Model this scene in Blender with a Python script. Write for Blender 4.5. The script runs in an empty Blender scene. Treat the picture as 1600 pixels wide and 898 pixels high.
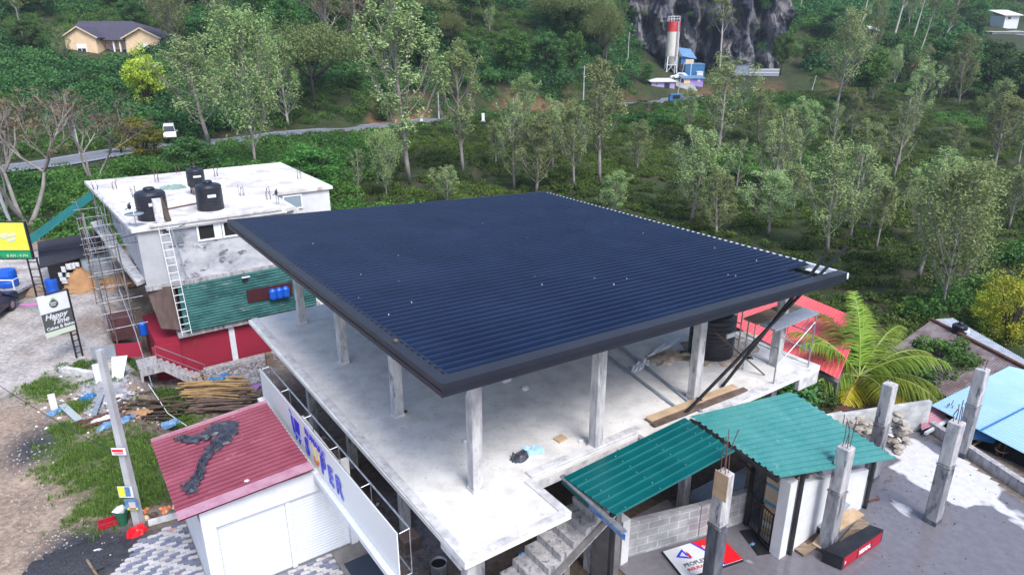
import bpy, math, random
import numpy as np
random.seed(7); RN = np.random.default_rng(11)
sc = bpy.context.scene
COL = sc.collection
R = math.radians
# ---------------------------------------------------------------- camera
FPX, TH, CH = 1067.0, R(20), 11.6
cam = bpy.data.cameras.new('camera'); cam.sensor_width = 36; cam.lens = 36*FPX/1600
cam.clip_start = .1; cam.clip_end = 3000
co = bpy.data.objects.new('camera', cam); COL.objects.link(co)
co.location = (0, 0, CH); co.rotation_euler = (R(70), 0, 0); sc.camera = co
# ---------------------------------------------------------------- world, sun, exposure
SUN_EL, SUN_AZ = R(52), R(150)
wd = bpy.data.worlds.new('World'); sc.world = wd; wd.use_nodes = True
wn = wd.node_tree.nodes; wl = wd.node_tree.links
bg = wn['Background']; bg.inputs[1].default_value = .135
sky = wn.new('ShaderNodeTexSky'); sky.sky_type = 'NISHITA'; sky.sun_disc = False
sky.sun_elevation = SUN_EL; sky.sun_rotation = SUN_AZ; sky.air_density = 1.0; sky.dust_density = 2.0; sky.ozone_density = 1.0
wl.new(sky.outputs[0], bg.inputs[0])
sl = bpy.data.lights.new('sun', 'SUN'); sl.energy = 1.7; sl.angle = R(24); sl.color = (1, .985, .96)
so = bpy.data.objects.new('sun', sl); COL.objects.link(so)
so.rotation_euler = (R(90)-SUN_EL, 0, -SUN_AZ+R(180)); so.location = (0, 0, 60)
sc.view_settings.view_transform = 'Standard'; sc.view_settings.look = 'None'
sc.view_settings.exposure = 1.05; sc.view_settings.gamma = 1
sc.render.engine = 'CYCLES'
sc.cycles.use_denoising = True; sc.cycles.max_bounces = 6; sc.cycles.diffuse_bounces = 3
sc.cycles.glossy_bounces = 3; sc.cycles.transmission_bounces = 3; sc.cycles.volume_bounces = 0
sc.cycles.transparent_max_bounces = 6; sc.cycles.caustics_reflective = False; sc.cycles.caustics_refractive = False
# ---------------------------------------------------------------- geometry helpers
A = R(34.8); CA, SA = math.cos(A), math.sin(A)
def W(u, v, z=0): return (u*CA-v*SA, u*SA+v*CA, z)          # village grid -> world
def ray(x, y):                                               # direction of a photo pixel (1600x898)
    dx, dy = x-800, 449-y
    return (dx, dy*math.sin(TH)+FPX*math.cos(TH), dy*math.cos(TH)-FPX*math.sin(TH))
def P(x, y, z=0):
    r = ray(x, y); t = (z-CH)/r[2]; return (r[0]*t, r[1]*t, z)
def UV(p): return (p[0]*CA+p[1]*SA, -p[0]*SA+p[1]*CA, p[2])
def U(x, y, z=0): return UV(P(x, y, z))
def Pv(x, y, v):
    r = ray(x, y); t = v/(-r[0]*SA+r[1]*CA); return UV((r[0]*t, r[1]*t, CH+r[2]*t))
def Zat(x, y, Y): r = ray(x, y); return CH+r[2]*Y/r[1]
def D(x, y, d): r = ray(x, y); t = d/r[1]; return (r[0]*t, d, CH+r[2]*t)
def vadd(a, b, k=1): return (a[0]+b[0]*k, a[1]+b[1]*k, a[2]+b[2]*k)
def vsub(a, b): return (a[0]-b[0], a[1]-b[1], a[2]-b[2])
def vcross(a, b): return (a[1]*b[2]-a[2]*b[1], a[2]*b[0]-a[0]*b[2], a[0]*b[1]-a[1]*b[0])
def vnorm(a):
    l = math.sqrt(sum(c*c for c in a)) or 1; return (a[0]/l, a[1]/l, a[2]/l)
def lerp(a, b, t): return tuple(a[i]+(b[i]-a[i])*t for i in range(len(a)))
class MB:
    def __init__(s): s.v = []; s.f = []; s.m = []
    def add(s, vs, fs, mi=0):
        n = len(s.v); s.v += [tuple(p) for p in vs]; s.f += [tuple(i+n for i in f) for f in fs]; s.m += [mi]*len(fs); return s
    def box(s, x0, x1, y0, y1, z0, z1, mi=0):
        return s.add([(x0,y0,z0),(x1,y0,z0),(x1,y1,z0),(x0,y1,z0),(x0,y0,z1),(x1,y0,z1),(x1,y1,z1),(x0,y1,z1)],
                     [(0,3,2,1),(4,5,6,7),(0,1,5,4),(1,2,6,5),(2,3,7,6),(3,0,4,7)], mi)
    def beam(s, p, q, w, h, mi=0, up=(0,0,1)):               # box section along p->q, p/q on its axis
        d = vnorm(vsub(q, p))
        if abs(d[0]*up[0]+d[1]*up[1]+d[2]*up[2]) > .98: up = (0,1,0)
        a = vnorm(vcross(d, up)); b = vcross(a, d); vs = []
        for c in (p, q):
            for i, j in ((-1,-1),(1,-1),(1,1),(-1,1)): vs.append(vadd(vadd(c, a, i*w/2), b, j*h/2))
        return s.add(vs, [(0,3,2,1),(4,5,6,7),(0,1,5,4),(1,2,6,5),(2,3,7,6),(3,0,4,7)], mi)
    def tube(s, pts, r, n=6, mi=0, cap=True):
        k = len(pts); rs = r if isinstance(r, (list, tuple)) else [r]*k; vs = []; fs = []; ref = None
        for i, p in enumerate(pts):
            d = vnorm(vsub(pts[min(i+1, k-1)], pts[max(i-1, 0)]))
            if ref is None: ref = (1,0,0) if abs(d[0]) < .8 else (0,1,0)
            a = vnorm(vcross(d, ref)); b = vcross(d, a)
            for j in range(n):
                t = 2*math.pi*j/n; vs.append(vadd(vadd(p, a, rs[i]*math.cos(t)), b, rs[i]*math.sin(t)))
        for i in range(k-1):
            for j in range(n): fs.append((i*n+j, i*n+(j+1)%n, (i+1)*n+(j+1)%n, (i+1)*n+j))
        if cap: fs += [tuple(range(n))[::-1], tuple(range((k-1)*n, k*n))]
        return s.add(vs, fs, mi)
    def quad(s, a, b, c, d, mi=0): return s.add([a,b,c,d], [(0,1,2,3)], mi)
    def slabq(s, a, b, c, d, th, mi=0):                       # thick quad, th downwards
        n = vnorm(vcross(vsub(b, a), vsub(d, a))); lo = [vadd(p, n, -th) for p in (a,b,c,d)]
        return s.add([a,b,c,d]+lo, [(0,1,2,3),(7,6,5,4),(0,4,5,1),(1,5,6,2),(2,6,7,3),(3,7,4,0)], mi)
    def prism(s, poly, z0, z1, mi=0):
        n = len(poly); vs = [(p[0],p[1],z0) for p in poly]+[(p[0],p[1],z1) for p in poly]
        return s.add(vs, [tuple(range(n))[::-1], tuple(range(n,2*n))]+[(i,(i+1)%n,n+(i+1)%n,n+i) for i in range(n)], mi)
    def lathe(s, prof, c, n=24, mi=0):
        vs = []; fs = []; k = len(prof)
        for r, z in prof:
            for j in range(n):
                t = 2*math.pi*j/n; vs.append((c[0]+r*math.cos(t), c[1]+r*math.sin(t), c[2]+z))
        for i in range(k-1):
            for j in range(n): fs.append((i*n+j, i*n+(j+1)%n, (i+1)*n+(j+1)%n, (i+1)*n+j))
        fs += [tuple(range(n))[::-1], tuple(range((k-1)*n, k*n))]
        return s.add(vs, fs, mi)
    def heap(s, c, rx, ry, h, n=22, m=9, rough=.15, mi=0, seed=1):    # mound
        rr = random.Random(seed); vs = [(c[0],c[1],c[2]+h)]; fs = []
        for i in range(1, m+1):
            q = i/m
            for j in range(n):
                t = 2*math.pi*j/n; k = 1+rough*rr.uniform(-1,1)*(.4+q)
                vs.append((c[0]+rx*q*k*math.cos(t), c[1]+ry*q*k*math.sin(t), c[2]+h*(math.cos(q*math.pi)*.5+.5)*(1+rough*rr.uniform(-1,1))-(.12 if i == m else 0)))
        for j in range(n): fs.append((0, 1+j, 1+(j+1)%n))
        for i in range(m-1):
            for j in range(n):
                a = 1+i*n+j; b = 1+i*n+(j+1)%n; fs.append((a, a+n, b+n, b))
        return s.add(vs, fs, mi)
    def rock(s, c, r, seed=0, mi=0, flat=.7):
        rr = random.Random(seed); g = (1+5**.5)/2
        vs = [(-1,g,0),(1,g,0),(-1,-g,0),(1,-g,0),(0,-1,g),(0,1,g),(0,-1,-g),(0,1,-g),(g,0,-1),(g,0,1),(-g,0,-1),(-g,0,1)]
        fs = [(0,11,5),(0,5,1),(0,1,7),(0,7,10),(0,10,11),(1,5,9),(5,11,4),(11,10,2),(10,7,6),(7,1,8),(3,9,4),(3,4,2),(3,2,6),(3,6,8),(3,8,9),(4,9,5),(2,4,11),(6,2,10),(8,6,7),(9,8,1)]
        t = rr.uniform(0,6.28); vs2 = []
        for p in vs:
            k = r/1.9*rr.uniform(.7,1.15); x = p[0]*math.cos(t)-p[1]*math.sin(t); y = p[0]*math.sin(t)+p[1]*math.cos(t)
            vs2.append((c[0]+x*k, c[1]+y*k, c[2]+p[2]*k*flat))
        return s.add(vs2, fs, mi)
    def mesh(s, name, mats, off=(0,0,0), smooth=False):
        me = bpy.data.meshes.new(name)
        me.from_pydata([vsub(p, off) for p in s.v], [], s.f)
        for m in (mats if isinstance(mats, (list,tuple)) else [mats]): me.materials.append(m)
        me.polygons.foreach_set('material_index', s.m)
        if smooth: me.polygons.foreach_set('use_smooth', [True]*len(s.f))
        me.update(); return me
def link(name, data, parent=None):
    o = bpy.data.objects.new(name, data); COL.objects.link(o)
    if parent is not None: o.parent = parent
    return o
def props(o, label=None, cat=None, group=None, kind=None):
    if label: o['label'] = label
    if cat: o['category'] = cat
    if group: o['group'] = group
    if kind: o['kind'] = kind
    return o
class Thing:                                                 # an Empty at the thing's base, its parts in village-grid or world axes
    def __init__(s, name, label, cat, org, group=None, grid=True):
        s.o = props(link(name, None), label, cat, group); s.org = tuple(org); s.grid = grid
        s.o.location = W(*org) if grid else org; s.o.rotation_euler[2] = A if grid else 0
    def part(s, name, mb, mats, parent=None, smooth=False, label=None, bevel=0):
        o = link(name, mb.mesh(name, mats, s.org, smooth), parent or s.o)
        if label: o['label'] = label
        if bevel: addbevel(o, bevel)
        return o
    def text(s, name, body, org, xd, yd, size, m, parent=None, ext=.004, align='LEFT', bold=0, sx=1, shear=0):
        from mathutils import Matrix, Vector
        c = bpy.data.curves.new(name, 'FONT'); c.body = body; c.size = size; c.extrude = ext; c.offset = bold; c.align_x = align; c.shear = shear
        t = bpy.data.objects.new('tmp', c); COL.objects.link(t); dg = bpy.context.evaluated_depsgraph_get()
        me = bpy.data.meshes.new_from_object(t.evaluated_get(dg)); bpy.data.objects.remove(t); me.name = name; me.materials.clear(); me.materials.append(m)
        o = link(name, me, parent or s.o); x = Vector(xd).normalized(); y = Vector(yd).normalized(); z = x.cross(y)
        o.matrix_local = Matrix(((x.x*sx, y.x, z.x, org[0]-s.org[0]), (x.y*sx, y.y, z.y, org[1]-s.org[1]), (x.z*sx, y.z, z.z, org[2]-s.org[2]), (0,0,0,1)))
        return o
def addbevel(o, w):
    b = o.modifiers.new('edge', 'BEVEL'); b.width = w; b.segments = 1; b.limit_method = 'ANGLE'
def solo(name, label, cat, mb, mats, group=None, grid=True, smooth=False, bevel=0, kind=None):
    xs = [p[0] for p in mb.v]; ys = [p[1] for p in mb.v]; zs = [p[2] for p in mb.v]
    org = ((min(xs)+max(xs))/2, (min(ys)+max(ys))/2, min(zs))
    o = props(link(name, mb.mesh(name, mats, org, smooth)), label, cat, group, kind)
    o.location = W(*org) if grid else org; o.rotation_euler[2] = A if grid else 0
    if bevel: addbevel(o, bevel)
    return o
def struct(name, mb, mats, grid=True, smooth=False):
    o = link(name, mb.mesh(name, mats, (0,0,0), smooth)); o['kind'] = 'structure'
    if grid: o.rotation_euler[2] = A
    return o
# ---------------------------------------------------------------- materials
def mat(name, c1, c2=None, scale=2., lo=.35, hi=.65, rough=.8, metal=0, bump=0, bscale=None, c3=None, s3=8., lo3=.55, hi3=.7, stretch=(1,1,1), spec=.5, rough2=None, bdist=.02, obj=False):
    m = bpy.data.materials.new(name); m.use_nodes = True; nt = m.node_tree; N = nt.nodes; L = nt.links
    b = N['Principled BSDF']; b.inputs['Roughness'].default_value = rough; b.inputs['Metallic'].default_value = metal
    b.inputs['Specular IOR Level'].default_value = spec
    b.inputs['Base Color'].default_value = (*c1, 1)
    if c2 is None and not bump: return m
    if obj: g = N.new('ShaderNodeTexCoord').outputs['Object']
    else: g = N.new('ShaderNodeNewGeometry').outputs['Position']
    mp = N.new('ShaderNodeMapping'); mp.inputs['Scale'].default_value = stretch; L.new(g, mp.inputs[0])
    def noise(s, a, z, det=6):
        n = N.new('ShaderNodeTexNoise'); n.inputs['Scale'].default_value = s; n.inputs['Detail'].default_value = det; n.inputs['Roughness'].default_value = .62
        L.new(mp.outputs[0], n.inputs['Vector']); r = N.new('ShaderNodeMapRange'); r.inputs[1].default_value = a; r.inputs[2].default_value = z
        L.new(n.outputs[0], r.inputs[0]); return n, r
    def mix(f, a, c):
        x = N.new('ShaderNodeMix'); x.data_type = 'RGBA'; L.new(f, x.inputs[0])
        if isinstance(a, tuple): x.inputs[6].default_value = (*a, 1)
        else: L.new(a, x.inputs[6])
        x.inputs[7].default_value = (*c, 1); return x.outputs[2]
    if c2:
        n, r = noise(scale, lo, hi); c = mix(r.outputs[0], c1, c2)
        if rough2 is not None:
            q = N.new('ShaderNodeMapRange'); L.new(r.outputs[0], q.inputs[0]); q.inputs[3].default_value = rough; q.inputs[4].default_value = rough2; L.new(q.outputs[0], b.inputs['Roughness'])
        if c3: n3, r3 = noise(s3, lo3, hi3); c = mix(r3.outputs[0], c, c3)
        L.new(c, b.inputs['Base Color'])
    if bump:
        nb, rb = noise(bscale or scale*6, 0, 1); bp = N.new('ShaderNodeBump'); bp.inputs['Strength'].default_value = bump; bp.inputs['Distance'].default_value = bdist
        L.new(nb.outputs[0], bp.inputs['Height']); L.new(bp.outputs[0], b.inputs['Normal'])
    return m
def leafmat(name, dark, light, trans=.25, rough=.65):
    m = bpy.data.materials.new(name); m.use_nodes = True; nt = m.node_tree; N = nt.nodes; L = nt.links
    b = N['Principled BSDF']; b.inputs['Roughness'].default_value = rough; b.inputs['Specular IOR Level'].default_value = .25
    at = N.new('ShaderNodeAttribute'); at.attribute_name = 'tint'
    oi = N.new('ShaderNodeObjectInfo')
    x = N.new('ShaderNodeMix'); x.data_type = 'RGBA'; x.inputs[6].default_value = (*dark,1); x.inputs[7].default_value = (*light,1)
    L.new(at.outputs['Fac'], x.inputs[0])
    h = N.new('ShaderNodeHueSaturation'); L.new(x.outputs[2], h.inputs['Color'])
    r = N.new('ShaderNodeMapRange'); r.inputs[3].default_value = .475; r.inputs[4].default_value = .53; L.new(oi.outputs['Random'], r.inputs[0]); L.new(r.outputs[0], h.inputs['Hue'])
    r2 = N.new('ShaderNodeMapRange'); r2.inputs[3].default_value = .7; r2.inputs[4].default_value = 1.35; L.new(oi.outputs['Random'], r2.inputs[0]); L.new(r2.outputs[0], h.inputs['Value'])
    L.new(h.outputs[0], b.inputs['Base Color'])
    if trans:
        t = N.new('ShaderNodeBsdfTranslucent'); L.new(h.outputs[0], t.inputs[0]); ms = N.new('ShaderNodeMixShader'); ms.inputs[0].default_value = trans
        L.new(b.outputs[0], ms.inputs[1]); L.new(t.outputs[0], ms.inputs[2]); L.new(ms.outputs[0], N['Material Output'].inputs[0])
    return m
def attrmat(name, attr, rough=.9, nscale=6.5, amt=.5, bump=.6, bscale=14, bdist=.05):
    m = bpy.data.materials.new(name); m.use_nodes = True; nt = m.node_tree; N = nt.nodes; L = nt.links
    b = N['Principled BSDF']; b.inputs['Roughness'].default_value = rough; b.inputs['Specular IOR Level'].default_value = .25
    at = N.new('ShaderNodeAttribute'); at.attribute_name = attr
    g = N.new('ShaderNodeNewGeometry')
    n = N.new('ShaderNodeTexNoise'); n.inputs['Scale'].default_value = nscale; n.inputs['Detail'].default_value = 8; n.inputs['Roughness'].default_value = .7; L.new(g.outputs['Position'], n.inputs['Vector'])
    n2 = N.new('ShaderNodeTexNoise'); n2.inputs['Scale'].default_value = .9; n2.inputs['Detail'].default_value = 8; L.new(g.outputs['Position'], n2.inputs['Vector'])
    r = N.new('ShaderNodeMapRange'); r.inputs[1].default_value = .3; r.inputs[2].default_value = .7; r.inputs[3].default_value = 1-amt; r.inputs[4].default_value = 1+amt; L.new(n.outputs[0], r.inputs[0])
    r2 = N.new('ShaderNodeMapRange'); r2.inputs[1].default_value = .3; r2.inputs[2].default_value = .7; r2.inputs[3].default_value = .72; r2.inputs[4].default_value = 1.25; L.new(n2.outputs[0], r2.inputs[0])
    mu = N.new('ShaderNodeMath'); mu.operation = 'MULTIPLY'; L.new(r.outputs[0], mu.inputs[0]); L.new(r2.outputs[0], mu.inputs[1])
    vm = N.new('ShaderNodeVectorMath'); vm.operation = 'SCALE'; L.new(at.outputs['Color'], vm.inputs[0]); L.new(mu.outputs[0], vm.inputs['Scale'])
    L.new(vm.outputs[0], b.inputs['Base Color'])
    bp = N.new('ShaderNodeBump'); bp.inputs['Strength'].default_value = bump; bp.inputs['Distance'].default_value = bdist
    nb = N.new('ShaderNodeTexNoise'); nb.inputs['Scale'].default_value = bscale; nb.inputs['Detail'].default_value = 6; L.new(g.outputs['Position'], nb.inputs['Vector'])
    L.new(nb.outputs[0], bp.inputs['Height']); L.new(bp.outputs[0], b.inputs['Normal'])
    return m
M = {}
M['slab'] = mat('pale_cement', (.74,.72,.70), (.56,.54,.525), 2.2, .42, .7, .85, c3=(.38,.34,.31), s3=9, lo3=.6, hi3=.8, bump=.6, bscale=22)
M['edge'] = mat('cast_concrete_edge', (.60,.59,.60), (.38,.37,.39), 4, .44, .66, .85, bump=.4, bscale=25)
M['conc'] = mat('board_marked_concrete', (.46,.45,.46), (.27,.26,.28), 2.6, .38, .62, .85, c3=(.13,.13,.16), s3=3.2, lo3=.55, hi3=.66, stretch=(3,3,.8), bump=.5, bscale=24)
M['colm'] = mat('column_concrete', (.54,.53,.54), (.34,.33,.35), 2.4, .40, .62, .85, c3=(.12,.13,.16), s3=1.3, lo3=.58, hi3=.66, stretch=(3,3,.9), bump=.6, bscale=20)
M['cold'] = mat('weathered_column_concrete', (.33,.33,.35), (.20,.20,.22), 2.0, .38, .62, .85, c3=(.07,.075,.10), s3=1.6, lo3=.5, hi3=.62, stretch=(3,3,.9), bump=.6, bscale=20)
M['colk'] = mat('blackened_column_concrete', (.07,.075,.10), (.14,.145,.17), 2.4, .42, .66, .8, stretch=(3,3,.8), bump=.5, bscale=20)
M['conc_dark'] = mat('damp_concrete', (.20,.19,.19), (.10,.095,.1), 1.6, .35, .65, .7, bump=.4)
M['roofd'] = mat('dark_roof_sheet', (.004,.012,.040), (.007,.018,.055), .8, .3, .7, .40, metal=0, spec=.28, c3=(.011,.024,.066), s3=.5, lo3=.5, hi3=.8, rough2=.34, bump=.25, bscale=1.3, bdist=.03)
M['roofband'] = mat('dark_flashing', (.016,.017,.026), (.024,.025,.036), 2, .3, .7, .45, spec=.5)
M['fascia'] = mat('dark_fascia', (.011,.014,.026), (.018,.021,.034), 2, .3, .7, .42)
M['seam'] = mat('seam_lap_gap', (.008,.012,.03), rough=.6)  # dark line where roof sheets overlap
M['screw'] = mat('screw_washer', (.60,.64,.72), rough=.3, metal=0)
M['white'] = mat('white_paint', (.70,.72,.76), (.60,.62,.67), 2, .4, .7, .5)
M['whitep'] = mat('white_metal', (.80,.82,.86), rough=.4)
M['shutter'] = mat('shutter_white', (.70,.74,.80), (.64,.68,.75), 1.2, .4, .7, .42)
M['maroon'] = mat('maroon_roof_sheet', (.19,.028,.055), (.27,.06,.10), .9, .4, .7, .42, c3=(.42,.2,.24), s3=3, lo3=.62, hi3=.8)
M['maroonf'] = mat('faded_roof_edge', (.40,.18,.25), (.48,.27,.34), 3, .4, .6, .5)
M['teal'] = mat('teal_roof_sheet', (.0,.085,.09), (.003,.115,.12), 1.2, .4, .7, .35)
M['teal2'] = mat('light_teal_roof_sheet', (.04,.21,.205), (.07,.255,.25), 1.4, .4, .7, .38, c3=(.16,.33,.32), s3=5, lo3=.6, hi3=.75, rough2=.5)
M['tealw'] = mat('weathered_teal_sheet', (.05,.17,.165), (.02,.09,.09), 1.3, .42, .62, .65, c3=(.24,.29,.28), s3=2, lo3=.6, hi3=.75, stretch=(1,1,2))
M['redroof'] = mat('red_roof_sheet', (.72,.10,.11), (.76,.14,.15), 1.2, .4, .7, .5)
M['blueroof'] = mat('light_blue_roof_sheet', (.33,.53,.76), (.38,.57,.79), 1.2, .4, .7, .45)
M['blued'] = mat('deep_blue_sheet', (.03,.15,.34), rough=.45)
M['oldroof'] = mat('weathered_asbestos_sheet', (.20,.17,.18), (.12,.08,.08), 1.5, .4, .6, .85, c3=(.25,.25,.27), s3=4, lo3=.6, hi3=.7)
M['redwall'] = mat('crimson_wall_paint', (.30,.012,.04), (.24,.012,.03), .8, .4, .7, .7, c3=(.35,.16,.17), s3=1.6, lo3=.66, hi3=.8)
M['greywall'] = mat('rough_plaster', (.50,.51,.55), (.33,.34,.38), 1.3, .4, .62, .88, c3=(.15,.15,.19), s3=1.5, lo3=.56, hi3=.62, stretch=(1,1,1.6), bump=.5, bscale=18)
M['plaster'] = mat('grey_plaster', (.42,.43,.46), (.36,.37,.40), 1.2, .4, .6, .88, bump=.2)
M['whitewall'] = mat('whitewashed_wall', (.66,.67,.69), (.55,.56,.59), 1.4, .4, .65, .85, bump=.3)
M['rooftop'] = mat('white_rooftop_cement', (.72,.71,.70), (.48,.45,.44), .9, .46, .64, .85, c3=(.32,.24,.20), s3=1.6, lo3=.58, hi3=.72, bump=.3)
M['tank'] = mat('black_plastic_tank', (.012,.014,.024), (.02,.022,.032), 3, .4, .6, .38)
M['bmetal'] = mat('black_painted_steel', (.010,.011,.016), (.02,.02,.024), 4, .4, .6, .45)
M['gmetal'] = mat('galvanised_steel', (.42,.44,.48), (.28,.29,.32), 6, .4, .6, .45, metal=.6)
M['gpaint'] = mat('grey_metal_channel', (.30,.33,.38), (.22,.25,.30), 3, .4, .6, .5)
M['rust'] = mat('rusty_steel', (.16,.06,.035), (.09,.04,.03), 9, .4, .6, .8)
M['rebar'] = mat('rebar_steel', (.10,.06,.06), (.16,.08,.06), 20, .4, .6, .8)
M['wood'] = mat('weathered_plank', (.32,.24,.17), (.16,.11,.08), 2, .35, .65, .85, stretch=(1,6,6), bump=.3)
M['ply'] = mat('plywood', (.55,.40,.26), (.42,.29,.18), 3, .35, .65, .7)
M['timber'] = mat('old_timber', (.16,.11,.085), (.07,.05,.042), 3, .35, .65, .9, bump=.3)
M['bamboo'] = mat('bamboo_pole', (.42,.28,.12), (.25,.15,.07), 3, .35, .65, .6)
M['glass'] = mat('dark_window_glass', (.03,.045,.06), rough=.12)
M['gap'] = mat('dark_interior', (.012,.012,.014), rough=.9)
M['block'] = None
M['blue'] = mat('blue_plastic', (.01,.10,.55), rough=.4)
M['tarp'] = mat('blue_tarpaulin', (.08,.18,.36), (.16,.30,.48), 5, .4, .6, .5)
M['btarp'] = mat('black_polythene', (.025,.028,.042), (.06,.065,.09), 7, .4, .6, .38, bump=.5, bscale=8)
M['wtarp'] = mat('white_polythene', (.68,.70,.74), (.55,.57,.62), 7, .4, .6, .4)
M['sand'] = mat('building_sand', (.42,.24,.12), (.32,.18,.09), 2, .35, .65, .95, bump=.5)
M['greysand'] = mat('grey_brown_sand', (.27,.20,.15), (.20,.15,.12), 3, .35, .65, .95, bump=.5)
M['rubble'] = mat('broken_concrete', (.38,.38,.42), (.24,.24,.27), 2, .35, .65, .95)
M['stone'] = mat('rubble_stone', (.40,.38,.36), (.30,.24,.19), 2.5, .35, .65, .9, bump=.4)
M['yellow'] = mat('yellow_sign_face', (.75,.68,.04), (.62,.62,.10), 2, .4, .6, .5)
M['green'] = mat('green_sign_face', (.0,.28,.10), rough=.5)
M['signgrey'] = mat('charcoal_sign_face', (.08,.085,.09), rough=.5)
M['signpale'] = mat('pale_green_sign_face', (.55,.62,.52), rough=.5)
M['blueink'] = mat('royal_blue_letters', (.01,.03,.62), rough=.4)
M['orange'] = mat('orange_letter', (.85,.22,.05), rough=.4)
M['yellowink'] = mat('yellow_letter', (.85,.72,.25), rough=.4)
M['red'] = mat('bright_red_face', (.70,.01,.02), rough=.45)
M['dred'] = mat('deep_red_face', (.38,.01,.03), rough=.45)
M['ink'] = mat('dark_ink', (.03,.03,.06), rough=.5)
M['brown'] = mat('brown_painted_metal', (.075,.03,.035), (.11,.045,.05), 3, .4, .6, .5)
M['asph'] = mat('asphalt', (.14,.15,.18), (.19,.20,.23), .8, .35, .65, .85, c3=(.10,.11,.13), s3=3, lo3=.55, hi3=.7, bump=.2)
M['floor'] = None
M['orangeb'] = mat('orange_plastic', (.75,.22,.08), rough=.5)
M['cream'] = mat('cream_house_wall', (.78,.58,.38), (.70,.50,.32), 1, .4, .6, .8)
M['hroof'] = mat('grey_tile_roof', (.075,.065,.10), (.05,.045,.07), 2, .4, .6, .75, stretch=(1,1,3))
M['lilac'] = mat('lilac_wall', (.42,.33,.60), (.36,.28,.52), 1, .4, .6, .8)
M['purple'] = mat('violet_wall', (.34,.24,.62), rough=.7)
M['greyshed'] = mat('grey_sheet_wall', (.24,.27,.36), (.19,.22,.30), 1.5, .4, .6, .6)
M['rock'] = mat('cliff_rock', (.20,.20,.22), (.022,.028,.05), .16, .40, .51, .85, c3=(.26,.23,.22), s3=.22, lo3=.56, hi3=.66, stretch=(1,1,.38), bump=1, bscale=.7, bdist=1.5)
M['silow'] = mat('white_silo_paint', (.66,.63,.58), (.50,.44,.38), .5, .45, .7, .6, stretch=(1,1,.5), c3=(.3,.2,.15), s3=.9, lo3=.63, hi3=.72)
M['silor'] = mat('red_silo_band', (.60,.03,.04), (.5,.12,.12), .8, .45, .7, .6)
M['bark'] = mat('grey_bark', (.34,.31,.29), (.20,.17,.16), 2, .35, .65, .9, stretch=(1,1,.4))
M['pbark'] = mat('pale_bark', (.52,.48,.43), (.34,.30,.27), 1, .35, .65, .85, stretch=(1,1,.4))
M['dbark'] = mat('dark_bark', (.09,.07,.06), (.05,.04,.035), 2, .35, .65, .9)
M['polec'] = mat('pole_concrete', (.46,.46,.48), (.34,.34,.37), 1.4, .35, .65, .85, bump=.3)
L_OAK = leafmat('sage_leaves', (.13,.20,.07), (.46,.55,.25), trans=.25)
L_OAK2 = leafmat('olive_sage_leaves', (.10,.16,.05), (.36,.43,.18), trans=.25)
L_DENSE = leafmat('deep_green_leaves', (.014,.055,.018), (.11,.23,.06))
L_MID = leafmat('mid_green_leaves', (.020,.065,.014), (.125,.235,.045))
L_BRIGHT = leafmat('yellow_green_leaves', (.14,.20,.014), (.62,.64,.07))
L_DOME = leafmat('olive_leaves', (.06,.09,.03), (.22,.26,.09))
L_TEA = leafmat('tea_leaves', (.018,.050,.012), (.13,.24,.042))
L_GRASS = leafmat('grass_blades', (.05,.09,.02), (.20,.30,.07))
L_PALM = leafmat('palm_leaflets', (.07,.13,.014), (.31,.40,.05), trans=.35, rough=.45)
L_PALMY = leafmat('yellow_palm_leaflets', (.28,.20,.02), (.55,.40,.04), trans=.3, rough=.5)
L_DRY = leafmat('dry_leaves', (.12,.09,.05), (.26,.20,.11))
def inpoly(x, y, poly):
    r = np.zeros(x.shape, bool); n = len(poly)
    for i in range(n):
        (x1,y1), (x2,y2) = poly[i][:2], poly[(i+1)%n][:2]
        c = ((y1 > y) != (y2 > y)) & (x < (x2-x1)*(y-y1)/((y2-y1) or 1e-9)+x1); r ^= c
    return r
# ---------------------------------------------------------------- terrain
TT = np.array([-1.1,-.75,-.55,-.4,-.25,-.1,.05,.15,.25,.35,.5,.65,.8,1.1])
DD = np.array([0,20,28,35,45,60,75,90,105,120,140,160,180,200,240,300,430.])
ZT = np.array([
 [0]*14,
 [0,0,0,0,0,0,0,0,0,0,-.4,-1,-1.5,-1.5],
 [0,0,0,-.6,-1.3,-1.3,-1.3,-1.6,-2,-2.4,-3,-3,-3,-3],
 [0,0,0,-1.3,-1.8,-2.6,-3.4,-4.2,-4.8,-5,-5.2,-5.3,-5.4,-5.4],
 [0,-.2,-.8,-1.5,-2.5,-3.6,-4.5,-5,-5.6,-5.8,-5.8,-5.8,-6,-6],
 [-.3,-.3,-1,-1.6,-2.6,-3,-3.2,-3.6,-4.4,-4.6,-4.7,-4.9,-5,-5],
 [-.2,-.2,-1.2,-1.8,-2.6,-2.6,-2.6,-3,-3.6,-3.8,-3.9,-4,-4.1,-4.1],
 [2,1.5,-1.3,-1.8,-1.8,-1.8,-2,-2.4,-3,-3.1,-3.2,-3.2,-3.2,-3.2],
 [5,4.5,.5,-.6,-1.3,-1.5,-1.4,-1.6,-2.2,-2.2,-2.4,-2.4,-2.4,-2.4],
 [8,8,5.5,4.5,3.5,2,-.9,-1,-1.3,-1.3,-1.5,-1.5,-1.5,-1],
 [12,12,9.7,10,10,9,5,1,0,0,-.3,-.5,-.3,.5],
 [17,17,15,16,17,16,13,6.5,2.6,2.8,2.5,1.5,1.5,2],
 [25,24,22,23,24,24,20,13,3.6,3.8,6,5,4,4],
 [33,32,30,31,32,32,30,26,20,14,12,9,8,8],
 [48,47,46,46,46,46,45,43,40,26,21,16,14,14],
 [68,66,65,65,65,65,64,62,60,46,42,38,36,36],
 [112,110,108,106,106,106,105,104,102,95,92,88,86,86]], float)
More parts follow.
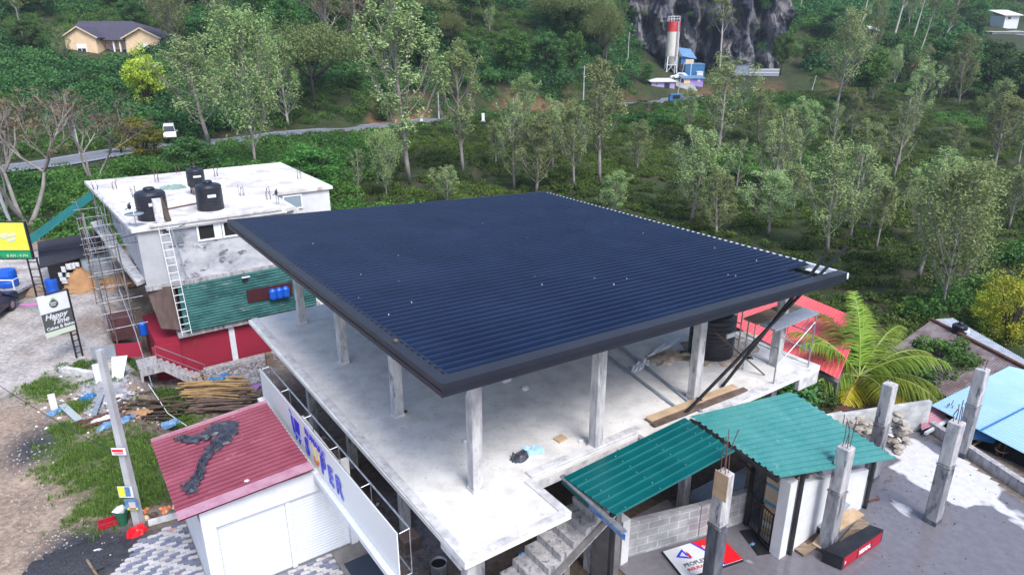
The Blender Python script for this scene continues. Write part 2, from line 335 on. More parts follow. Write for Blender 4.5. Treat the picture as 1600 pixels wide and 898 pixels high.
ROAD_PX = [(-90,270,64),(0,263,66),(50,259,69),(100,252,73),(180,238,82),(267,226,93),(350,221,96),(440,216,99),(560,206,106),(690,192,116),(790,184,124),(900,176,132),(985,168,138),(1050,160,143),(1100,155,147),(1190,150,152),(1260,147,157),(1460,145,164),(1620,142,170)]
ROAD = np.array([D(*q) for q in ROAD_PX]); ROAD[7:16,2] += .55
def bil(x, y):
    y = np.maximum(y, .5); t = np.clip(x/np.maximum(y, 18.), TT[0], TT[-1]); d = np.clip(y, 0, DD[-1])
    i = np.clip(np.searchsorted(TT, t)-1, 0, len(TT)-2); j = np.clip(np.searchsorted(DD, d)-1, 0, len(DD)-2)
    a = (t-TT[i])/(TT[i+1]-TT[i]); b = (d-DD[j])/(DD[j+1]-DD[j])
    a = a*a*(3-2*a)*.6+a*.4
    return (ZT[j,i]*(1-a)+ZT[j,i+1]*a)*(1-b)+(ZT[j+1,i]*(1-a)+ZT[j+1,i+1]*a)*b
def sst(x, a, b): t = np.clip((x-a)/(b-a), 0, 1); return t*t*(3-2*t)
def roadinfo(x, y):
    best = np.full(x.shape, 1e9); zz = np.zeros(x.shape)
    for k in range(len(ROAD)-1):
        p, q = ROAD[k], ROAD[k+1]; dx, dy = q[0]-p[0], q[1]-p[1]; L2 = dx*dx+dy*dy
        t = np.clip(((x-p[0])*dx+(y-p[1])*dy)/L2, 0, 1); ds = np.hypot(x-p[0]-t*dx, y-p[1]-t*dy); z = p[2]+t*(q[2]-p[2])
        w = ds < best; best = np.where(w, ds, best); zz = np.where(w, z, zz)
    return best, zz
def rough(x, y):
    return (np.sin(x*.31+1.3*np.sin(y*.17))*np.cos(y*.27+x*.11)*.5+np.sin(x*.83+y*.4)*np.sin(y*.71-x*.3)*.25+np.sin(x*2.1+2*np.sin(y*1.3))*np.sin(y*1.9)*.08)
def ground(x, y):
    x = np.asarray(x, float); y = np.asarray(y, float)
    z = bil(x, y); u = x*CA+y*SA; v = -x*SA+y*CA
    far = sst(y, 42, 60); tt = x/np.maximum(y, 1); flat = (tt > .17) & (tt < .43) & (y > 138) & (y < 190); z = z+rough(x, y)*far*np.where(flat, .12, np.where(y > 100, 1.5, .6))
    # village plot: level yard, the pit between the buildings, the plaza edge
    pit = -1.3*sst(u, .9, 2.6)*sst(v, 17.8, 21)
    near = (y < 34)
    wv = (1-sst(u, 21.5, 24))*(1-sst(v, 30, 40))*(1-sst(u-.0*v, 12, 15)*sst(v, 11, 14))
    z = z*(1-wv)+pit*wv
    z = z+np.where((wv > .5) & (u < 2.2) & (v > 15) & (v < 28), rough(x*3, y*3)*.08, 0)
    dr, zr = roadinfo(x, y); w = 1-sst(dr, 3.2, 8)
    return z*(1-w)+(zr-.06)*w
def gz(x, y): return float(ground(np.array([x]), np.array([y]))[0])
def hit(px, py):                                             # where a photo pixel's ray meets the ground
    r = ray(px, py); ts = np.arange(14, 330, .5)/r[1]
    X, Y, Z = r[0]*ts, r[1]*ts, CH+r[2]*ts; g = ground(X, Y); k = np.nonzero(Z <= g)[0]
    i = k[0] if len(k) else len(ts)-1
    return (float(X[i]), float(Y[i]), float(g[i]))
def axis(dense0, dense1, step, lo, hi, g=1.12):
    a = list(np.arange(dense0, dense1, step)); s = step; p = dense1
    while p < hi: a.append(p); s = min(s*g, 6); p += s
    a.append(hi); s = step; p = dense0-step; b = []
    while p > lo: b.append(p); s = min(s*g, 6); p -= s
    b.append(lo); return np.array(b[::-1]+a)
gx = axis(-24, 16, .22, -420, 460); gy = axis(5, 40, .22, -40, 430)
X, Y = np.meshgrid(gx, gy); Z = ground(X, Y)
u_, v_ = X*CA+Y*SA, -X*SA+Y*CA
def blob(u, v, r, s=1.): return np.exp(-(((u_-u)**2+((v_-v)/s)**2)/r**2))
nz = rough(X*1.7, Y*1.7)+.5*rough(X*5, Y*5)
C = np.zeros(X.shape+(4,)); C[..., 3] = 1
def lay(rgb, w):
    w = np.clip(w, 0, 1)[..., None]; C[..., :3] = C[..., :3]*(1-w)+np.array(rgb)*w
C[..., :3] = (.035, .045, .018)
lay((.09, .062, .04), sst(nz, .2, .7)*.7)
lay((.035, .06, .018), sst(-nz, .0, .5)*.8)
dr_, _ = roadinfo(X, Y)
lay((.24, .11, .065), (1-sst(dr_, 3.5, 7))*sst(rough(X*.35, Y*.35), .1, .4)*.8)
yard = (1-sst(Y, 38, 44))*(1-sst(X, 20, 24))
lay((.20, .16, .13), yard)
drive = (1-sst(u_, 1.8, 2.4))*sst(v_+.25*u_, 24.5, 27.5)*(1-sst(v_, 46, 50))*(1-sst(Y, 42, 46))
lay((.40, .37, .36), drive); lay((.24, .19, .165), drive*sst(nz, .0, .5)*.8)
lay((.31, .235, .185), (1-sst(u_, -.6, .3))*yard*(1-drive)*.9)
lay((.47, .45, .46), (1-sst(u_+.12*v_, -1.4, -1.0))*yard*(1-drive)*.9)
for a in ((-1.6,22.8,1.1,1.3),(-.9,16.6,1.2,1.2),(-.1,16.2,1.1,1)): lay((.05,.052,.065), blob(*a)*1.6*(1+nz*.6)-.3)
for a in ((-1.25,27,.8,1.4),(-.45,25,.6,1),(-.6,21.6,1.1,1.7),(.1,19.8,1.1,1.6),(1.0,21,1.0,1.4),(.9,18.7,.8,1.2),(2,24.2,.9,1),(-.9,23.6,.5,1),(1.5,28.8,.6,.8)): lay((.06,.095,.025), (blob(*a)*1.8-.35)*(1+nz*.8))
lay((.30,.20,.13), (blob(2.2,25.6,1.4)+blob(.6,25.6,.9))*.7*sst(nz,-.2,.2))
lay((.20,.20,.22), blob(3.8,26.6,2.2,.7)*.8)
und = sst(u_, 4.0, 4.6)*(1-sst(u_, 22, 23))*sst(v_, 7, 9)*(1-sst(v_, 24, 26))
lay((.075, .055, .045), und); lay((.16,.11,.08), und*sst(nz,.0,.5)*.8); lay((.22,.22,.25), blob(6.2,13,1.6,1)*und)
ny, nx = X.shape; idx = np.arange(ny*nx).reshape(ny, nx)
F4 = np.stack([idx[:-1,:-1], idx[:-1,1:], idx[1:,1:], idx[1:,:-1]], -1).reshape(-1, 4)
def npmesh(name, V, F, m, tint=None, color=None, smooth=False):
    me = bpy.data.meshes.new(name); k = F.shape[1]
    me.vertices.add(len(V)); me.vertices.foreach_set('co', V.astype(np.float32).ravel())
    me.loops.add(F.size); me.loops.foreach_set('vertex_index', F.astype(np.int32).ravel())
    me.polygons.add(len(F)); me.polygons.foreach_set('loop_start', np.arange(0, F.size, k, dtype=np.int32)); me.polygons.foreach_set('loop_total', np.full(len(F), k, np.int32))
    if smooth: me.polygons.foreach_set('use_smooth', np.ones(len(F), bool))
    for x in (m if isinstance(m, (list,tuple)) else [m]): me.materials.append(x)
    me.update(calc_edges=True)
    if tint is not None: a = me.attributes.new('tint', 'FLOAT', 'FACE'); a.data.foreach_set('value', tint.astype(np.float32))
    if color is not None: a = me.attributes.new('zone', 'FLOAT_COLOR', 'POINT'); a.data.foreach_set('color', color.astype(np.float32).ravel())
    return me
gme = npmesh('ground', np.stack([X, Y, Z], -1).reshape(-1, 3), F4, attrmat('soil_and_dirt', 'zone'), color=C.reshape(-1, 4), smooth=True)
o = link('ground', gme); o['kind'] = 'structure'
# the road along the hill
def strip(name, pts, w, m, lift=.03, n=1):
    mb = MB(); L, Rr = [], []
    for i, p in enumerate(pts):
        d = vnorm(vsub(pts[min(i+1,len(pts)-1)], pts[max(i-1,0)])); nrm = vnorm((-d[1], d[0], 0)); L.append(vadd(p, nrm, w/2)); Rr.append(vadd(p, nrm, -w/2))
    for i in range(len(pts)-1):
        mb.quad(*[vadd(q, (0,0,lift)) for q in (Rr[i], Rr[i+1], L[i+1], L[i])])
    return struct(name, mb, m, grid=False)
def dens(pts, k=6):
    out = []
    for i in range(len(pts)-1):
        a, b, c, d = pts[max(i-1,0)], pts[i], pts[i+1], pts[min(i+2,len(pts)-1)]
        for j in range(k):
            t = j/k; out.append(tuple(.5*((2*b[n])+(c[n]-a[n])*t+(2*a[n]-5*b[n]+4*c[n]-d[n])*t*t+(3*b[n]-a[n]-3*c[n]+d[n])*t**3) for n in range(3)))
    return out+[tuple(pts[-1])]
RP = [tuple(p) for p in ROAD]; RD = dens(RP)
strip('road', RD, 6.2, M['asph'], .05)
def offs(pts, k):
    r = []
    for i, p in enumerate(pts):
        d = vnorm(vsub(pts[min(i+1,len(pts)-1)], pts[max(i-1,0)])); r.append(vadd(p, vnorm((-d[1], d[0], 0)), k))
    return r
strip('road_edge_line', offs(RD, 2.5), .14, M['white'], .056); strip('road_edge_line', offs(RD, -2.5), .14, M['white'], .056)
side = [D(1118,157,147), D(1088,148,150), D(1068,138,154), D(1060,128,159), D(1058,121,164)]
side = [(p[0],p[1],gz(p[0],p[1])) for p in dens(side, 6)]
strip('side_road', side, 5, mat('pale_track', (.34,.33,.34), (.24,.23,.23), 1), .12)
trk = [hit(1340,103), hit(1352,90), hit(1362,78), hit(1368,64)]
strip('footpath', [(p[0],p[1],gz(p[0],p[1])) for p in dens(trk, 6)], 2.2, mat('brown_track', (.22,.14,.12), (.16,.11,.09), 1), .25)
# rock cliff behind the silo: a thick displaced face
def cliff():
    nu, nv = 90, 40; fr, bk = [], []; rr = np.random.default_rng(5)
    ph = rr.uniform(0, 6.28, 12)
    for j in range(nv+1):
        for i in range(nu+1):
            s = i/nu; h = j/nv
            px = 958+s*282; d = 172+5*s; x = D(px, 100, d)[0]
            z = 1.5+h*40*(1-.25*abs(s-.5)**2*4*h)
            y = d+2.5*h*2+3.2*math.sin(s*17+ph[0]+1.5*math.sin(h*5))+1.8*math.sin(s*41+ph[1]+h*3)+1.3*math.sin(s*77+h*9+ph[2])*math.cos(h*13+ph[3])+.9*math.sin(h*31+s*23)+rr.uniform(-.5,.5)
            fr.append((x, y+12*max(0,(abs(s-.5)-.38))*4, z)); bk.append((x*1.01, y+30, z-1))
    mb = MB(); n = nu+1; F = []
    for j in range(nv):
        for i in range(nu): a = j*n+i; F.append((a, a+1, a+1+n, a+n))
    m = len(fr); top = [(nv*n+i, nv*n+i+1, m+nv*n+i+1, m+nv*n+i) for i in range(nu)]
    l = [(j*n, (j+1)*n, m+(j+1)*n, m+j*n) for j in range(nv)]; r = [(j*n+nu, m+j*n+nu, m+(j+1)*n+nu, (j+1)*n+nu) for j in range(nv)]
    mb.add(fr+bk, F+top+l+r); return mb
struct('rock_cliff', cliff(), M['rock'], grid=False)
# ---------------------------------------------------------------- foliage
def leaves(cen, nrm, size, rng, asp=.55, droop=0.):
    n = len(cen); a = rng.normal(size=(n,3)); a -= (a*nrm).sum(1)[:,None]*nrm; a /= np.linalg.norm(a,axis=1)[:,None]+1e-9
    b = np.cross(nrm, a); s = (size*rng.uniform(.6,1.3,n))[:,None] if np.ndim(size) == 0 else size[:,None]
    V = np.stack([cen-a*s, cen-b*s*asp, cen+a*s, cen+b*s*asp], 1)
    return V.reshape(-1,3), np.arange(4*n).reshape(n,4)
def clumped(cs, rs, per, size, rng, up=.35, flat=.8, asp=.55):        # leaf clumps round centres
    cen, nrm, tin = [], [], []
    for c, r in zip(cs, rs):
        d = rng.normal(size=(per,3)); d /= np.linalg.norm(d,axis=1)[:,None]; k = rng.uniform(.35,1.,per)**.6
        p = np.array(c)+d*np.array([1,1,flat])*(r*k)[:,None]
        nn = d+rng.normal(size=(per,3))*.55+np.array([0,0,up]); nn /= np.linalg.norm(nn,axis=1)[:,None]
        cen.append(p); nrm.append(nn); tin.append(np.clip(rng.uniform(0,1)*.45+rng.uniform(0,.55,per), 0, 1))
    cen = np.concatenate(cen); nrm = np.concatenate(nrm)
    V, F = leaves(cen, nrm, size, rng, asp); return V, F, np.concatenate(tin)
def oak(seed, H=12., w=3.0, ncl=125, per=62, lf=.095, low=.30, twigs=True, crownm=None, barkm=None, name='silver_oak'):
    rng = np.random.default_rng(seed); rr = random.Random(seed); mb = MB(); bend = rr.uniform(-.4,.4), rr.uniform(-.4,.4)
    def ax(h): return (bend[0]*math.sin(h*2.2), bend[1]*math.sin(h*1.7), h*H)
    mb.tube([ax(i/8*.97) for i in range(9)], [.125*(1-i/8.6)**.8+.012 for i in range(9)], 7)
    cs, rs = [], []; nb = ncl//5; lob = [rr.uniform(.6, 1.25) for _ in range(7)]
    for k in range(nb):                                      # each limb carries a handful of leaf clumps towards its tip
        h = low+(1-low)*(k/nb)**.95; q = (h-low)/(1-low); t = k*2.4+rr.uniform(-.5,.5)
        rad = w*.74*(math.sin(min(1, q*2.2+.35)*math.pi/2))*(1-q**2.2*.8)*lob[int(t/6.2832*7) % 7]*rr.uniform(.6,1.15)
        s = ax(max(.14, h-.14)); b = ax(h*.92+.02); c = (b[0]+rad*math.cos(t), b[1]+rad*math.sin(t), min(b[2]+rad*1.1+rr.uniform(-.3,.6), H*1.03))
        m = (s[0]+(c[0]-s[0])*.6, s[1]+(c[1]-s[1])*.6, s[2]+(c[2]-s[2])*.42); mb.tube([s, m, (c[0],c[1],c[2]+.3)], [.05, .035, .012], 4, cap=False)
        for j in range(5):
            f = .35+.65*(j+1)/5; p = lerp(m, c, f) if j else lerp(s, m, .8); p = vadd(p, (rr.uniform(-.45,.45)*w*.22, rr.uniform(-.45,.45)*w*.22, rr.uniform(-.1,.8)))
            cs.append(p); rs.append(rr.uniform(.26,.58)*w/3.0*(1.1-.3*q))
            if j > 1: mb.tube([lerp(s, m, .9), p], [.02,.008], 3, cap=False)
    V, F, T = clumped(cs, rs, per, lf, rng, up=.8, flat=1.5, asp=.45)
    return mb, npmesh('crown', V, F, crownm or L_OAK, T), barkm or M['bark'], name
def bushy(seed, H=8., w=6., ncl=80, per=110, lf=.13, crownm=None, dome=False, trunkh=.3, name='broadleaf_tree', nlimb=7):
    rng = np.random.default_rng(seed); rr = random.Random(seed); mb = MB()
    mb.tube([(0,0,-.3),(rr.uniform(-.2,.2),rr.uniform(-.2,.2),H*trunkh),(rr.uniform(-.4,.4),rr.uniform(-.4,.4),H*.6)], [.22,.17,.07], 7)
    cs, rs = [], []
    for k in range(nlimb):
        t = k*2*math.pi/nlimb+rr.uniform(-.3,.3); q = w*.33; mb.tube([(0,0,H*trunkh), (q*.5*math.cos(t),q*.5*math.sin(t),H*.5), (q*math.cos(t),q*math.sin(t),H*rr.uniform(.62,.8))], [.11,.07,.02], 5)
    for k in range(ncl):
        d = rng.normal(size=3); d /= np.linalg.norm(d); e = rr.uniform(.55,1.)
        if dome: c = (d[0]*w*.5*e, d[1]*w*.5*e, H*.66+abs(d[2])*H*.32*e)
        else: c = (d[0]*w*.44*e, d[1]*w*.44*e, H*(.5+trunkh*.35)+d[2]*H*(.46-trunkh*.3)*e)
        cs.append(c); rs.append(rr.uniform(.09,.17)*w)
    V, F, T = clumped(cs, rs, per, lf, rng, up=.4, flat=.75)
    return mb, npmesh('crown', V, F, crownm or L_DENSE, T), M['dbark'], name
def euc(seed, H=18., w=5.):
    rng = np.random.default_rng(seed); rr = random.Random(seed); mb = MB(); b = rr.uniform(-1.2,1.2)
    def ax(h): return (b*h*h, b*.4*h, h*H)
    mb.tube([ax(i/8) for i in range(9)], [.23*(1-i/9.)+.02 for i in range(9)], 8); cs, rs = [], []
    for k in range(16):
        h = rr.uniform(.5,.98); t = rr.uniform(0,6.28); q = w*.5*rr.uniform(.3,1)*(1.15-h*.5); s = ax(h-.1); c = (ax(h)[0]+q*math.cos(t), ax(h)[1]+q*math.sin(t), h*H+rr.uniform(0,1.5))
        mb.tube([s, lerp(s, c, .6), c], [.06,.04,.015], 4); 
        for j in range(3): cs.append(vadd(c, (rr.uniform(-.8,.8),rr.uniform(-.8,.8),rr.uniform(-.5,.7)))); rs.append(rr.uniform(.5,.9))
    V, F, T = clumped(cs, rs, 40, .17, rng, flat=.7)
    return mb, npmesh('crown', V, F, L_DOME, T), M['pbark'], 'eucalyptus_tree'
def bare(seed, H=11., w=9., leafy=.16, spread=.6, m=None):
    rng = np.random.default_rng(seed); rr = random.Random(seed); mb = MB(); tips = []
    def grow(p, d, L, r, lv):
        pts = [p]; q = p; dd = d
        for i in range(4):
            dd = vnorm((dd[0]+rr.uniform(-.16,.16), dd[1]+rr.uniform(-.16,.16), dd[2]+rr.uniform(-.1,.12))); q = vadd(q, dd, L/4); pts.append(q)
        mb.tube(pts, [r*(1-i*.13) for i in range(5)], 5 if lv < 2 else 3, cap=False)
        if lv >= 5: tips.append(q); return
        for k in range(3):
            a = rr.uniform(0,6.28); s = spread*rr.uniform(.6,1.3); nd = vnorm((dd[0]+s*math.cos(a), dd[1]+s*math.sin(a), dd[2]+rr.uniform(-.1,.3)))
            grow(pts[rr.choice((2,3,4)) if lv else 4], nd, L*rr.uniform(.55,.78), r*.56, lv+1)
        if lv > 2: tips.append(q)
    for k in range(3):
        t = k*2.1+rr.uniform(-.4,.4); grow((0,0,-.3), vnorm((.45*math.cos(t), .45*math.sin(t), 1)), H*.36, .14, 0)
    cs = [t for t in tips if rr.random() < leafy]
    V, F, T = clumped(cs, [.28]*len(cs), 7, .11, rng)
    return mb, npmesh('crown', V, F, L_DRY, T), m or M['bark'], 'bare_tree'
KIND = {}
for i in range(5): KIND['oak%d' % i] = oak(20+i, w=(3.0,2.7,3.6,3.2,2.4)[i], low=(.28,.36,.3,.22,.4)[i], crownm=L_OAK if i % 2 == 0 else L_OAK2)
KIND['thin'] = oak(41, w=2.6, ncl=70, per=26, low=.2, crownm=L_OAK2)
KIND['wide'] = oak(47, w=5.2, ncl=170, per=60, low=.22, lf=.12, crownm=L_OAK2)
for i in range(3): KIND['dense%d' % i] = bushy(60+i, crownm=(L_DENSE, L_MID, L_DENSE)[i], lf=.14)
KIND['mid'] = bushy(66, crownm=L_MID, H=8, w=5.5, trunkh=.15)
KIND['bright'] = bushy(67, crownm=L_BRIGHT, H=8, w=6, trunkh=.15, per=80, ncl=80, lf=.16)
KIND['brightd'] = bushy(69, crownm=L_BRIGHT, H=8, w=6, trunkh=.1, per=90, ncl=90, lf=.10)
KIND['dome'] = bushy(68, crownm=L_DOME, H=8, w=11, dome=True, ncl=150, per=110, lf=.11, trunkh=.35, nlimb=9)
for i in range(3): KIND['euc%d' % i] = euc(80+i)
KIND['flowery'] = bushy(71, crownm=leafmat('yellow_flecked_leaves', (.012,.045,.012), (.34,.33,.04)), lf=.12, trunkh=.12); KIND['bare'] = bare(91); KIND['bare2'] = bare(94, leafy=.35, spread=.5)
_used = {}
def tree(kind, base, H, wk=1., label='', group=None, rz=None, tilt=(0,0), sink=0, cname=None):
    """base: world point; H: height in m; one Empty with trunk and crown of its own"""
    mb, crown, bark, name = KIND[kind]
    h0 = max(p[2] for p in mb.v); h0 = {'oak':12,'thi':12,'wid':12,'den':8,'mid':8,'bri':8,'dom':8,'flo':8,'euc':18,'bar':11}[kind[:3]]
    if kind not in _used: _used[kind] = mb.mesh('trunk', [bark], (0,0,0), True)
    r = props(link(cname or name, None), label, 'tree', group); r.location = (base[0], base[1], base[2]-sink)
    s = H/h0; r.scale = (s*wk, s*wk, s); r.rotation_euler = (tilt[0], tilt[1], random.uniform(0,6.28) if rz is None else rz)
    link('trunk', _used[kind], r); link('crown', crown, r); return r
def ptree(kind, bx, by, ty, label, group=None, wk=1., d=None, **k):    # photo base pixel and top pixel row
    b = hit(bx, by) if d is None else (D(bx, by, d)[0], d, gz(D(bx, by, d)[0], d))
    return tree(kind, b, Zat(bx, ty, b[1])-b[2], wk, label, group, **k)
# ---------------------------------------------------------------- sheets
def corr(mb, P00, P10, P01, P11, n, h, seg=6, mi=0, prof=((0,0),(.56,0),(.66,1),(.86,1),(.96,0),(1.,0)), lap=0, lapmi=1):
    """profiled sheet: ribs run P00->P10, repeated n times towards P01"""
    nn = vnorm(vcross(vsub(P10, P00), vsub(P01, P00)))
    if nn[2] < 0: nn = (-nn[0], -nn[1], -nn[2])
    rows = []
    for i in range(n):
        for a, b in prof[:-1] if i < n-1 else prof: rows.append(((i+a)/n, b*h))
    vs = []
    for t, z in rows:
        for j in range(seg+1):
            s = j/seg; p = lerp(lerp(P00, P10, s), lerp(P01, P11, s), t); vs.append(vadd(p, nn, z))
    k = seg+1; per = len(prof)-1
    for r in range(len(rows)-1):
        m_ = lapmi if (lap and (r//per) % lap == lap-1 and r % per == per-1) else mi
        pass
    n0 = len(mb.v); mb.v += vs
    for r in range(len(rows)-1):
        m_ = lapmi if (lap and (r//per) % lap == lap-1 and r % per == per-1) else mi
        for j in range(seg): mb.f.append((n0+r*k+j, n0+r*k+j+1, n0+(r+1)*k+j+1, n0+(r+1)*k+j)); mb.m.append(m_)
    return nn
def onsheet(P00, P10, P01, P11, s, t): return lerp(lerp(P00, P10, s), lerp(P01, P11, s), t)
SINE = ((0,0),(.125,.15),(.25,.5),(.375,.85),(.5,1),(.625,.85),(.75,.5),(.875,.15),(1,0))
def box1(*a): return MB().box(*a)
def rebars(th, u, v, z, h, parent, n=4, r=.09, seed=1, tall=True):
    rr = random.Random(seed); mb = MB()
    for k in range(n):
        t = k*math.pi/2+.78; a, b = u+r*math.cos(t), v+r*math.sin(t); hh = h*rr.uniform(.7,1.25)
        mb.tube([(a,b,z-.05),(a+rr.uniform(-.03,.03),b+rr.uniform(-.03,.03),z+hh*.5),(a+rr.uniform(-.07,.07),b+rr.uniform(-.07,.07),z+hh)], .011, 4)
    return th.part('rebar', mb, M['rebar'], parent)
# ================================================================ the concrete building with the dark roof
S0 = 3.3
B = Thing('unfinished_building', 'white concrete frame building under a big dark blue ribbed steel roof', 'building', (10, 15, 0))
slab = MB().prism([(4.6,8.0),(6.92,8.0),(6.92,9.28),(9.9,9.28),(9.9,8.86),(16.28,8.86),(16.28,21.0),(4.5,21.0)], S0-.13, S0)
slab_o = B.part('floor_slab', slab, M['slab'], bevel=.015)
ed = MB()                                                    # raised rough edge band and beams below
ed.box(4.6,4.78,8.0,21.0,S0+.004,S0+.03); ed.box(4.784,6.92,8.0,8.16,S0+.004,S0+.028); ed.box(6.74,6.92,8.164,9.27,S0+.004,S0+.03)
ed.box(10.2,16.28,8.86,9.08,S0+.004,S0+.034); ed.box(16.1,16.28,9.084,20.9,S0+.004,S0+.03)
B.part('slab_edge_band', ed, M['edge'], slab_o)
bm = MB()
for v in (9.62,13.07,16.4,19.8): bm.box(5.0,15.9,v-.12,v+.12,S0-.42,S0-.135)
for u in (5.82,8.85,12.1,15.35): bm.box(u-.12,u+.12,9.8,20.9,S0-.40,S0-.14)
bm.box(6.925,10.02,9.284,9.50,S0-.36,S0+.06); bm.box(15.4,16.27,8.87,9.0,S0-.48,S0-.14); bm.box(4.62,4.8,8.2,8.9,S0-.3,S0-.14)
B.part('beam', bm, M['edge'], slab_o, bevel=.012)
RN_, RL_, RR_, RB_ = (4.54,8.46,6.5), (4.35,21.2,6.5), (15.95,8.40,6.15), (16.03,20.85,6.0)
def roofz(u, v): s = (u-4.5)/11.5; t = (v-8.4)/12.6; return onsheet(RN_, RR_, RL_, RB_, s, t)[2]
cg = random.Random(4)
for i, u in enumerate((5.82,8.85,12.1,15.35)):
    for j, v in enumerate((9.62,13.07,16.4,19.8)):
        w = .115; vv = v if not (j == 0 and i == 1) else 9.42; uu = u-(.1 if i == 1 and j == 0 else 0)
        c = MB().box(uu-w,uu+w,vv-w,vv+w,S0+.002,roofz(u,v)-.30)
        co_ = B.part('column', c, M['colm'], bevel=.012)
        jb = MB().box(uu-w-.012,uu+w+.012,vv-w-.012,vv+w+.012,S0+.001,S0+.05+.12*cg.random())
        B.part('kicker', jb, M['edge'], co_)
        lo = MB().box(uu-w,uu+w,vv-w,vv+w,-1.6 if v > 17 else -.3,S0-.425); B.part('ground_column', lo, M['conc'], bevel=.012)
B.part('ground_column', MB().box(4.66,4.86,8.05,8.25,-.2,S0-.135), M['conc'])
# roof
roof = MB(); inn = .24
q00, q10, q01, q11 = [tuple(x) for x in ((RN_[0]+.2,RN_[1]+.2,RN_[2]-.035),(RR_[0]-.02,RR_[1]+.2,RR_[2]-.035),(RL_[0]+.2,RL_[1]-.12,RL_[2]-.035),(RB_[0]-.02,RB_[1]-.12,RB_[2]-.035))]
NR = 60
nn = None
def sub(s0, s1, t0, t1, n): corr(roof, *[onsheet(q00,q10,q01,q11,a,b) for a, b in ((s0,t0),(s1,t0),(s0,t1),(s1,t1))], n, .07, 8, lap=2)
sub(0, 1, .066, 1, 56); sub(0, .905, 0, .066, 4)
rf = B.part('roof', roof, [M['roofd'], M['seam']])
sw = MB(); rs = random.Random(9)
for k in range(380):
    s = rs.choice([i/11 for i in range(1,11)])+rs.uniform(-.004,.004); t = (int(rs.uniform(.07,.995)*56)+.76)/56*.934+.066
    if rs.random() < .25: s, t = rs.random(), rs.uniform(.07,.99)
    p = vadd(onsheet(q00,q10,q01,q11,s,t), (0,0,.03)); r = rs.uniform(.008,.014); sw.box(p[0]-r,p[0]+r,p[1]-r,p[1]+r,p[2]-.01,p[2]+.012)
B.part('screw', sw, M['screw'], rf)['kind'] = 'stuff'
fl = MB()
def vz(p, dz): return (p[0], p[1], p[2]+dz)
def ins(p, du, dv, dz=0): return (p[0]+du, p[1]+dv, p[2]+dz)
fl.slabq(ins(RN_,0,0,.012), ins(RN_,.27,.26,.012), ins(RL_,.27,-.1,.012), ins(RL_,0,0,.012), .012)
fl.slabq(ins(RN_,.0,0,.010), ins(RR_,0,0,.010), ins(RR_,-.0,.26,.010), ins(RN_,.27,.26,.010), .012)
fl.slabq(ins(RL_,0,-.14,.013), ins(RB_,0,-.14,.013), ins(RB_,0,.02,.013), ins(RL_,0,.02,.013), .012)
B.part('roof_flashing', fl, M['roofband'], rf)
fa = MB()
def wallq(p, q, h, th, nrm):                                 # vertical board hanging below p->q
    a, b = vadd(p, nrm, th), vadd(q, nrm, th); fa.add([p,q,b,a,vz(p,-h),vz(q,-h),vz(b,-h),vz(a,-h)], [(0,1,2,3),(7,6,5,4),(0,4,5,1),(1,5,6,2),(2,6,7,3),(3,7,4,0)])
wallq(RN_, RL_, .23, .03, (1,0,0)); wallq(ins(RN_,.031,0), ins(RR_,0,0), .23, .03, (0,1,0)); wallq(ins(RL_,.031,-.03), ins(RB_,0,-.03), .2, .03, (0,1,0))
fa.beam(ins(RN_,-.012,-.012,-.13), ins(RL_,-.012,0,-.13), .02, .02); fa.beam(ins(RN_,0,-.012,-.13), ins(RR_,0,-.012,-.13), .02, .02)
B.part('fascia', fa, M['fascia'], rf)
gu = MB()
for k in range(56):
    t0, t1 = .07+k/56*.93, .07+(k+.62)/56*.93; a, b = onsheet(q10,q10,q11,q11,0,t0), onsheet(q10,q10,q11,q11,0,t1)
    gu.slabq(ins(a,-.03,0,.045), ins(a,.03,0,.045), ins(b,.03,0,.045), ins(b,-.03,0,.045), .01)
gu.slabq(ins(RR_,.0,0,-.01), ins(RR_,.07,0,-.01), ins(RB_,.07,0,-.01), ins(RB_,.0,0,-.01), .15)
gu.slabq(ins(RR_,-.32,.30,-.10), ins(RR_,-.12,.30,-.10), ins(RR_,-.12,.95,-.10), ins(RR_,-.32,.95,-.10), .02)
B.part('gutter', gu, M['whitep'], rf)
pu = MB()
for k in range(11): s = .04+k*.092; pu.beam(vz(onsheet(RN_,RR_,RL_,RB_,s,.015),-.12), vz(onsheet(RN_,RR_,RL_,RB_,s,.985),-.12), .05, .09)
B.part('purlin', pu, M['bmetal'], rf)
rt = MB()
for v in (9.62,13.07,16.4,19.8): t = (v-8.4)/12.6; rt.beam(vz(onsheet(RN_,RR_,RL_,RB_,.01,t),-.24), vz(onsheet(RN_,RR_,RL_,RB_,.99,t),-.24), .08, .12)
B.part('rafter', rt, M['bmetal'], rf)
# staircase
st = MB(); ns = 19; u0, u1, v0, v1 = 3.95, 9.88, 8.46, 9.26; du = (u1-u0)/ns; dz = S0/ns
for k in range(ns-1):
    a, b, z = u0+k*du, u0+(k+1)*du, (k+1)*dz
    st.add([(a,v0,z-dz-.02),(a,v1,z-dz-.02),(a,v1,z),(a,v0,z),(b,v0,z),(b,v1,z),(b,v0,z-.02),(b,v1,z-.02)], [(0,3,2,1),(3,4,5,2)])
pr = [(u0,-.05)]; 
prof = [(u0-.02,-.02)]
for k in range(ns-1): prof += [(u0+k*du,k*dz),(u0+k*du,(k+1)*dz)]
prof += [(u1,(ns-1)*dz),(u1,(ns-1)*dz-.22)]; prof += [(u0+.45,-.02)]
st = MB(); n = len(prof); vs = [(a,v0,z) for a,z in prof]+[(a,v1,z) for a,z in prof]
st.add(vs, [tuple(range(n)), tuple(range(n,2*n))[::-1]]+[((i+1)%n,i,n+i,n+(i+1)%n) for i in range(n)])
sto = B.part('staircase', st, M['conc'])
kb = MB(); kb.beam((u0+.3,v0-.03,.1),(u1,v0-.03,S0-.16),.05,.16); B.part('stringer', kb, M['conc_dark'], sto)
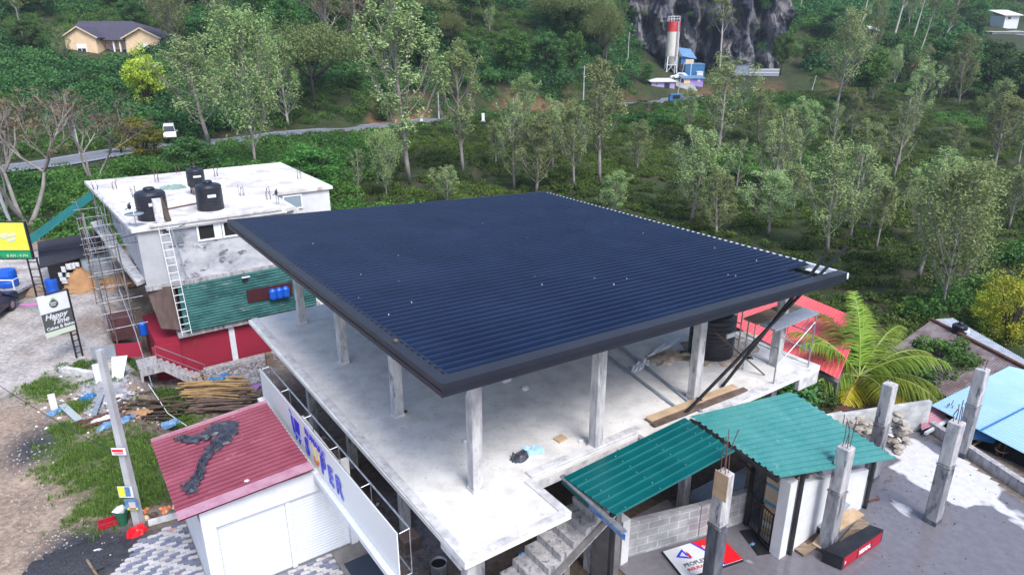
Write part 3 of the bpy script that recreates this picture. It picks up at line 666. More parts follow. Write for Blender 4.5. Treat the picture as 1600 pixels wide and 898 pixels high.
B.part('stair_wall', MB().box(7.2,7.35,8.5,9.2,-.1,1.9).box(8.6,8.75,8.5,9.2,-.1,2.6), M['conc_dark'])
# black tank on the slab
def tank(name, label, u, v, z, r, h, grp=None, stand=0):
    t = Thing(name, label, 'water tank', (u, v, z), )
    if grp: t.o['group'] = grp
    zz = z+stand; pf = [(r*.97,0),(r,.03)]; nr = 9
    for k in range(nr):
        a = .05+(h*.80)*k/nr; b = (h*.80)/nr; pf += [(r,a+.02),(r*.972,a+b*.3),(r*.972,a+b*.6),(r,a+b*.92)]
    pf += [(r*.99,h*.86),(r*.86,h*.93),(r*.45,h*.985),(r*.36,h)]
    bo = t.part('tank_body', MB().lathe(pf, (u,v,zz), 30), M['tank'], smooth=False)
    fins = MB()
    for k in range(6): a = k*1.047; fins.beam((u+r*.38*math.cos(a),v+r*.38*math.sin(a),zz+h*.965),(u+r*.93*math.cos(a),v+r*.93*math.sin(a),zz+h*.875),.09,.06)
    t.part('top_rib', fins, M['tank'], bo)
    t.part('brand_label', MB().box(u-.16,u+.16,v-r-.012,v-r+.05,zz+h*.52,zz+h*.62), M['white'], bo)
    t.part('lid', MB().lathe([(r*.36,0),(r*.38,.02),(r*.36,.06),(r*.3,.085),(.02,.09)], (u,v,zz+h), 20), M['tank'], smooth=True)
    if stand:
        s = MB()
        for a in (-.6,.6):
            for b in (-.6,.6): s.beam((u+a*r,v+b*r,z),(u+a*r,v+b*r,zz-.04),.05,.05)
        s.box(u-r*.8,u+r*.8,v-r*.8,v+r*.8,zz-.05,zz-.004); s.beam((u-.6*r,v-.6*r,z+.1),(u+.6*r,v-.6*r,zz-.1),.03,.03); t.part('stand', s, M['rust'])
    return t
p = (14.55, 11.15); tk = tank('water_tank', 'large black water tank on the slab beneath the right corner of the dark roof', p[0], p[1], S0, .62, 1.32)
tk.part('plastic_wrap', MB().rock((p[0]+.32,p[1]-.35,S0+1.27), .15, 3), M['wtarp'])
# scaffold on the slab
def hframe(t, a, b, z, h, mat_, parent=None, bars=3):
    mb = MB(); mb.tube([(*a,z),(*a,z+h)], .022, 6); mb.tube([(*b,z),(*b,z+h)], .022, 6)
    for k in range(bars): zz = z+h*(.35+.64*k/(bars-1) if bars > 1 else .9); mb.tube([(*a,zz),(*b,zz)], .018, 5)
    i1 = lerp((*a,0),(*b,0),.22); i2 = lerp((*a,0),(*b,0),.78)
    mb.tube([(i1[0],i1[1],z+h*.36),(i1[0],i1[1],z+h*.96)], .015, 5); mb.tube([(i2[0],i2[1],z+h*.36),(i2[0],i2[1],z+h*.96)], .015, 5)
    return t.part('frame', mb, mat_, parent)
sc_t = Thing('scaffold', 'grey tubular scaffold with plank deck on the slab corner', 'scaffold', (15.3, 9.7, S0))
SCF = [((14.34,8.95),(14.42,9.95)),((15.92,9.0),(16.0,10.0))]
for a, b in SCF: hframe(sc_t, a, b, S0, 1.5, M['gmetal'])
br = MB(); br.tube([(14.34,8.95,S0+.5),(15.92,9.0,S0+1.35)], .014, 5); br.tube([(14.34,8.95,S0+1.35),(15.92,9.0,S0+.5)], .014, 5); br.tube([(14.42,9.95,S0+.5),(16.0,10.0,S0+1.35)], .014, 5)
sc_t.part('cross_brace', br, M['gmetal'])
for k in range(2): sc_t.part('plank', MB().slabq((14.15,8.98+k*.5,S0+1.56),(16.1,9.03+k*.5,S0+1.56),(16.1,9.48+k*.5,S0+1.56),(14.15,9.43+k*.5,S0+1.56),.045), M['gpaint'] if not k else M['wood'])
hf = Thing('scaffold', 'second scaffold frame with narrow board between the tank and the corner scaffold', 'scaffold', (15.0, 10.8, S0))
for a, b in [((14.9,10.5),(15.0,11.3))]: hframe(hf, a, b, S0, 1.5, M['gmetal'])
hf.part('plank', MB().slabq((14.7,10.6,S0+1.52),(16.6,10.75,S0+1.52),(16.6,11.15,S0+1.52),(14.7,11.0,S0+1.52),.04), M['wood'])
solo('wooden_prop', 'brown wooden prop leaning across the scaffold feet', 'prop', MB().tube([(14.6,9.4,S0+.02),(13.7,10.4,S0+1.1)], .022, 5), M['timber'])
# long black steel sections leaning through the roof corner
for a, b, lab in (((1070,646),(1322,385),'long black steel section leaning from the plank to above the roof, the outer one'),((1128,604),(1291,398),'long black steel section leaning beside the outer one, its foot on the slab')):
    p = U(*a, S0+.04); q = U(1279 if b[0] > 1300 else 1268, 431 if b[0] > 1300 else 427, 6.12)
    def pyof(e): w = W(*e); zz = w[2]-CH; return 449-FPX*(w[1]*math.sin(TH)+zz*math.cos(TH))/(w[1]*math.cos(TH)-zz*math.sin(TH))
    k = 1.0
    while pyof(lerp(p, q, k)) > b[1] and k < 2: k += .01
    e = lerp(p, q, k)
    solo('steel_section', lab, 'steel section', MB().beam(p, e, .045, .07), M['bmetal'], group='black steel sections leaning on the roof corner')
for i, (a, b) in enumerate((((948,555),(1072,648)),((966,538),(1097,644)))):
    p = U(*a, S0+.03); q = U(*b, S0+.03); p = lerp(q, p, 1.5)
    solo('steel_channel', ('grey steel channel lying on the slab, the nearer one' if i == 0 else 'grey steel channel lying on the slab, the one touching a column foot'), 'steel channel', MB().beam(p, q, .07, .05), M['gpaint'], group='grey channels lying on the slab')
for i, (a, b, w, m_, lab) in enumerate(((( 10.35,9.28),(13.5,9.16),.16,'timber','dark stained plank along the slab edge'),((10.4,9.47),(12.1,9.40),.2,'ply','short light brown plank near the stair top'),((12.0,9.42),(13.35,9.36),.2,'ply','short light brown plank farther along the slab edge'))):
    solo('plank', lab, 'plank', MB().beam((*a,S0+.05+.04*(i>0)), (*b,S0+.05+.04*(i>0)), w, .05), M[m_], bevel=.005)
pl = MB(); rr = random.Random(3)
def crumple(mb, c, rx, ry, h, seed, n=9, rot=0):             # crumpled sheet with thickness
    rr = random.Random(seed); vs = []; fs = []
    for i in range(n):
        for j in range(n):
            a, b = (i/(n-1)*2-1), (j/(n-1)*2-1); k = 1-.25*(a*a*b*b)*2+rr.uniform(-.12,.12); x, y = a*rx*k, b*ry*k
            edge = max(abs(a), abs(b)) > .99
            vs.append((c[0]+x*math.cos(rot)-y*math.sin(rot), c[1]+x*math.sin(rot)+y*math.cos(rot), c[2]+(.0 if edge else rr.uniform(.25,1)*h)+.006))
    for i in range(n-1):
        for j in range(n-1): a = i*n+j; fs.append((a, a+n, a+n+1, a+1))
    mb.add(vs, fs); return mb
q = U(1040,545,S0); solo('plastic_sheet', 'crumpled white plastic strip on the slab before the black tank', 'sheet', crumple(MB(), (q[0]+.1,q[1]+.1,S0), .9, .1, .07, 2, rot=.2), M['wtarp'])
q = U(1000,572,S0); solo('plastic_sheet', 'small white plastic scrap between the two grey channels', 'sheet', crumple(MB(), (q[0],q[1],S0), .45, .16, .08, 5, rot=.3), M['wtarp'])
q = U(832,706,S0); solo('plastic_bag', 'pale blue plastic bag on the slab near the stair beam', 'bag', crumple(MB(), (q[0],q[1],S0), .28, .12, .12, 6, rot=-.6), mat('pale_blue_plastic', (.35,.55,.72), rough=.4))
q = U(812,716,S0); solo('rubbish_heap', 'black and white scraps beside the pale blue bag', 'rubbish', crumple(MB(), (q[0],q[1],S0), .22, .16, .14, 8), M['btarp'])
q = U(876,687,S0); solo('brick', 'orange brown brick board lying near the stair column', 'brick', MB().beam((q[0]-.12,q[1],S0+.03),(q[0]+.12,q[1]+.02,S0+.03),.2,.05), M['ply'])
q = U(866,690,S0)
for (x, y, r, lab, m_) in ((820,608,.11,'pale concrete lump in the middle of the slab','edge'),(908,690,.07,'little cement lump at the foot of the stair column','edge'),(634,644,.06,'dark stone beside a left edge column foot','timber'),(728,690,.09,'pale lump on the slab right of the front corner column','edge')):
    q = U(x,y,S0); solo('concrete_lump', lab, 'lump', MB().rock((q[0],q[1],S0+r*.4), r, int(x)), M[m_])
solo('black_rag', 'small dark rag on the dark roof flashing near the near corner', 'rag', MB().rock((4.66,10.35,6.53), .06, 4), M['timber'])
# ================================================================ maroon roofed shop with white shutters and its name board
G = Thing('shutter_shop', 'white shop with maroon roof and two roller shutters beside the paving', 'shop', (2.7, 15, 0))
fr = MB(); fr.box(1.35,4.62,13.42,16.6,-.02,1.985); fr.box(1.35,4.62,13.30,13.42,1.89,2.42)
wl_ = G.part('wall', fr, M['white'])
G.part('pilaster', MB().box(1.35,1.62,13.28,13.418,0,1.885), M['white']); G.part('pilaster', MB().box(4.5,4.66,13.28,13.418,0,1.885), M['white'])
def shutter(v0, a, b, z0, z1):
    mb = MB(); n = int((z1-z0)/.075)
    for k in range(n):
        z = z0+k*(z1-z0)/n; d = (z1-z0)/n; mb.add([(a,v0,z),(b,v0,z),(b,v0-.005,z+d*.35),(a,v0-.005,z+d*.35),(b,v0-.005,z+d*.75),(a,v0-.005,z+d*.75),(b,v0,z+d),(a,v0,z+d)], [(0,1,2,3),(3,2,4,5),(5,4,6,7)])
    return mb
for a, b in ((1.64,3.08),(3.20,4.49)):
    sh = G.part('roller_shutter', shutter(13.41, a, b, .02, 1.885), M['shutter'])
G.part('post', MB().box(3.085,3.195,13.36,13.415,0,1.885), M['white'])
mr = MB(); g00, g10, g01, g11 = U(280,815,2.44), U(487,735,2.60), U(237,693,2.44), U(414,632,2.60)
g10 = (3.74,g10[1],g10[2]); g11 = (3.74,g11[1],g11[2])
corr(mr, g00, g10, g01, g11, 21, .045, 6, prof=((0,0),(.45,0),(.58,1),(.86,1),(1.,0)))
mro = G.part('roof', mr, [M['maroon'], M['seam']])
fe = MB().slabq(vz(ins(g00,-.02,-.02),.052), vz(ins(g10,0,-.02),.052), vz(lerp(g10,g11,.09),.052), vz(lerp(g00,g01,.09),.052), .006)
G.part('roof_edge_trim', fe, M['maroonf'], mro)
G.part('gable_board', MB().slabq(vz(g01,-.01),vz(ins(g01,0,.05),-.01),vz(ins(g11,0,.05),-.01),vz(g11,-.01),.12), M['maroonf'], mro)
bt_ = MB(); cx = [(3.0,14.6,0),(2.72,14.45,0),(2.3,14.5,0),(1.9,14.75,0)]
def ribbon(mb, pts, w, h, z, seed):
    rr = random.Random(seed); n = len(pts); k = 11; vs = []; fs = []
    for i, p in enumerate(pts):
        d = vnorm(vsub(pts[min(i+1,n-1)], pts[max(i-1,0)])); nr = (-d[1], d[0], 0)
        for j in range(k):
            a = j/(k-1)*2-1; ww = w[i]*(1+rr.uniform(-.2,.2)); vs.append((p[0]+nr[0]*a*ww, p[1]+nr[1]*a*ww, z(p)+(.01 if j in (0,k-1) else h*rr.uniform(.2,1))))
    for i in range(n-1):
        for j in range(k-1): a = i*k+j; fs.append((a, a+1, a+k+1, a+k))
    mb.add(vs, fs); return mb
zr = lambda p: 2.52+.045
pts = [U(x,y,2.54) for x,y in ((273,690),(285,686),(300,688),(318,684),(335,676),(348,668),(356,676),(345,692),(330,706),(318,722),(313,738),(305,752),(295,764),(288,768))]
ws = [.04,.09,.14,.17,.24,.27,.2,.17,.1,.08,.1,.13,.19,.14]
solo('polythene_sheet', 'crumpled black polythene sheet trailing over the maroon roof', 'sheet', ribbon(MB(), dens(pts, 4), [ws[min(i//4, 13)]*(1.2+.3*math.sin(i*2.1)) for i in range(53)], .085, zr, 3), M['btarp'])
q = U(386,755,2.5); solo('paper_scrap', 'white scrap of paper lying on the maroon roof', 'scrap', crumple(MB(), (q[0],q[1],2.57), .06, .05, .03, 3, n=4), M['white'])
# name board: panel, frame and struts
NB = Thing('shop_name_board', 'long white name board with blue lettering above the shutter shop', 'sign board', (3.9, 13.3, 2.2))
def bz(v): return 2.24+(17.6-v)*.036
a0, a1 = 17.6, 9.1
pn = MB().slabq((3.90,a0,bz(a0)+.95),(3.90,a0,bz(a0)),(3.90,a1,bz(a1)),(3.90,a1,bz(a1)+.98),-.02)
NB.part('panel', pn, mat('board_white', (.74,.74,.74), rough=.45))
ts = MB()
for k in range(170): v = a0-(a0-a1)*k/170; ts.box(3.893,3.915,v-.013,v+.012,bz(v)+.935,bz(v)+.975)
NB.part('edge_teeth', ts, M['gmetal'])
NB.part('lower_ledge', MB().beam((3.84,a0+.2,bz(a0)-.07),(3.84,a1-.25,bz(a1)-.07),.16,.12), M['white'])
fm = MB()
fm.tube([(4.13,a0-.1,bz(a0)+.98),(4.13,a1,bz(a1)+.98)], .020, 5); fm.tube([(4.13,a0-.1,bz(a0)+.02),(4.13,a1,bz(a1)+.02)], .014, 5)
for k in range(6):
    v = a0-.1-(a0-a1-.1)*k/5; z = bz(v); fm.tube([(3.93,v,z+.96),(4.13,v,z+.98)], .011, 4); fm.tube([(4.13,v,z+.98),(4.13,v,z)], .011, 4); fm.tube([(4.13,v,z),(3.93,v,z)], .011, 4)
NB.part('strut_frame', fm, M['gmetal'])
sl_ = .036; yd = (0, 0, 1); xd = (0, -1, sl_)
def bpt(v, f): return (3.868, v, bz(v)+f)
NB.text('lettering', 'KUMARA', bpt(13.95,.70), xd, yd, .23, M['blueink'], bold=.006, sx=1.45)
for ch, v in (('S',14.0),('P',12.98),('E',12.52),('R',12.08)): NB.text('lettering', ch, bpt(v,.17), xd, yd, .62, M['blueink'], bold=.018, sx=1.02)
uu = MB(); arc = []
def ringseg(mb, c, r0, r1, t0, t1, f, th=.01, n=16, sx=1):
    pts = []; 
    for i in range(n+1):
        t = t0+(t1-t0)*i/n; pts.append((math.cos(t), math.sin(t)))
    for i in range(n):
        (c0,s0),(c1,s1) = pts[i], pts[i+1]; Q = [f(c[0]+r1*c0*sx, c[1]+r1*s0), f(c[0]+r1*c1*sx, c[1]+r1*s1), f(c[0]+r0*c1*sx, c[1]+r0*s1), f(c[0]+r0*c0*sx, c[1]+r0*s0)]
        mb.slabq(*Q, th)
fb = lambda x, y: (3.866, 13.28-x, bz(13.28-x)+y)
ur = MB(); ringseg(ur, (0,.36), .10, .20, math.pi, 2*math.pi, fb, sx=.9); NB.part('smile_letter', ur, M['orange'])
uy = MB(); uy.slabq(fb(-.18,.36), fb(-.09,.36), fb(-.09,.60), fb(-.18,.60), .01); uy.slabq(fb(.09,.36), fb(.18,.36), fb(.18,.60), fb(.09,.60), .01); NB.part('smile_letter', uy, M['yellowink'])
ct = MB(); fc = lambda x, y: (3.866, 14.95-x, bz(14.95-x)+y)
ct.slabq(fc(0,.72), fc(.1,.74), fc(.22,.28), fc(.08,.32), .01)
for k in range(4):
    y = .68-k*.09; ct.slabq(fc(.20+.02*k,y), fc(.60-.03*k,y), fc(.60-.03*k,y+.05), fc(.20+.02*k,y+.05), .01)
for k in range(4): x = .24+k*.1; ct.slabq(fc(x,.36), fc(x+.035,.36), fc(x+.035,.74), fc(x,.74), .01)
ct.slabq(fc(-.12,.80), fc(.04,.74), fc(.04,.78), fc(-.12,.84), .01); ringseg(ct, (.24,.2), .02, .06, 0, 6.283, fc); ringseg(ct, (.5,.2), .02, .06, 0, 6.283, fc)
ct.slabq(fc(.2,.27), fc(.62,.27), fc(.62,.30), fc(.2,.30), .01)
NB.part('trolley_logo', ct, M['blueink'])
# paving, mats, floor beside the shop
def paving():
    mb = MB(); L, Wd = .225, .1125; rr = random.Random(2)
    for j in range(-2, 84):
        for i in range(-24, 26):
            cu, cv = i*L+(j % 2)*L/2, 8.2+j*Wd
            if cv > 17.15 or cv+.9*0 > 16.55+.15*(cu-1.0) or cu > 5.05 or cv < 8.6: continue
            if cu < -.36+(cv-15.5)*.67: continue
            if cu > 3.95 and cv > 11.2: continue
            if 1.33 < cu < 4.7 and cv > 13.35: continue
            g = .006; x0, x1, y0, y1 = cu-L/2+g, cu+L/2-g, cv-Wd/2+g, cv+Wd/2-g; e = .018
            pts = [(x0,y0),(x0+L*.25,y0+e),(x0+L*.5,y0-0),(x0+L*.75,y0-e),(x1,y0),(x1-e,(y0+y1)/2),(x1,y1),(x0+L*.75,y1-e),(x0+L*.5,y1),(x0+L*.25,y1+e),(x0,y1),(x0+e*.0-e,(y0+y1)/2)]
            m_ = 1 if ((i+2*j) % 3 == 0) or ((i-j) % 5 == 0 and j % 3 == 0) else 0
            if m_ and rr.random() < .13: m_ = 2
            n0 = len(mb.v); h = .03+rr.uniform(-.003,.003); n = len(pts)
            mb.v += [(a,b,h) for a,b in pts]+[(a,b,.0) for a,b in pts]; mb.f += [tuple(range(n0,n0+n))]+[(n0+(k+1)%n,n0+k,n0+n+k,n0+n+(k+1)%n) for k in range(n)]; mb.m += [m_]*(n+1)
    return mb
M['pv0'] = mat('pale_paver', (.50,.49,.50), (.40,.38,.39), 2, .4, .6, .85); M['pv1'] = mat('slate_paver', (.13,.15,.22), (.19,.20,.27), 2, .4, .6, .85); M['pv2'] = mat('pink_paver', (.45,.25,.24), rough=.85)
struct('paving', paving(), [M['pv0'], M['pv1'], M['pv2']])
struct('shop_step', MB().box(3.97,5.0,11.35,13.28,.0,.06), M['conc_dark'])
struct('paving_bed', MB().prism([(-.2,8.3),(5.1,8.3),(5.1,16.8),(.6,16.8),(-.2,15.6)],-.05,.006), M['conc_dark'])
solo('door_mat', 'dark navy rubber mat on the grey step below the name board', 'mat', MB().box(4.08,4.95,11.75,12.75,.064,.085), mat('navy_rubber', (.015,.025,.05), rough=.8))
struct('kerb', MB().beam((.55,16.92,.07),(1.32,16.82,.07),.12,.16), M['edge'])
# ground strip under the edge of the slab: timber, drum, rubble
rr = random.Random(12)
TG = 'old timbers dumped beside the slab'
for k in range(20):
    u = rr.uniform(4.55,5.35); v = rr.uniform(9.0,11.6); L = rr.uniform(.9,1.9); t = -1.75+rr.uniform(-.3,.3)
    solo('timber', 'brown old timber in the heap at the open end of the name board', 'timber', MB().beam((u,v,.08+k*.02), (u+L*math.cos(t)*.4,v+L*math.sin(t),.1+k*.02), rr.uniform(.07,.13), .05), M['timber'], group=TG)
solo('timber', 'thick yellow brown log standing out of the timber heap', 'timber', MB().tube([(4.55,11.3,.5),(4.85,9.2,.55)], .09, 8), M['bamboo'])
for k in range(26):
    u = rr.uniform(4.35,5.7); v = rr.uniform(14,20); L = rr.uniform(.5,1.3); t = rr.uniform(-2.3,-.9)
    solo('timber', 'dark broken plank on the rubble strip behind the name board', 'timber', MB().beam((u,v,gz(*W(u,v)[:2])+.1), (u+L*math.cos(t),v+L*math.sin(t),gz(*W(u,v)[:2])+.14), rr.uniform(.1,.2), .04), M['wood'] if k % 3 else M['timber'], group='broken planks behind the name board')
q = (5.75,11.2); bkt = Thing('metal_drum', 'open grey metal drum on the ground under the slab edge', 'drum', (*q, 0)); bkt.part('drum_body', MB().lathe([(.15,0),(.17,.02),(.19,.4),(.20,.42),(.18,.42),(.17,.3)], (*q,0), 18), M['gmetal'], smooth=True); bkt.part('opening', MB().lathe([(.175,.0),(.01,.001)], (*q,.36), 16), M['gap'])
bx = Thing('wooden_crate', 'reddish square box on the rubble under the slab edge', 'box', (5.6,12.4,0)); bx.part('box_body', MB().box(5.42,5.78,12.25,12.55,0,.38), M['timber']); bx.part('box_lid', MB().box(5.4,5.8,12.23,12.57,.382,.42), mat('pink_brown_board', (.28,.17,.15), rough=.8))
# ================================================================ right hand yard
def floormat():
    m = bpy.data.materials.new('wet_and_dry_cement'); m.use_nodes = True; nt = m.node_tree; N = nt.nodes; L = nt.links; b = N['Principled BSDF']
    g = N.new('ShaderNodeNewGeometry'); n = N.new('ShaderNodeTexNoise'); n.inputs['Scale'].default_value = .42; n.inputs['Detail'].default_value = 3.5; n.inputs['Distortion'].default_value = .4
    mp = N.new('ShaderNodeMapping'); mp.inputs['Location'].default_value = FLOOR_OFF; L.new(g.outputs['Position'], mp.inputs[0]); L.new(mp.outputs[0], n.inputs['Vector'])
    at = N.new('ShaderNodeAttribute'); at.attribute_name = 'dry'
    ad = N.new('ShaderNodeMath'); ad.operation = 'ADD'; L.new(n.outputs[0], ad.inputs[0]); L.new(at.outputs['Fac'], ad.inputs[1])
    r = N.new('ShaderNodeMapRange'); r.inputs[1].default_value = .60; r.inputs[2].default_value = .625; L.new(ad.outputs[0], r.inputs[0])
    n2 = N.new('ShaderNodeTexNoise'); n2.inputs['Scale'].default_value = 5; n2.inputs['Detail'].default_value = 12; n2.inputs['Roughness'].default_value = .72; L.new(g.outputs['Position'], n2.inputs['Vector'])
    w = N.new('ShaderNodeMix'); w.data_type = 'RGBA'; w.inputs[6].default_value = (.09,.085,.10,1); w.inputs[7].default_value = (.22,.21,.235,1); L.new(n2.outputs[0], w.inputs[0])
    d = N.new('ShaderNodeMix'); d.data_type = 'RGBA'; d.inputs[6].default_value = (.34,.33,.34,1); d.inputs[7].default_value = (.76,.75,.78,1); L.new(n2.outputs[0], d.inputs[0])
    x = N.new('ShaderNodeMix'); x.data_type = 'RGBA'; L.new(r.outputs[0], x.inputs[0]); L.new(w.outputs[2], x.inputs[6]); L.new(d.outputs[2], x.inputs[7]); L.new(x.outputs[2], b.inputs['Base Color'])
    q = N.new('ShaderNodeMapRange'); L.new(r.outputs[0], q.inputs[0]); q.inputs[3].default_value = .13; q.inputs[4].default_value = .85; L.new(q.outputs[0], b.inputs['Roughness'])
    return m
FLOOR_OFF = (3.1, 1.7, 0)
fu = np.linspace(9.0, 21.6, 90); fv = np.linspace(1.5, 10.4, 70); FU, FV = np.meshgrid(fu, fv)
dry = np.zeros(FU.shape)-.11
for (x, y, r, s) in ((1440,735,1.5,.28),(1500,750,1.3,.22),(1545,800,.9,.12),(1400,690,.8,.1),(1180,870,.9,.16),(1150,800,.8,.1),(1560,760,.8,.12)):
    q = U(x, y, 0); dry += s*np.exp(-((FU-q[0])**2+(FV-q[1])**2)/r**2)
fp = [(9.2,1.5),(21.6,1.5),(19.86,4.6),(21.4,7.95),(19.3,9.1),(16.6,9.9),(9.2,10.3)]
kk = inpoly(FU, FV, fp)
ny_, nx_ = FU.shape; idx = np.arange(ny_*nx_).reshape(ny_, nx_); cell = kk[:-1,:-1]&kk[1:,1:]&kk[:-1,1:]&kk[1:,:-1]
Ff = np.stack([idx[:-1,:-1], idx[:-1,1:], idx[1:,1:], idx[1:,:-1]], -1)[cell]
me = npmesh('yard_floor', np.stack([FU, FV, np.full(FU.shape, .03)], -1).reshape(-1,3), Ff, floormat())
a_ = me.attributes.new('dry', 'FLOAT', 'POINT'); a_.data.foreach_set('value', dry.astype(np.float32).ravel())
o = link('yard_floor', me); o.rotation_euler[2] = A; o['kind'] = 'structure'
def blockmat(name, c1, c2, mort):
    m = bpy.data.materials.new(name); m.use_nodes = True; nt = m.node_tree; N = nt.nodes; L = nt.links; b = N['Principled BSDF']; b.inputs['Roughness'].default_value = .9
    tc = N.new('ShaderNodeTexCoord'); sp = N.new('ShaderNodeSeparateXYZ'); cb = N.new('ShaderNodeCombineXYZ'); L.new(tc.outputs['Object'], sp.inputs[0]); 
    ad = N.new('ShaderNodeMath'); L.new(sp.outputs[0], ad.inputs[0]); L.new(sp.outputs[1], ad.inputs[1]); L.new(ad.outputs[0], cb.inputs[0]); L.new(sp.outputs[2], cb.inputs[1])
    t = N.new('ShaderNodeTexBrick'); t.inputs['Scale'].default_value = 1; t.inputs['Brick Width'].default_value = .40; t.inputs['Row Height'].default_value = .20; t.inputs['Mortar Size'].default_value = .008; t.inputs['Bias'].default_value = 0
    t.inputs['Color1'].default_value = (*c1,1); t.inputs['Color2'].default_value = (*c2,1); t.inputs['Mortar'].default_value = (*mort,1); L.new(cb.outputs[0], t.inputs['Vector'])
    n = N.new('ShaderNodeTexNoise'); n.inputs['Scale'].default_value = 2.2; n.inputs['Detail'].default_value = 8; L.new(tc.outputs['Object'], n.inputs['Vector'])
    r = N.new('ShaderNodeMapRange'); r.inputs[1].default_value = .35; r.inputs[2].default_value = .7; r.inputs[3].default_value = .65; r.inputs[4].default_value = 1.15; L.new(n.outputs[0], r.inputs[0])
    v = N.new('ShaderNodeVectorMath'); v.operation = 'SCALE'; L.new(t.outputs['Color'], v.inputs[0]); L.new(r.outputs[0], v.inputs['Scale']); L.new(v.outputs[0], b.inputs['Base Color'])
    bp = N.new('ShaderNodeBump'); bp.inputs['Strength'].default_value = .4; bp.inputs['Distance'].default_value = .01; L.new(n.outputs[0], bp.inputs['Height']); L.new(bp.outputs[0], b.inputs['Normal']); return m
M['block'] = blockmat('grey_blockwork', (.42,.42,.43), (.34,.34,.36), (.62,.62,.63)); M['blockw'] = blockmat('pale_blockwork', (.60,.61,.60), (.54,.55,.55), (.48,.48,.48)); M['blockd'] = blockmat('dirty_blockwork', (.26,.25,.25), (.20,.17,.16), (.32,.30,.29))
def wallseg(mb, a, b, za, zb, th=.14, z0=-.1, mi=0):         # standing wall between two plan points with a sloping top
    d = vnorm((b[0]-a[0], b[1]-a[1], 0)); n = (-d[1]*th, d[0]*th)
    P_ = [(a[0],a[1]),(b[0],b[1]),(b[0]+n[0],b[1]+n[1]),(a[0]+n[0],a[1]+n[1])]; zs = [za,zb,zb,za]
    mb.add([(p[0],p[1],z0) for p in P_]+[(p[0],p[1],z) for p, z in zip(P_, zs)], [(0,3,2,1),(4,5,6,7),(0,1,5,4),(1,2,6,5),(2,3,7,6),(3,0,4,7)], mi); return mb
solo('block_wall', 'low grey block wall under the edge of the dark teal roof', 'wall', wallseg(wallseg(MB(), (9.62,9.18), (11.6,8.66), 1.02, .98), (11.62,8.655), (13.15,8.36), .98, .95), M['block'])
solo('wall_pier', 'pale plastered pier at the left end of the low block wall', 'pier', MB().box(9.38,9.61,9.05,9.35,0,1.25), M['whitewall'])
solo('rusty_post', 'rusty steel post beside the staircase under the teal roof', 'post', MB().box(9.1,9.2,9.1,9.2,0,2.4), M['rust'])
solo('block_wall', 'rough grey block wall rising behind the black gate', 'wall', wallseg(MB(), (13.3,8.55), (15.9,8.5), 2.0, 1.5), M['blockd'])
ww = Thing('yard_wall', 'whitewashed wall between two black posts under the light teal roof', 'wall', (14.5,7.1,0))
ww.part('wall_panel', wallseg(MB(), (13.06,7.04), (16.0,6.98), 2.0, 1.22, .12), M['whitewall']); ww.part('end_pier', MB().box(12.6,12.87,7.06,7.34,0,2.15), M['whitewall'], bevel=.01)
gp = MB(); rr = random.Random(8)
for k in range(5): ww.part('coping_rubble', MB().rock((13.1+.22*k,7.2+rr.uniform(-.03,.1),2.04-.055*k), .1, 30+k), M['stone'])
# the teal roofs
T1 = Thing('lean_to_roof', 'dark teal ribbed roof sheets over the staircase with a blue edged gutter', 'roof', (9, 8.2, 2.5))
a00, a10, a01, a11 = U(880,745,3.30), U(1070,652,3.62), U(963,806,3.30), U(1148,705,3.52)
mb = MB(); corr(mb, a00, a10, a01, a11, 7, .035, 4, prof=((0,0),(.70,0),(.78,1),(.92,1),(1,0))); T1.part('roof_sheet', mb, M['teal'])
T1.part('purlin', MB().beam(vz(lerp(a00,a01,.1),-.09), vz(lerp(a10,a11,.1),-.09), .05,.08).beam(vz(lerp(a00,a01,.9),-.09), vz(lerp(a10,a11,.9),-.09), .05,.08), M['bmetal'])
g0, g1 = U(878,741,3.30), U(976,830,3.16)
gt = MB().beam(vz(g0,-.02), vz(g1,-.02), .12, .04); T1.part('gutter', gt, M['gmetal'])
d_ = vnorm(vsub(g1, g0)); s_ = (-d_[1]*-.066, d_[0]*-.066, 0)
T1.part('gutter_fascia', MB().beam(vadd(vz(g0,-.09), (-.03,-.05,0)), vadd(vz(lerp(g0,g1,.45),-.09), (-.03,-.05,0)), .012, .16), M['teal'])
T1.part('gutter_fascia', MB().beam(vadd(vz(lerp(g0,g1,.455),-.09), (-.03,-.05,0)), vadd(vz(g1,-.09), (-.03,-.05,0)), .012, .14), mat('blue_painted_edge', (.02,.16,.50), (.2,.3,.45), 6))
T1.part('post', MB().box(g1[0]-.02,g1[0]+.05,g1[1]+.30,g1[1]+.37,0,3.1), M['bmetal'])
T2 = Thing('shed_roof', 'light teal ribbed roof sheets fanned over the white wall and gate', 'roof', (13.5, 8, 2))
b00, b01, b10, b11 = U(1078,650,3.66), U(1218,746,2.95), U(1236,612,2.95), U(1400,716,1.72)
mb = MB(); corr(mb, b00, b10, b01, b11, 15, .04, 6, prof=((0,0),(.5,0),(.62,1),(.88,1),(1,0))); T2.part('roof_sheet', mb, M['teal2'])
ce = MB()
for t in (.06,.94): ce.beam(vz(onsheet(b00,b10,b01,b11,0.02,t),-.08), vz(onsheet(b00,b10,b01,b11,.98,t),-.08), .06, .08)
ce.beam(vz(b00,-.09), vz(b01,-.09), .06, .08); T2.part('edge_rafter', ce, M['bmetal'])
def zroof(u, v, it=40):
    best = min(((onsheet(b00,b10,b01,b11,i/20,j/20)) for i in range(21) for j in range(21)), key=lambda p: (p[0]-u)**2+(p[1]-v)**2); return best[2]
for (u, v) in ((12.96,7.02),(16.1,6.93),(12.98,8.3)): T2.part('post', MB().box(u-.04,u+.04,v-.04,v+.04,0,max(1.3, zroof(u,v)-.1)), M['bmetal'])
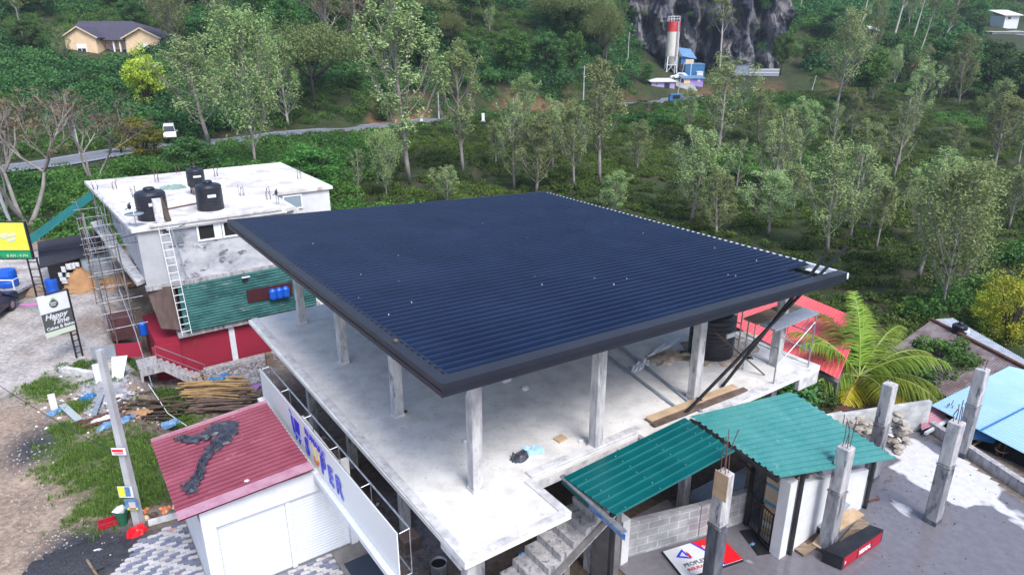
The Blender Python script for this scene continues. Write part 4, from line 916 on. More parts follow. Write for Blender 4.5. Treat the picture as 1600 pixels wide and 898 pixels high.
T2.part('knee_brace', MB().beam((12.96,8.28,1.6),(12.2,8.5,2.55),.05,.05), M['bmetal'])
gate = Thing('metal_gate', 'black barred metal gate between the block wall and the white pier', 'gate', (12.8,7.8,0))
gf = MB(); A1, A2 = (12.97,8.24), (12.72,7.4)
for z in (.1,.98): gf.beam((*A1,z),(*A2,z),.03,.03)
for t in (0,.5,1): p = lerp((*A1,0),(*A2,0),t); gf.box(p[0]-.025,p[0]+.025,p[1]-.025,p[1]+.025,.05,1.05)
gate.part('gate_frame', gf, M['bmetal'])
for k in range(10):
    if k == 4: continue
    p = lerp((*A1,0),(*A2,0),(k+.7)/10.4); gate.part('bar', MB().tube([(p[0],p[1],.1),(p[0],p[1],.98)], .009, 4), M['bmetal'])
solo('drain_grate', 'black slatted mat on the floor before the gate', 'grate', MB().beam((12.8,8.15,.05),(12.45,7.35,.05),.34,.02), M['bmetal'])
stg = 'boards stacked behind the gate'; bc = ['cream_board','blue_board']; M['cream_b'] = mat('cream_board', (.62,.50,.36), rough=.7); M['blue_b'] = mat('blue_board', (.08,.35,.55), rough=.6); M['ochre_b'] = mat('ochre_board', (.50,.32,.12), rough=.7)
z = .05; seq = [('ochre_b',.1,'lowest ochre'),('blue_b',.07,'lowest blue'),('cream_b',.14,'low cream'),('blue_b',.08,'second blue'),('ochre_b',.12,'upper ochre'),('cream_b',.3,'middle cream'),('blue_b',.09,'third blue'),('cream_b',.42,'tall upper cream'),('blue_b',.08,'topmost blue'),('cream_b',.30,'topmost cream')]
for k, (m_, h, nm) in enumerate(seq): solo('storage_box', nm+' box in the pile behind the gate', 'box', MB().box(13.12+.01*(k%2),13.75,7.35,8.0-.01*(k%3),z,z+h-.006), M[m_], group=stg); z += h
# bare concrete columns of the yard
def ycol(u, v, h, label, seed, w=.155, hb=.55, rb=4):
    t = Thing('concrete_column', label, 'column', (u, v, 0)); t.o['group'] = 'bare concrete columns in the yard'
    lean = random.Random(seed).uniform(-.02,.02); mb = MB()
    mb.add([(u-w,v-w,0),(u+w,v-w,0),(u+w,v+w,0),(u-w,v+w,0),(u-w+lean,v-w,h),(u+w+lean,v-w,h),(u+w+lean,v+w,h),(u-w+lean,v+w,h)], [(0,3,2,1),(4,5,6,7),(0,1,5,4),(1,2,6,5),(2,3,7,6),(3,0,4,7)])
    mb = MB().box(u-w,u+w,v-w,v+w,0,h*.60); c = t.part('shaft', mb, M['colk'] if seed == 1 else M['cold'], bevel=.02); t.part('upper_cast', MB().box(u-w+.006,u+w-.006,v-w+.006,v+w-.006,h*.602,h), M['colm'], c, bevel=.02); t.part('damp_foot', MB().box(u-w-.008,u+w+.008,v-w-.008,v+w+.008,0,.16), M['colk'], c)
    j = random.Random(seed+5); 
    t.part('casting_step', MB().box(u-w-.012,u+w+.012,v-w-.012,v+w+.012,h*.585,h*.585+.04), M['cold'], c)
    if hb: rebars(t, u, v, h, hb, t.o, rb, .08, seed)
    return t
c1 = ycol(10.42,7.30,3.2,'yard column with a plywood board on its top and tall rebars', 1, hb=.95, rb=4)
c1.part('plywood_board', MB().beam((10.24,7.06,2.98),(10.24,7.40,2.98),.02,.62,up=(0,0,1)), M['ply'])
ycol(13.80,6.60,2.94,'yard column standing before the white wall and red light box', 2, hb=.55)
ycol(16.98,5.66,2.95,'yard column on the wet floor with dark base, nearest the pale dry patch', 3, hb=.5)
ycol(20.83,6.65,2.85,'yard column at the kerb before the light blue roof', 4, hb=.35, rb=3)
ycol(17.50,7.55,3.0,'yard column behind the light teal roof tip beside the stacked stones', 5, hb=.15, rb=1)
# signs lying in the yard
PS = Thing('fallen_sign', 'white and red insurance sign board lying on the yard floor', 'sign', (11.2,8.2,.03))
e1 = vnorm((.975,-.225,0)); e2 = (-.225*-1*-1, -.975, 0); e2 = vnorm((-.26,-.965,0)); O = (10.47,8.78,.10)
def pp(x, y, z=0): return (O[0]+e1[0]*x+e2[0]*y, O[1]+e1[1]*x+e2[1]*y, O[2]+z)
PS.part('board', MB().slabq(pp(0,.95), pp(1.66,.95), pp(1.66,0), pp(0,0), .06), M['bmetal'])
PS.part('white_face', MB().slabq(pp(.015,.935,.006), pp(1.645,.935,.006), pp(1.645,.015,.006), pp(.015,.015,.006), .004), M['white'])
N_ = 14; L_ = [(.80+.36*math.sin(i/N_*1.25), .02+.91*i/N_) for i in range(N_+1)]
rm = MB(); bl = MB()
for i in range(N_):
    (x0,y0),(x1,y1) = L_[i], L_[i+1]
    rm.slabq(pp(x1+.03,y1,.010), pp(1.64,y1,.010), pp(1.64,y0,.010), pp(x0+.03,y0,.010), .003); bl.slabq(pp(x1-.01,y1,.012), pp(x1+.035,y1,.012), pp(x0+.035,y0,.012), pp(x0-.01,y0,.012), .003)
PS.part('red_face', rm, M['red']); PS.part('blue_band', bl, M['blueink'])
lg = MB(); fl_ = lambda x, y: pp(x, y, .013)
T_ = [(.20,.30),(.47,.12),(.52,.48)]; Ti = [(.30,.30),(.44,.20),(.455,.38)]
for i in range(3):
    a, b, c, d = T_[i], T_[(i+1)%3], Ti[(i+1)%3], Ti[i]
    if i == 1: b = lerp((*a,0),(*b,0),.75)[:2]; c = lerp((*d,0),(*c,0),.75)[:2]
    lg.slabq(fl_(*d), fl_(*c), fl_(*b), fl_(*a), .003)
PS.part('logo', lg, M['blueink']); PS.part('logo', MB().slabq(fl_(.485,.46), fl_(.56,.45), fl_(.555,.30), fl_(.515,.22), .003), M['red'])
up = tuple(-c for c in e2); PS.text('lettering', "PEOPLE'S", pp(.22,.66,.012), e1, up, .155, M['ink']); PS.text('lettering', 'INSURANCE', pp(.22,.80,.012), e1, up, .125, M['red'])
PS.text('lettering', 'Sales', pp(.98,.30,.016), e1, up, .13, M['white'], bold=.004); PS.part('small_print', MB().slabq(pp(1.02,.47,.016), pp(1.5,.47,.016), pp(1.5,.44,.016), pp(1.02,.44,.016), .003), M['white'])
LB = Thing('light_box_sign', 'red and white light box sign lying on its side before a yard column', 'sign', (14.2,6.2,.03))
f0, f1 = (13.46,6.02), (15.12,5.98)
LB.part('casing', MB().slabq((f0[0],f0[1],.40),(f1[0],f1[1],.44),(f1[0]-.1,f1[1]+.28,.44),(f0[0]-.12,f0[1]+.42,.40),.36), M['bmetal'])
def fbx(x, z): t = x; return (f0[0]+(f1[0]-f0[0])*t, f0[1]-.004+(f1[1]-f0[1])*t, .05+.33*z)
for a, b, m_ in ((.03,.36,'dred'),(.38,.70,'dred'),(.72,.97,'dred')): LB.part('face_panel', MB().slabq(fbx(a,.05), fbx(b,.05), fbx(b,1.02), fbx(a,1.02), .006), M[m_])
LB.text('lettering', 'MEDICAL', vadd(fbx(.40,.38),(0,-.008,0)), (1,-.02,0), (0,0,1), .15, M['whitep'], sx=.78, bold=.006); LB.text('lettering', 'F', vadd(fbx(.05,.35),(0,-.008,0)), (1,-.02,0), (0,0,1), .12, M['whitep'])
rr = random.Random(21)
for k, (a, b, w, m_, lab) in enumerate((((13.15,6.9,.08),(14.1,6.86,.12),.26,'wood','pale weathered plank at the left of the wood heap'),((13.6,6.75,.14),(15.0,6.9,.5),.22,'ply','long tan plank propped on the wood heap'),((14.0,6.8,.3),(15.4,6.75,.34),.3,'ply','broad tan board on top of the wood heap'),((14.3,6.45,.08),(15.5,6.62,.1),.24,'wood','grey plank at the front of the wood heap'),((14.0,6.95,.35),(15.1,6.95,.62),.2,'gpaint','grey sheet leaning on the wood heap'),((13.2,7.0,.05),(15.0,6.96,.3),.16,'timber','dark plank against the white wall'))):
    solo('plank', lab, 'plank', MB().beam(a, b, w, .04), M[m_], group='planks heaped beside the yard column')
q = U(1175,852,0); solo('blue_rag', 'small crumpled blue mask on the yard floor', 'rag', crumple(MB(), (q[0],q[1],.035), .1, .06, .05, 4, n=5), M['tarp'])
q = Pv(815,866,8.8); solo('blue_rag', 'small blue scrap lying on a stair tread', 'rag', crumple(MB(), (q[0],q[1],q[2]), .08, .05, .04, 4, n=5), M['tarp'])
solo('rebar_offcuts', 'dark steel offcut on the wet yard floor beyond the white wall', 'offcut', MB().beam((16.4,7.0,.06),(16.75,6.9,.06),.05,.03), M['rust'])
# walls, kerb and stones at the back of the yard
bw = MB(); wallseg(bw, (18.9,9.25), (21.44,7.93), .75, 1.0, .15); solo('block_wall', 'pale unplastered block wall at the back of the yard', 'wall', bw, M['blockw'])
solo('block_wall', 'low pale block wall running behind the stone stack', 'wall', wallseg(MB(), (16.4,10.35), (18.88,9.27), .55, .8, .15), M['blockw'])
struct('yard_kerb', wallseg(wallseg(MB(), (20.05,4.5), (21.42,7.86), .34, .32, -.2, z0=-1.3), (18.0,-.2), (20.04,4.48), .34, .34, -.2, z0=-1.3), M['conc'])
qs, qh = U(1398,702,0), U(1343,690,0); rr = random.Random(31); SG_ = 'rubble stones stacked in the yard'
for k in range(46):
    u, v, z = ((qs[0]+rr.uniform(-.2,.2), qs[1]+rr.uniform(-.22,.22), .08+(k % 9)*.12) if k < 30 else (qh[0]+rr.uniform(-.4,.3), qh[1]+rr.uniform(-.2,.2), .1+(k % 5)*.16))
    solo('stone', 'rough rubble stone in the stack beside the yard column' if k < 30 else 'rough rubble stone in the heap behind the light teal roof', 'stone', MB().rock((u,v,z), rr.uniform(.13,.19), k, flat=.6), M['stone'], group=SG_ if k < 30 else 'stones heaped behind the light teal roof')
# lower slab beyond the kerb, starter bars, void under the blue roof
struct('lower_slab', MB().prism([(20.3,1.0),(21.6,4.2),(23.0,7.6),(26.0,6.0),(24,-1)], -.5, -.25), mat('bluish_cement', (.42,.42,.52), (.30,.30,.38), 1.5))
for (x, y, h, lab) in ((1560,720,.55,'starter bars with a wire ring beside the kerb'),(1478,672,.9,'starter bars standing at the corner behind the nearest kerb column')):
    q = U(x, y, -.25); t = Thing('starter_bars', lab, 'rebar cluster', (q[0],q[1],-.25)); rebars(t, q[0], q[1], -.25, h, t.o, 6, .13, int(x))
    t.part('tie_ring', MB().tube([(q[0]+.16*math.cos(a*.8),q[1]+.16*math.sin(a*.8),-.25+h*.7) for a in range(9)], .02, 4), M['bamboo'])
for k in range(5):
    x0, y0 = 1512+k*9, 700-k*6; p, q = U(x0,y0,.0), U(x0+60,y0-32-k*3,.1); solo('pole', 'thin pale pole lying under the edge of the light blue roof', 'pole', MB().tube([p, q], .025, 5), M['bamboo'], group='pale poles under the light blue roof')
def roofquad(th, pts, zs, n, h, m_, name='roof', seg=4, prof=SINE):
    q = [U(*p, z) for p, z in zip(pts, zs)]; mb = MB(); corr(mb, q[0], q[1], q[2], q[3], n, h, seg, prof=prof); return th.part(name, mb, m_), q
LBH = Thing('blue_roof_house', 'low house with light blue ribbed roof beyond the kerb', 'house', (*U(1570,640,0)[:2], -2))
r_, q = roofquad(LBH, ((1455,633),(1720,770),(1578,572),(1740,610)), (.55,.55,1.0,1.0), 34, .03, M['blueroof'])
LBH.part('wall', MB().prism([(q[0][0]+.5,q[0][1]-.1),(q[1][0]+.3,q[1][1]+.3),(q[3][0]-.3,q[3][1]-.2),(q[2][0]-.3,q[2][1]-.3)], -2.5, .45), M['gap'])  # near-black block: the shade of the void under the roof as colour
LBH.part('roof_joint', MB().beam(vz(U(1530,674,.60),.02), vz(U(1620,628,.80),.02), .05, .03), M['blued'], r_)
q0 = U(1530,690,.2); solo('blue_tarpaulin', 'deep blue tarpaulin slung under the edge of the light blue roof', 'tarpaulin', MB().slabq(U(1518,668,.45),U(1512,684,.2),U(1560,694,.15),U(1562,684,.4),.02), M['blued'])
PK = Thing('pink_lean_to', 'small faded pink roof with white gutter behind the pale block wall', 'roof', (*U(1460,655,0)[:2], -1))
r_, q = roofquad(PK, ((1440,672),(1480,655),(1436,640),(1472,632)), (.2,.25,.35,.4), 7, .03, mat('faded_pink_sheet', (.42,.20,.25), rough=.7)); PK.part('gutter', MB().beam(vz(U(1446,676,.2),-.02), vz(U(1482,655,.25),-.02), .08, .08), M['white'])
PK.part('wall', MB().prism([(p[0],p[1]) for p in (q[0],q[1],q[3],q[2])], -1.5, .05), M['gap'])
BR = Thing('old_shed', 'little rusty brown roof sunk behind the light teal roof', 'shed', (*U(1312,655,0)[:2], -2))
r_, q = roofquad(BR, ((1292,648),(1330,672),(1318,632),(1352,655)), (.1,.0,.25,.15), 9, .03, M['rust']); BR.part('wall', MB().prism([(p[0],p[1]) for p in (q[0],q[1],q[3],q[2])], -2.5, -.1), M['conc_dark'])
solo('wall_fragment', 'white gable wall showing between the palm and the rusty shed', 'wall', wallseg(MB(), U(1330,640,-.8)[:2], U(1366,640,-.8)[:2], .3, .2, .15, z0=-3), M['whitewall'])
RH = Thing('red_roof_house', 'house with plain coral red roof behind the scaffolding', 'house', (*U(1240,520,0)[:2], -3))
pr_ = ((0,0),(.62,0),(.72,1),(.9,1),(1,0))
r_, q = roofquad(RH, ((1090,480),(1180,430),(1310,592),(1347,500)), (.9,1.9,.9,1.9), 40, .014, M['redroof'], prof=pr_)
RH.part('wall', MB().prism([(p[0],p[1]) for p in (q[0],q[1],q[3],q[2])], -4, .75), M['conc_dark'])
OH = Thing('old_corrugated_house', 'house with weathered grey corrugated roof and brown ridge', 'house', (*U(1500,550,-1)[:2], -4))
r_, q = roofquad(OH, ((1372,560),(1455,500),(1560,665),(1640,596)), (-1.6,-.6,-1.6,-.6), 60, .035, M['oldroof'])
r2, q2 = roofquad(OH, ((1456,499),(1488,497),(1641,596),(1650,590)), (-.6,-.75,-.6,-.75), 50, .035, M['gpaint'])
OH.part('ridge_cap', MB().tube([vz(q[1],.05), vz(q[3],.05)], .09, 6), M['rust'], r_); OH.part('wall', MB().prism([(p[0],p[1]) for p in (q[0],q2[1],q2[3],q[2])], -5, -1.75), M['conc_dark'])
q = U(1497,523,-.72); tank('water_tank', 'small dark tank on the weathered corrugated roof', q[0], q[1], -.75, .3, .55)
q = U(1509,522,-.7); solo('white_bundle', 'white bundle hanging by the small tank on the corrugated roof', 'bundle', crumple(MB(), (q[0],q[1],-.68), .16, .14, .3, 6), M['wtarp'])
# ================================================================ palm and garden plants
def palm(cx, cy, cz, hz):
    t = Thing('coconut_palm', 'young coconut palm with some yellow fronds beside the coral red roof', 'palm', (cx, cy, hz), grid=False)
    t.part('trunk', MB().tube([(cx,cy,hz-.2),(cx+.05,cy,hz+(cz-hz)*.5),(cx,cy,cz)], [.2,.16,.15], 10), M['dbark'], smooth=True)
    rng = np.random.default_rng(3)
    FR = [(95,78,3.4,0),(70,66,3.3,0),(112,60,3.2,0),(35,55,3.3,0),(10,42,3.4,0),(150,52,3.2,0),(172,30,3.2,1),(200,24,3.0,0),(-8,20,3.5,0),(-30,14,3.3,0),(-50,6,2.9,2),(230,4,2.6,2),(250,-12,2.2,2),(300,2,2.7,2),(50,35,3.2,0),(125,35,3.2,0),(80,20,3.2,0),(-20,48,3.3,0),(185,55,3.2,0),(320,26,3.1,0),(270,30,2.6,0)]
    for k, (az, el, L, yl) in enumerate(FR):
        a, e = R(az), R(el); d = (math.cos(a)*math.cos(e), math.sin(a)*math.cos(e), math.sin(e)); pts = [(cx,cy,cz)]; dd = d; L *= .9; st_ = L/9
        for i in range(9):
            dd = vnorm((dd[0], dd[1], dd[2]-.055-.022*i)); pts.append(vadd(pts[-1], dd, st_))
        fo = t.part('frond', MB().tube(pts, [.035*(1-i/11) for i in range(10)], 5), M['bamboo'] if yl else mat('frond_rib', (.25,.32,.08), rough=.5) if k == 0 else bpy.data.materials['frond_rib'])
        V, T = [], []
        for i in range(84):
            s = .12+.88*i/84; f = s*9; j = min(int(f), 8); p = lerp(pts[j], pts[j+1], f-j); ax = vnorm(vsub(pts[j+1], pts[j])); sd = vnorm(vcross(ax, (0,0,1)))
            ll = .92*math.sin(min(1,s*1.25+.12)*math.pi*.62+.35)*(1-.55*max(0,s-.6)/.4)*rng.uniform(.85,1.1)
            for sg in (-1, 1):
                tip = vadd(vadd(vadd(p, sd, sg*ll*.78), ax, ll*.52), (0,0,1), -ll*rng.uniform(.25,.75)); mid = vadd(lerp(p, tip, .5), (0,0,1), ll*.09); w = .015
                V += [vadd(p, ax, -w), vadd(mid, ax, -w), vadd(mid, ax, w), vadd(p, ax, w), vadd(mid, ax, -w), tip, tip, vadd(mid, ax, w)]; T += [rng.uniform(0,1)]*2
        V = np.array(V)-np.array(t.org); F = np.arange(len(V)).reshape(-1,4)
        o = link('leaflets', npmesh('leaflets', V, F, L_PALMY if yl == 2 or (yl == 1) else L_PALM, np.array(T)), fo)
PB = D(1342, 588, 21.5); palm(PB[0], PB[1], PB[2], -2.6)
tree('dense0', (*W(17.9,11.6), )[:2]+(-3.4,), 5.6, .95, 'dark leafed tree growing below the slab corner', None); tree('dense2', (*W(19.6,10.9), )[:2]+(-3.2,), 4.2, .9, 'dark leafy tree between the slab corner and the palm', None)
tree('mid', (D(1470,560,26)[0],26,-3.4), 3.6, 1.2, 'green shrub before the weathered corrugated roof', None, cname='shrub'); tree('dense0', (D(1420,600,24)[0],24,-3.4), 3.2, 1.2, 'dark shrub under the right hand palm fronds', None, cname='shrub')
tree('mid', (D(1400,570,26)[0],26,-3.6), 3.2, 1.1, 'green shrub behind the palm fronds', None, cname='shrub')
tree('brightd', (D(1572,540,36)[0],36,-5.4), 5.2, 1.1, 'bright yellow green round tree beyond the weathered corrugated roof', None); tree('brightd', (D(1540,520,39)[0],39,-5.4), 3.0, 1.0, 'small yellow green bush against the bright round tree', None, cname='shrub')

def roof_screws(th, c, n, rows, seed, lift):
    mb = MB(); rr = random.Random(seed)
    for i in range(n):
        for s in rows:
            p = onsheet(*c, s+rr.uniform(-.004,.004), (i+.75)/n); p = (p[0], p[1], p[2]+lift)
            if rr.random() < .8: mb.box(p[0]-.005,p[0]+.005,p[1]-.005,p[1]+.005,p[2]-.01,p[2]+.008)
    th.part('screw', mb, M['screw'])['kind'] = 'stuff'
roof_screws(T1, (a00,a10,a01,a11), 7, (.08,.36,.64,.92), 1, .035); roof_screws(T2, (b00,b10,b01,b11), 15, (.1,.37,.63,.9), 2, .04)
for (x, y, rx, ry, h, lab, s) in ((1120,548,1.5,.9,.035,'brown sandy spill spread round the black tank',3),(1040,560,.7,.4,.02,'thin brown dirt by the white plastic strip',4)):
    q = U(x, y, S0); solo('sand_spill', lab, 'sand', MB().heap((q[0]+.1,q[1]+.1,S0), rx, ry, h+.03, seed=s, n=36, m=10, rough=.35), mat('brown_sand_spill', (.42,.30,.21), (.55,.47,.40), 4, .4, .6, .95, bump=.4) if s == 3 else bpy.data.materials['brown_sand_spill'], smooth=True)

mb = MB(); rr = random.Random(44)
for k in range(420):
    u, v = rr.uniform(9.6, 21), rr.uniform(3, 9.6)
    if rr.random() < .5: u, v = rr.gauss(16.8, 1.2), rr.gauss(7.6, .8)
    if u > 19.6+.42*(v-4.6)*.9 or v > 9.0-.0*u or (12.5 < u < 16.3 and v > 7): continue
    mb.rock((u, v, .035), rr.uniform(.008, .026), k)
solo('grit', 'small grit scattered over the yard floor', None, mb, M['timber'], kind='stuff')
# ================================================================ white topped building on the left
GB = Thing('grey_building', 'unfinished grey plastered building with white flat rooftop and teal sheeted storey', 'building', (6.5, 33, -1.3))
rs_ = GB.part('roof_slab', MB().prism([(2.38,28.0),(7.95,27.95),(8.5,28.25),(8.5,31.42),(11.4,31.42),(11.4,39.5),(1.75,39.5)], 4.86, 5.0), M['rooftop'])
GB.part('parapet_edge', MB().beam((3.0,28.03,5.03),(7.9,28.0,5.03),.22,.06).beam((2.42,28.2,5.03),(1.84,39.3,5.03),.2,.05), M['edge'], rs_)
up_ = GB.part('upper_wall', MB().box(2.60,7.9,28.2,39.2,2.70,4.855), M['greywall'])
GB.part('plaster_pier', MB().box(2.55,3.42,28.14,28.195,2.66,4.85), M['plaster'], up_)
GB.part('floor_edge', MB().box(2.5,8.1,28.05,28.3,2.52,2.70), M['conc'])
GB.part('rear_wing', MB().box(7.905,11.25,31.55,39.2,-1.4,4.855), M['whitewall'])
GB.part('porch_slab', MB().box(7.95,8.75,28.4,31.5,4.62,4.84), M['rooftop']); GB.part('porch_column', MB().box(8.4,8.6,28.5,28.7,-1.3,4.61), M['whitewall'])
GB.part('white_pipe', MB().tube([(3.55,28.08,4.80),(8.1,28.02,4.86)], .04, 8), M['whitep'])
for a, b, z0, z1, v in ((4.68,5.44,4.2,4.74,28.19),(5.62,6.45,4.2,4.74,28.19)):
    w = GB.part('window', MB().box(a-.07,b+.07,v-.05,v,z0-.07,z0).box(a-.07,b+.07,v-.05,v,z1,z1+.05).box(a-.07,a,v-.05,v,z0+.001,z1-.001).box(b,b+.07,v-.05,v,z0+.001,z1-.001).box(b-.2,b-.001,v-.03,v,z0+.001,z1-.001), M['whitep']); GB.part('pane', MB().box(a+.001,b-.201,v-.02,v-.004,z0+.001,z1-.001), M['gap'], w)
w = GB.part('window', MB().box(9.0,9.9,31.47,31.545,4.72,4.78).box(9.0,9.9,31.47,31.545,4.12,4.18).box(9.0,9.06,31.47,31.545,4.181,4.719).box(9.84,9.9,31.47,31.545,4.181,4.719), M['whitep']); GB.part('pane', MB().box(9.061,9.839,31.49,31.54,4.182,4.718), mat('blue_grey_pane', (.25,.32,.38), rough=.2), w)
lv = MB()
for k in range(7): lv.box(3.78,4.10,28.13,28.19,4.22+k*.07,4.26+k*.07)
GB.part('louvre', lv, M['gpaint'])
mb = MB(); corr(mb, (3.55,27.86,2.58), (8.9,27.86,2.66), (3.55,27.80,.66), (8.9,27.86,.62), 17, .03, 6, prof=((0,0),(.4,0),(.5,1),(.75,1),(1,0)))
tw = GB.part('sheet_cladding', mb, M['tealw'])
GB.part('opening', MB().box(6.05,7.9,27.76,27.82,1.36,1.90), mat('dark_red_interior', (.05,.008,.015), rough=.9), tw); GB.part('small_vent', MB().box(5.95,6.15,27.74,27.82,2.30,2.46), M['gap'], tw); GB.part('vent_lip', MB().box(5.93,6.25,27.7,27.82,2.47,2.50), M['white'], tw)
for k in range(3): solo('blue_container', ('left','middle','right')[k]+' of three blue plastic containers in the teal wall opening', 'container', MB().lathe([(.13,0),(.15,.05),(.15,.36),(.08,.44)], (7.05+k*.27,27.66,1.36), 12), M['blue'], group='blue containers in the wall opening')
GB.part('lower_band', MB().box(3.3,9.1,27.95,28.4,.40,.62), M['conc'])
rw = GB.part('lower_wall', MB().box(2.45,9.1,28.2,31.5,-1.45,.40), M['redwall'])
for u in (5.2,7.3): GB.part('white_pilaster', MB().box(u,u+.22,28.12,28.195,-1.3,.39), M['white'], rw)
GB.part('wall_pier', MB().box(2.3,3.3,28.05,28.19,-1.3,.2), M['redwall'], rw)
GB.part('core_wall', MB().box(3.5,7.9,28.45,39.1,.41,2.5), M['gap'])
GB.part('ledge', MB().box(4.0,9.3,27.75,28.1,-1.35,-1.15), M['conc'])
sb = MB(); sb.add([(2.5,28.25,2.6),(3.45,27.9,2.6),(3.45,27.9,.75),(2.75,28.0,.95)], [(0,1,2,3)]); sb.slabq((2.5,28.25,2.6),(2.75,28.0,.95),(3.45,27.92,.75),(3.45,27.92,2.6),.03); GB.part('shade_cloth', sb, mat('brown_shade_net', (.08,.055,.05), (.13,.09,.08), 6, stretch=(1,1,.2)))
GB.part('side_opening', MB().box(2.56,2.598,29.5,31.5,3.1,4.6), M['plaster'])
bk = GB.part('balcony_slab', MB().slabq(U(141,347,2.70),U(213,441,2.70),U(226,436,2.70),U(158,343,2.70),.16), M['edge'])
for (x, y, s, h) in ((180,288,5,.5),(210,300,5,.6),(278,262,5,.4),(338,268,5,.6),(378,298,5,.6),(420,304,4,.55),(468,272,5,.6),(150,290,5,.4),(245,276,5,.6),(302,262,5,.5)):
    q = U(x, y+8, 5.0); rebars(GB, q[0], q[1], 5.0, h*.9, rs_, 4, .1, x)
q = (3.42,28.25); GB.part('stub_column', MB().box(q[0]-.14,q[0]+.14,q[1]-.02,q[1]+.24,5.0,5.95), M['edge'], rs_); GB.part('leaning_board', MB().beam((3.75,28.5,5.0),(3.55,28.4,5.95),.06,.2), M['timber'], rs_)
tg = 'black water tanks on the white rooftop'
tank('water_tank', 'black tank at the rooftop corner behind the white stub column', 3.35, 29.35, 5.0, .56, 1.15, tg); tank('water_tank', 'black tank right of the stub column on the white rooftop', 5.55, 29.75, 5.0, .52, 1.1, tg); tank('water_tank', 'smaller black tank raised on a metal stand behind the other two', 5.75, 33.2, 5.0, .38, .8, tg, stand=.38)
ds = Thing('satellite_dish', 'grey satellite dish on the rooftop corner', 'dish', (2.55,28.3,5)); ds.part('dish', MB().lathe([(.02,0),(.2,.03),(.33,.08),(.335,.09),(.2,.045),(.02,.012)], (2.6,28.3,5.42), 20), M['gpaint'], smooth=True); ds.part('mast', MB().tube([(2.6,28.3,5.0),(2.6,28.3,5.42),(2.6,28.45,5.65)], .015, 5), M['gmetal'])
def bird(p, label): 
    mb = MB().lathe([(.01,-.02),(.05,.02),(.07,.09),(.05,.16),(.03,.2)], p, 8); mb.rock((p[0]+.03,p[1],p[2]+.22), .04, 2); mb.beam((p[0]-.02,p[1],p[2]+.06),(p[0]-.16,p[1],p[2]-.02),.04,.02); return solo('crow', label, 'bird', mb, M['tank'])
bird((2.5,28.4,5.68), 'black crow perched above the satellite dish'); bird((8.05,29.0,5.42), 'black crow perched on a small post at the rooftop edge')
solo('rooftop_post', 'short bundle of bars the right hand crow sits on', 'post', MB().box(8.0,8.03,28.95,28.98,4.85,5.4).box(8.09,8.12,28.95,28.98,4.85,5.4).box(8.0,8.12,28.99,29.02,5.36,5.4), M['gmetal'])
q = U(268,302,5.0); solo('plastic_sheet', 'crumpled green grey sheet lying on the white rooftop', 'sheet', crumple(MB(), (q[0]+.3,q[1]+1.2,5.0), .6, .5, .12, 9), mat('grey_green_plastic', (.22,.30,.27), rough=.5))
solo('rooftop_pipe', 'orange brown pipe lying across the white rooftop', 'pipe', MB().tube([(3.9,30.5,5.05),(6.2,31.3,5.05)], .03, 6), M['rust'])
ld = Thing('ladder', 'white metal ladder against the grey building', 'ladder', (3.3,27.9,.7)); a, b = 3.40, 3.74
lr = MB().tube([(a,27.62,.62),(a-.12,27.98,5.1)], .014, 5).tube([(b,27.62,.62),(b-.12,27.98,5.1)], .014, 5); ld.part('rail', lr, M['whitep']); rg = MB()
for k in range(15):
    t = (k+.5)/15; p = lerp((a,27.62,.62),(a-.12,27.98,5.1),t); rg = MB().tube([p,(p[0]+.34,p[1],p[2])], .014, 5); ld.part('rung', rg, M['whitep'])
solo('drain_pipe', 'grey drain pipe beside the white ladder', 'pipe', MB().tube([(3.72,28.0,4.8),(3.95,27.8,2.6),(3.9,27.9,2.3)], .035, 6), M['gpaint'])
sx = Thing('entrance_steps', 'concrete steps with thin handrail descending along the crimson wall', 'steps', (3,27.3,-1.3))
sp_ = MB(); ns = 8; u0, u1 = 2.35, 3.95; prof = [(u0-.7,-1.35),(u0-.7,0)]
for k in range(ns): prof += [(u0+(u1-u0)*k/ns, -1.3*k/ns), (u0+(u1-u0)*k/ns, -1.3*(k+1)/ns)]
prof += [(u1,-1.3),(u1,-1.45),(u1-.35,-1.45),(u0+.1,-.35),(u0-.6,-.35)]
n = len(prof); vs = [(a,26.85,z) for a,z in prof]+[(a,27.75,z) for a,z in prof]; sp_.add(vs, [tuple(range(n))[::-1], tuple(range(n,2*n))]+[(i,(i+1)%n,n+(i+1)%n,n+i) for i in range(n)]); sx.part('flight', sp_, M['conc'])
sx.part('handrail', MB().tube([(2.3,26.9,.02),(2.3,26.9,.75),(3.9,26.9,-.5),(3.9,26.9,-1.3)], .015, 5).tube([(2.3,26.9,.4),(3.9,26.9,-.85)], .012, 5), M['gmetal'])
solo('metal_cabinet', 'dark brown metal cabinet standing by the scaffolded wall', 'cabinet', MB().box(1.12,2.1,30.1,30.85,0,.98), M['brown'], bevel=.02)
solo('blue_drum', 'small blue drum beside the brown cabinet', 'drum', MB().lathe([(.15,0),(.17,.03),(.17,.5),(.14,.55)], (2.3,30.2,0), 14), M['blue'])
solo('fence_panel', 'faded red sheet panel below the brown cabinet', 'panel', wallseg(MB(), (1.1,28.3), (1.95,27.95), .6, .6, .03, z0=0), M['redwall'])
solo('fence_panel', 'dark netting panel left of the faded red sheet', 'panel', wallseg(MB(), (.3,28.6), (1.08,28.32), .55, .6, .02, z0=0), M['gpaint'])
SCG = Thing('scaffold', 'tall rusty pole scaffold along the left wall of the grey building', 'scaffold', (1.9,33.5,0)); rr = random.Random(5)
for k in range(10):
    v = 28.4+k*1.15; 
    for u in (1.15,1.95): SCG.part('standard', MB().tube([(u+rr.uniform(-.12,.12)+.04*(k-5)*-.1,v+rr.uniform(-.2,.2),0),(u+rr.uniform(-.1,.1),v,rr.uniform(3.6,5.4))], .016, 5), M['timber'] if k % 3 == 0 else M['gmetal'])
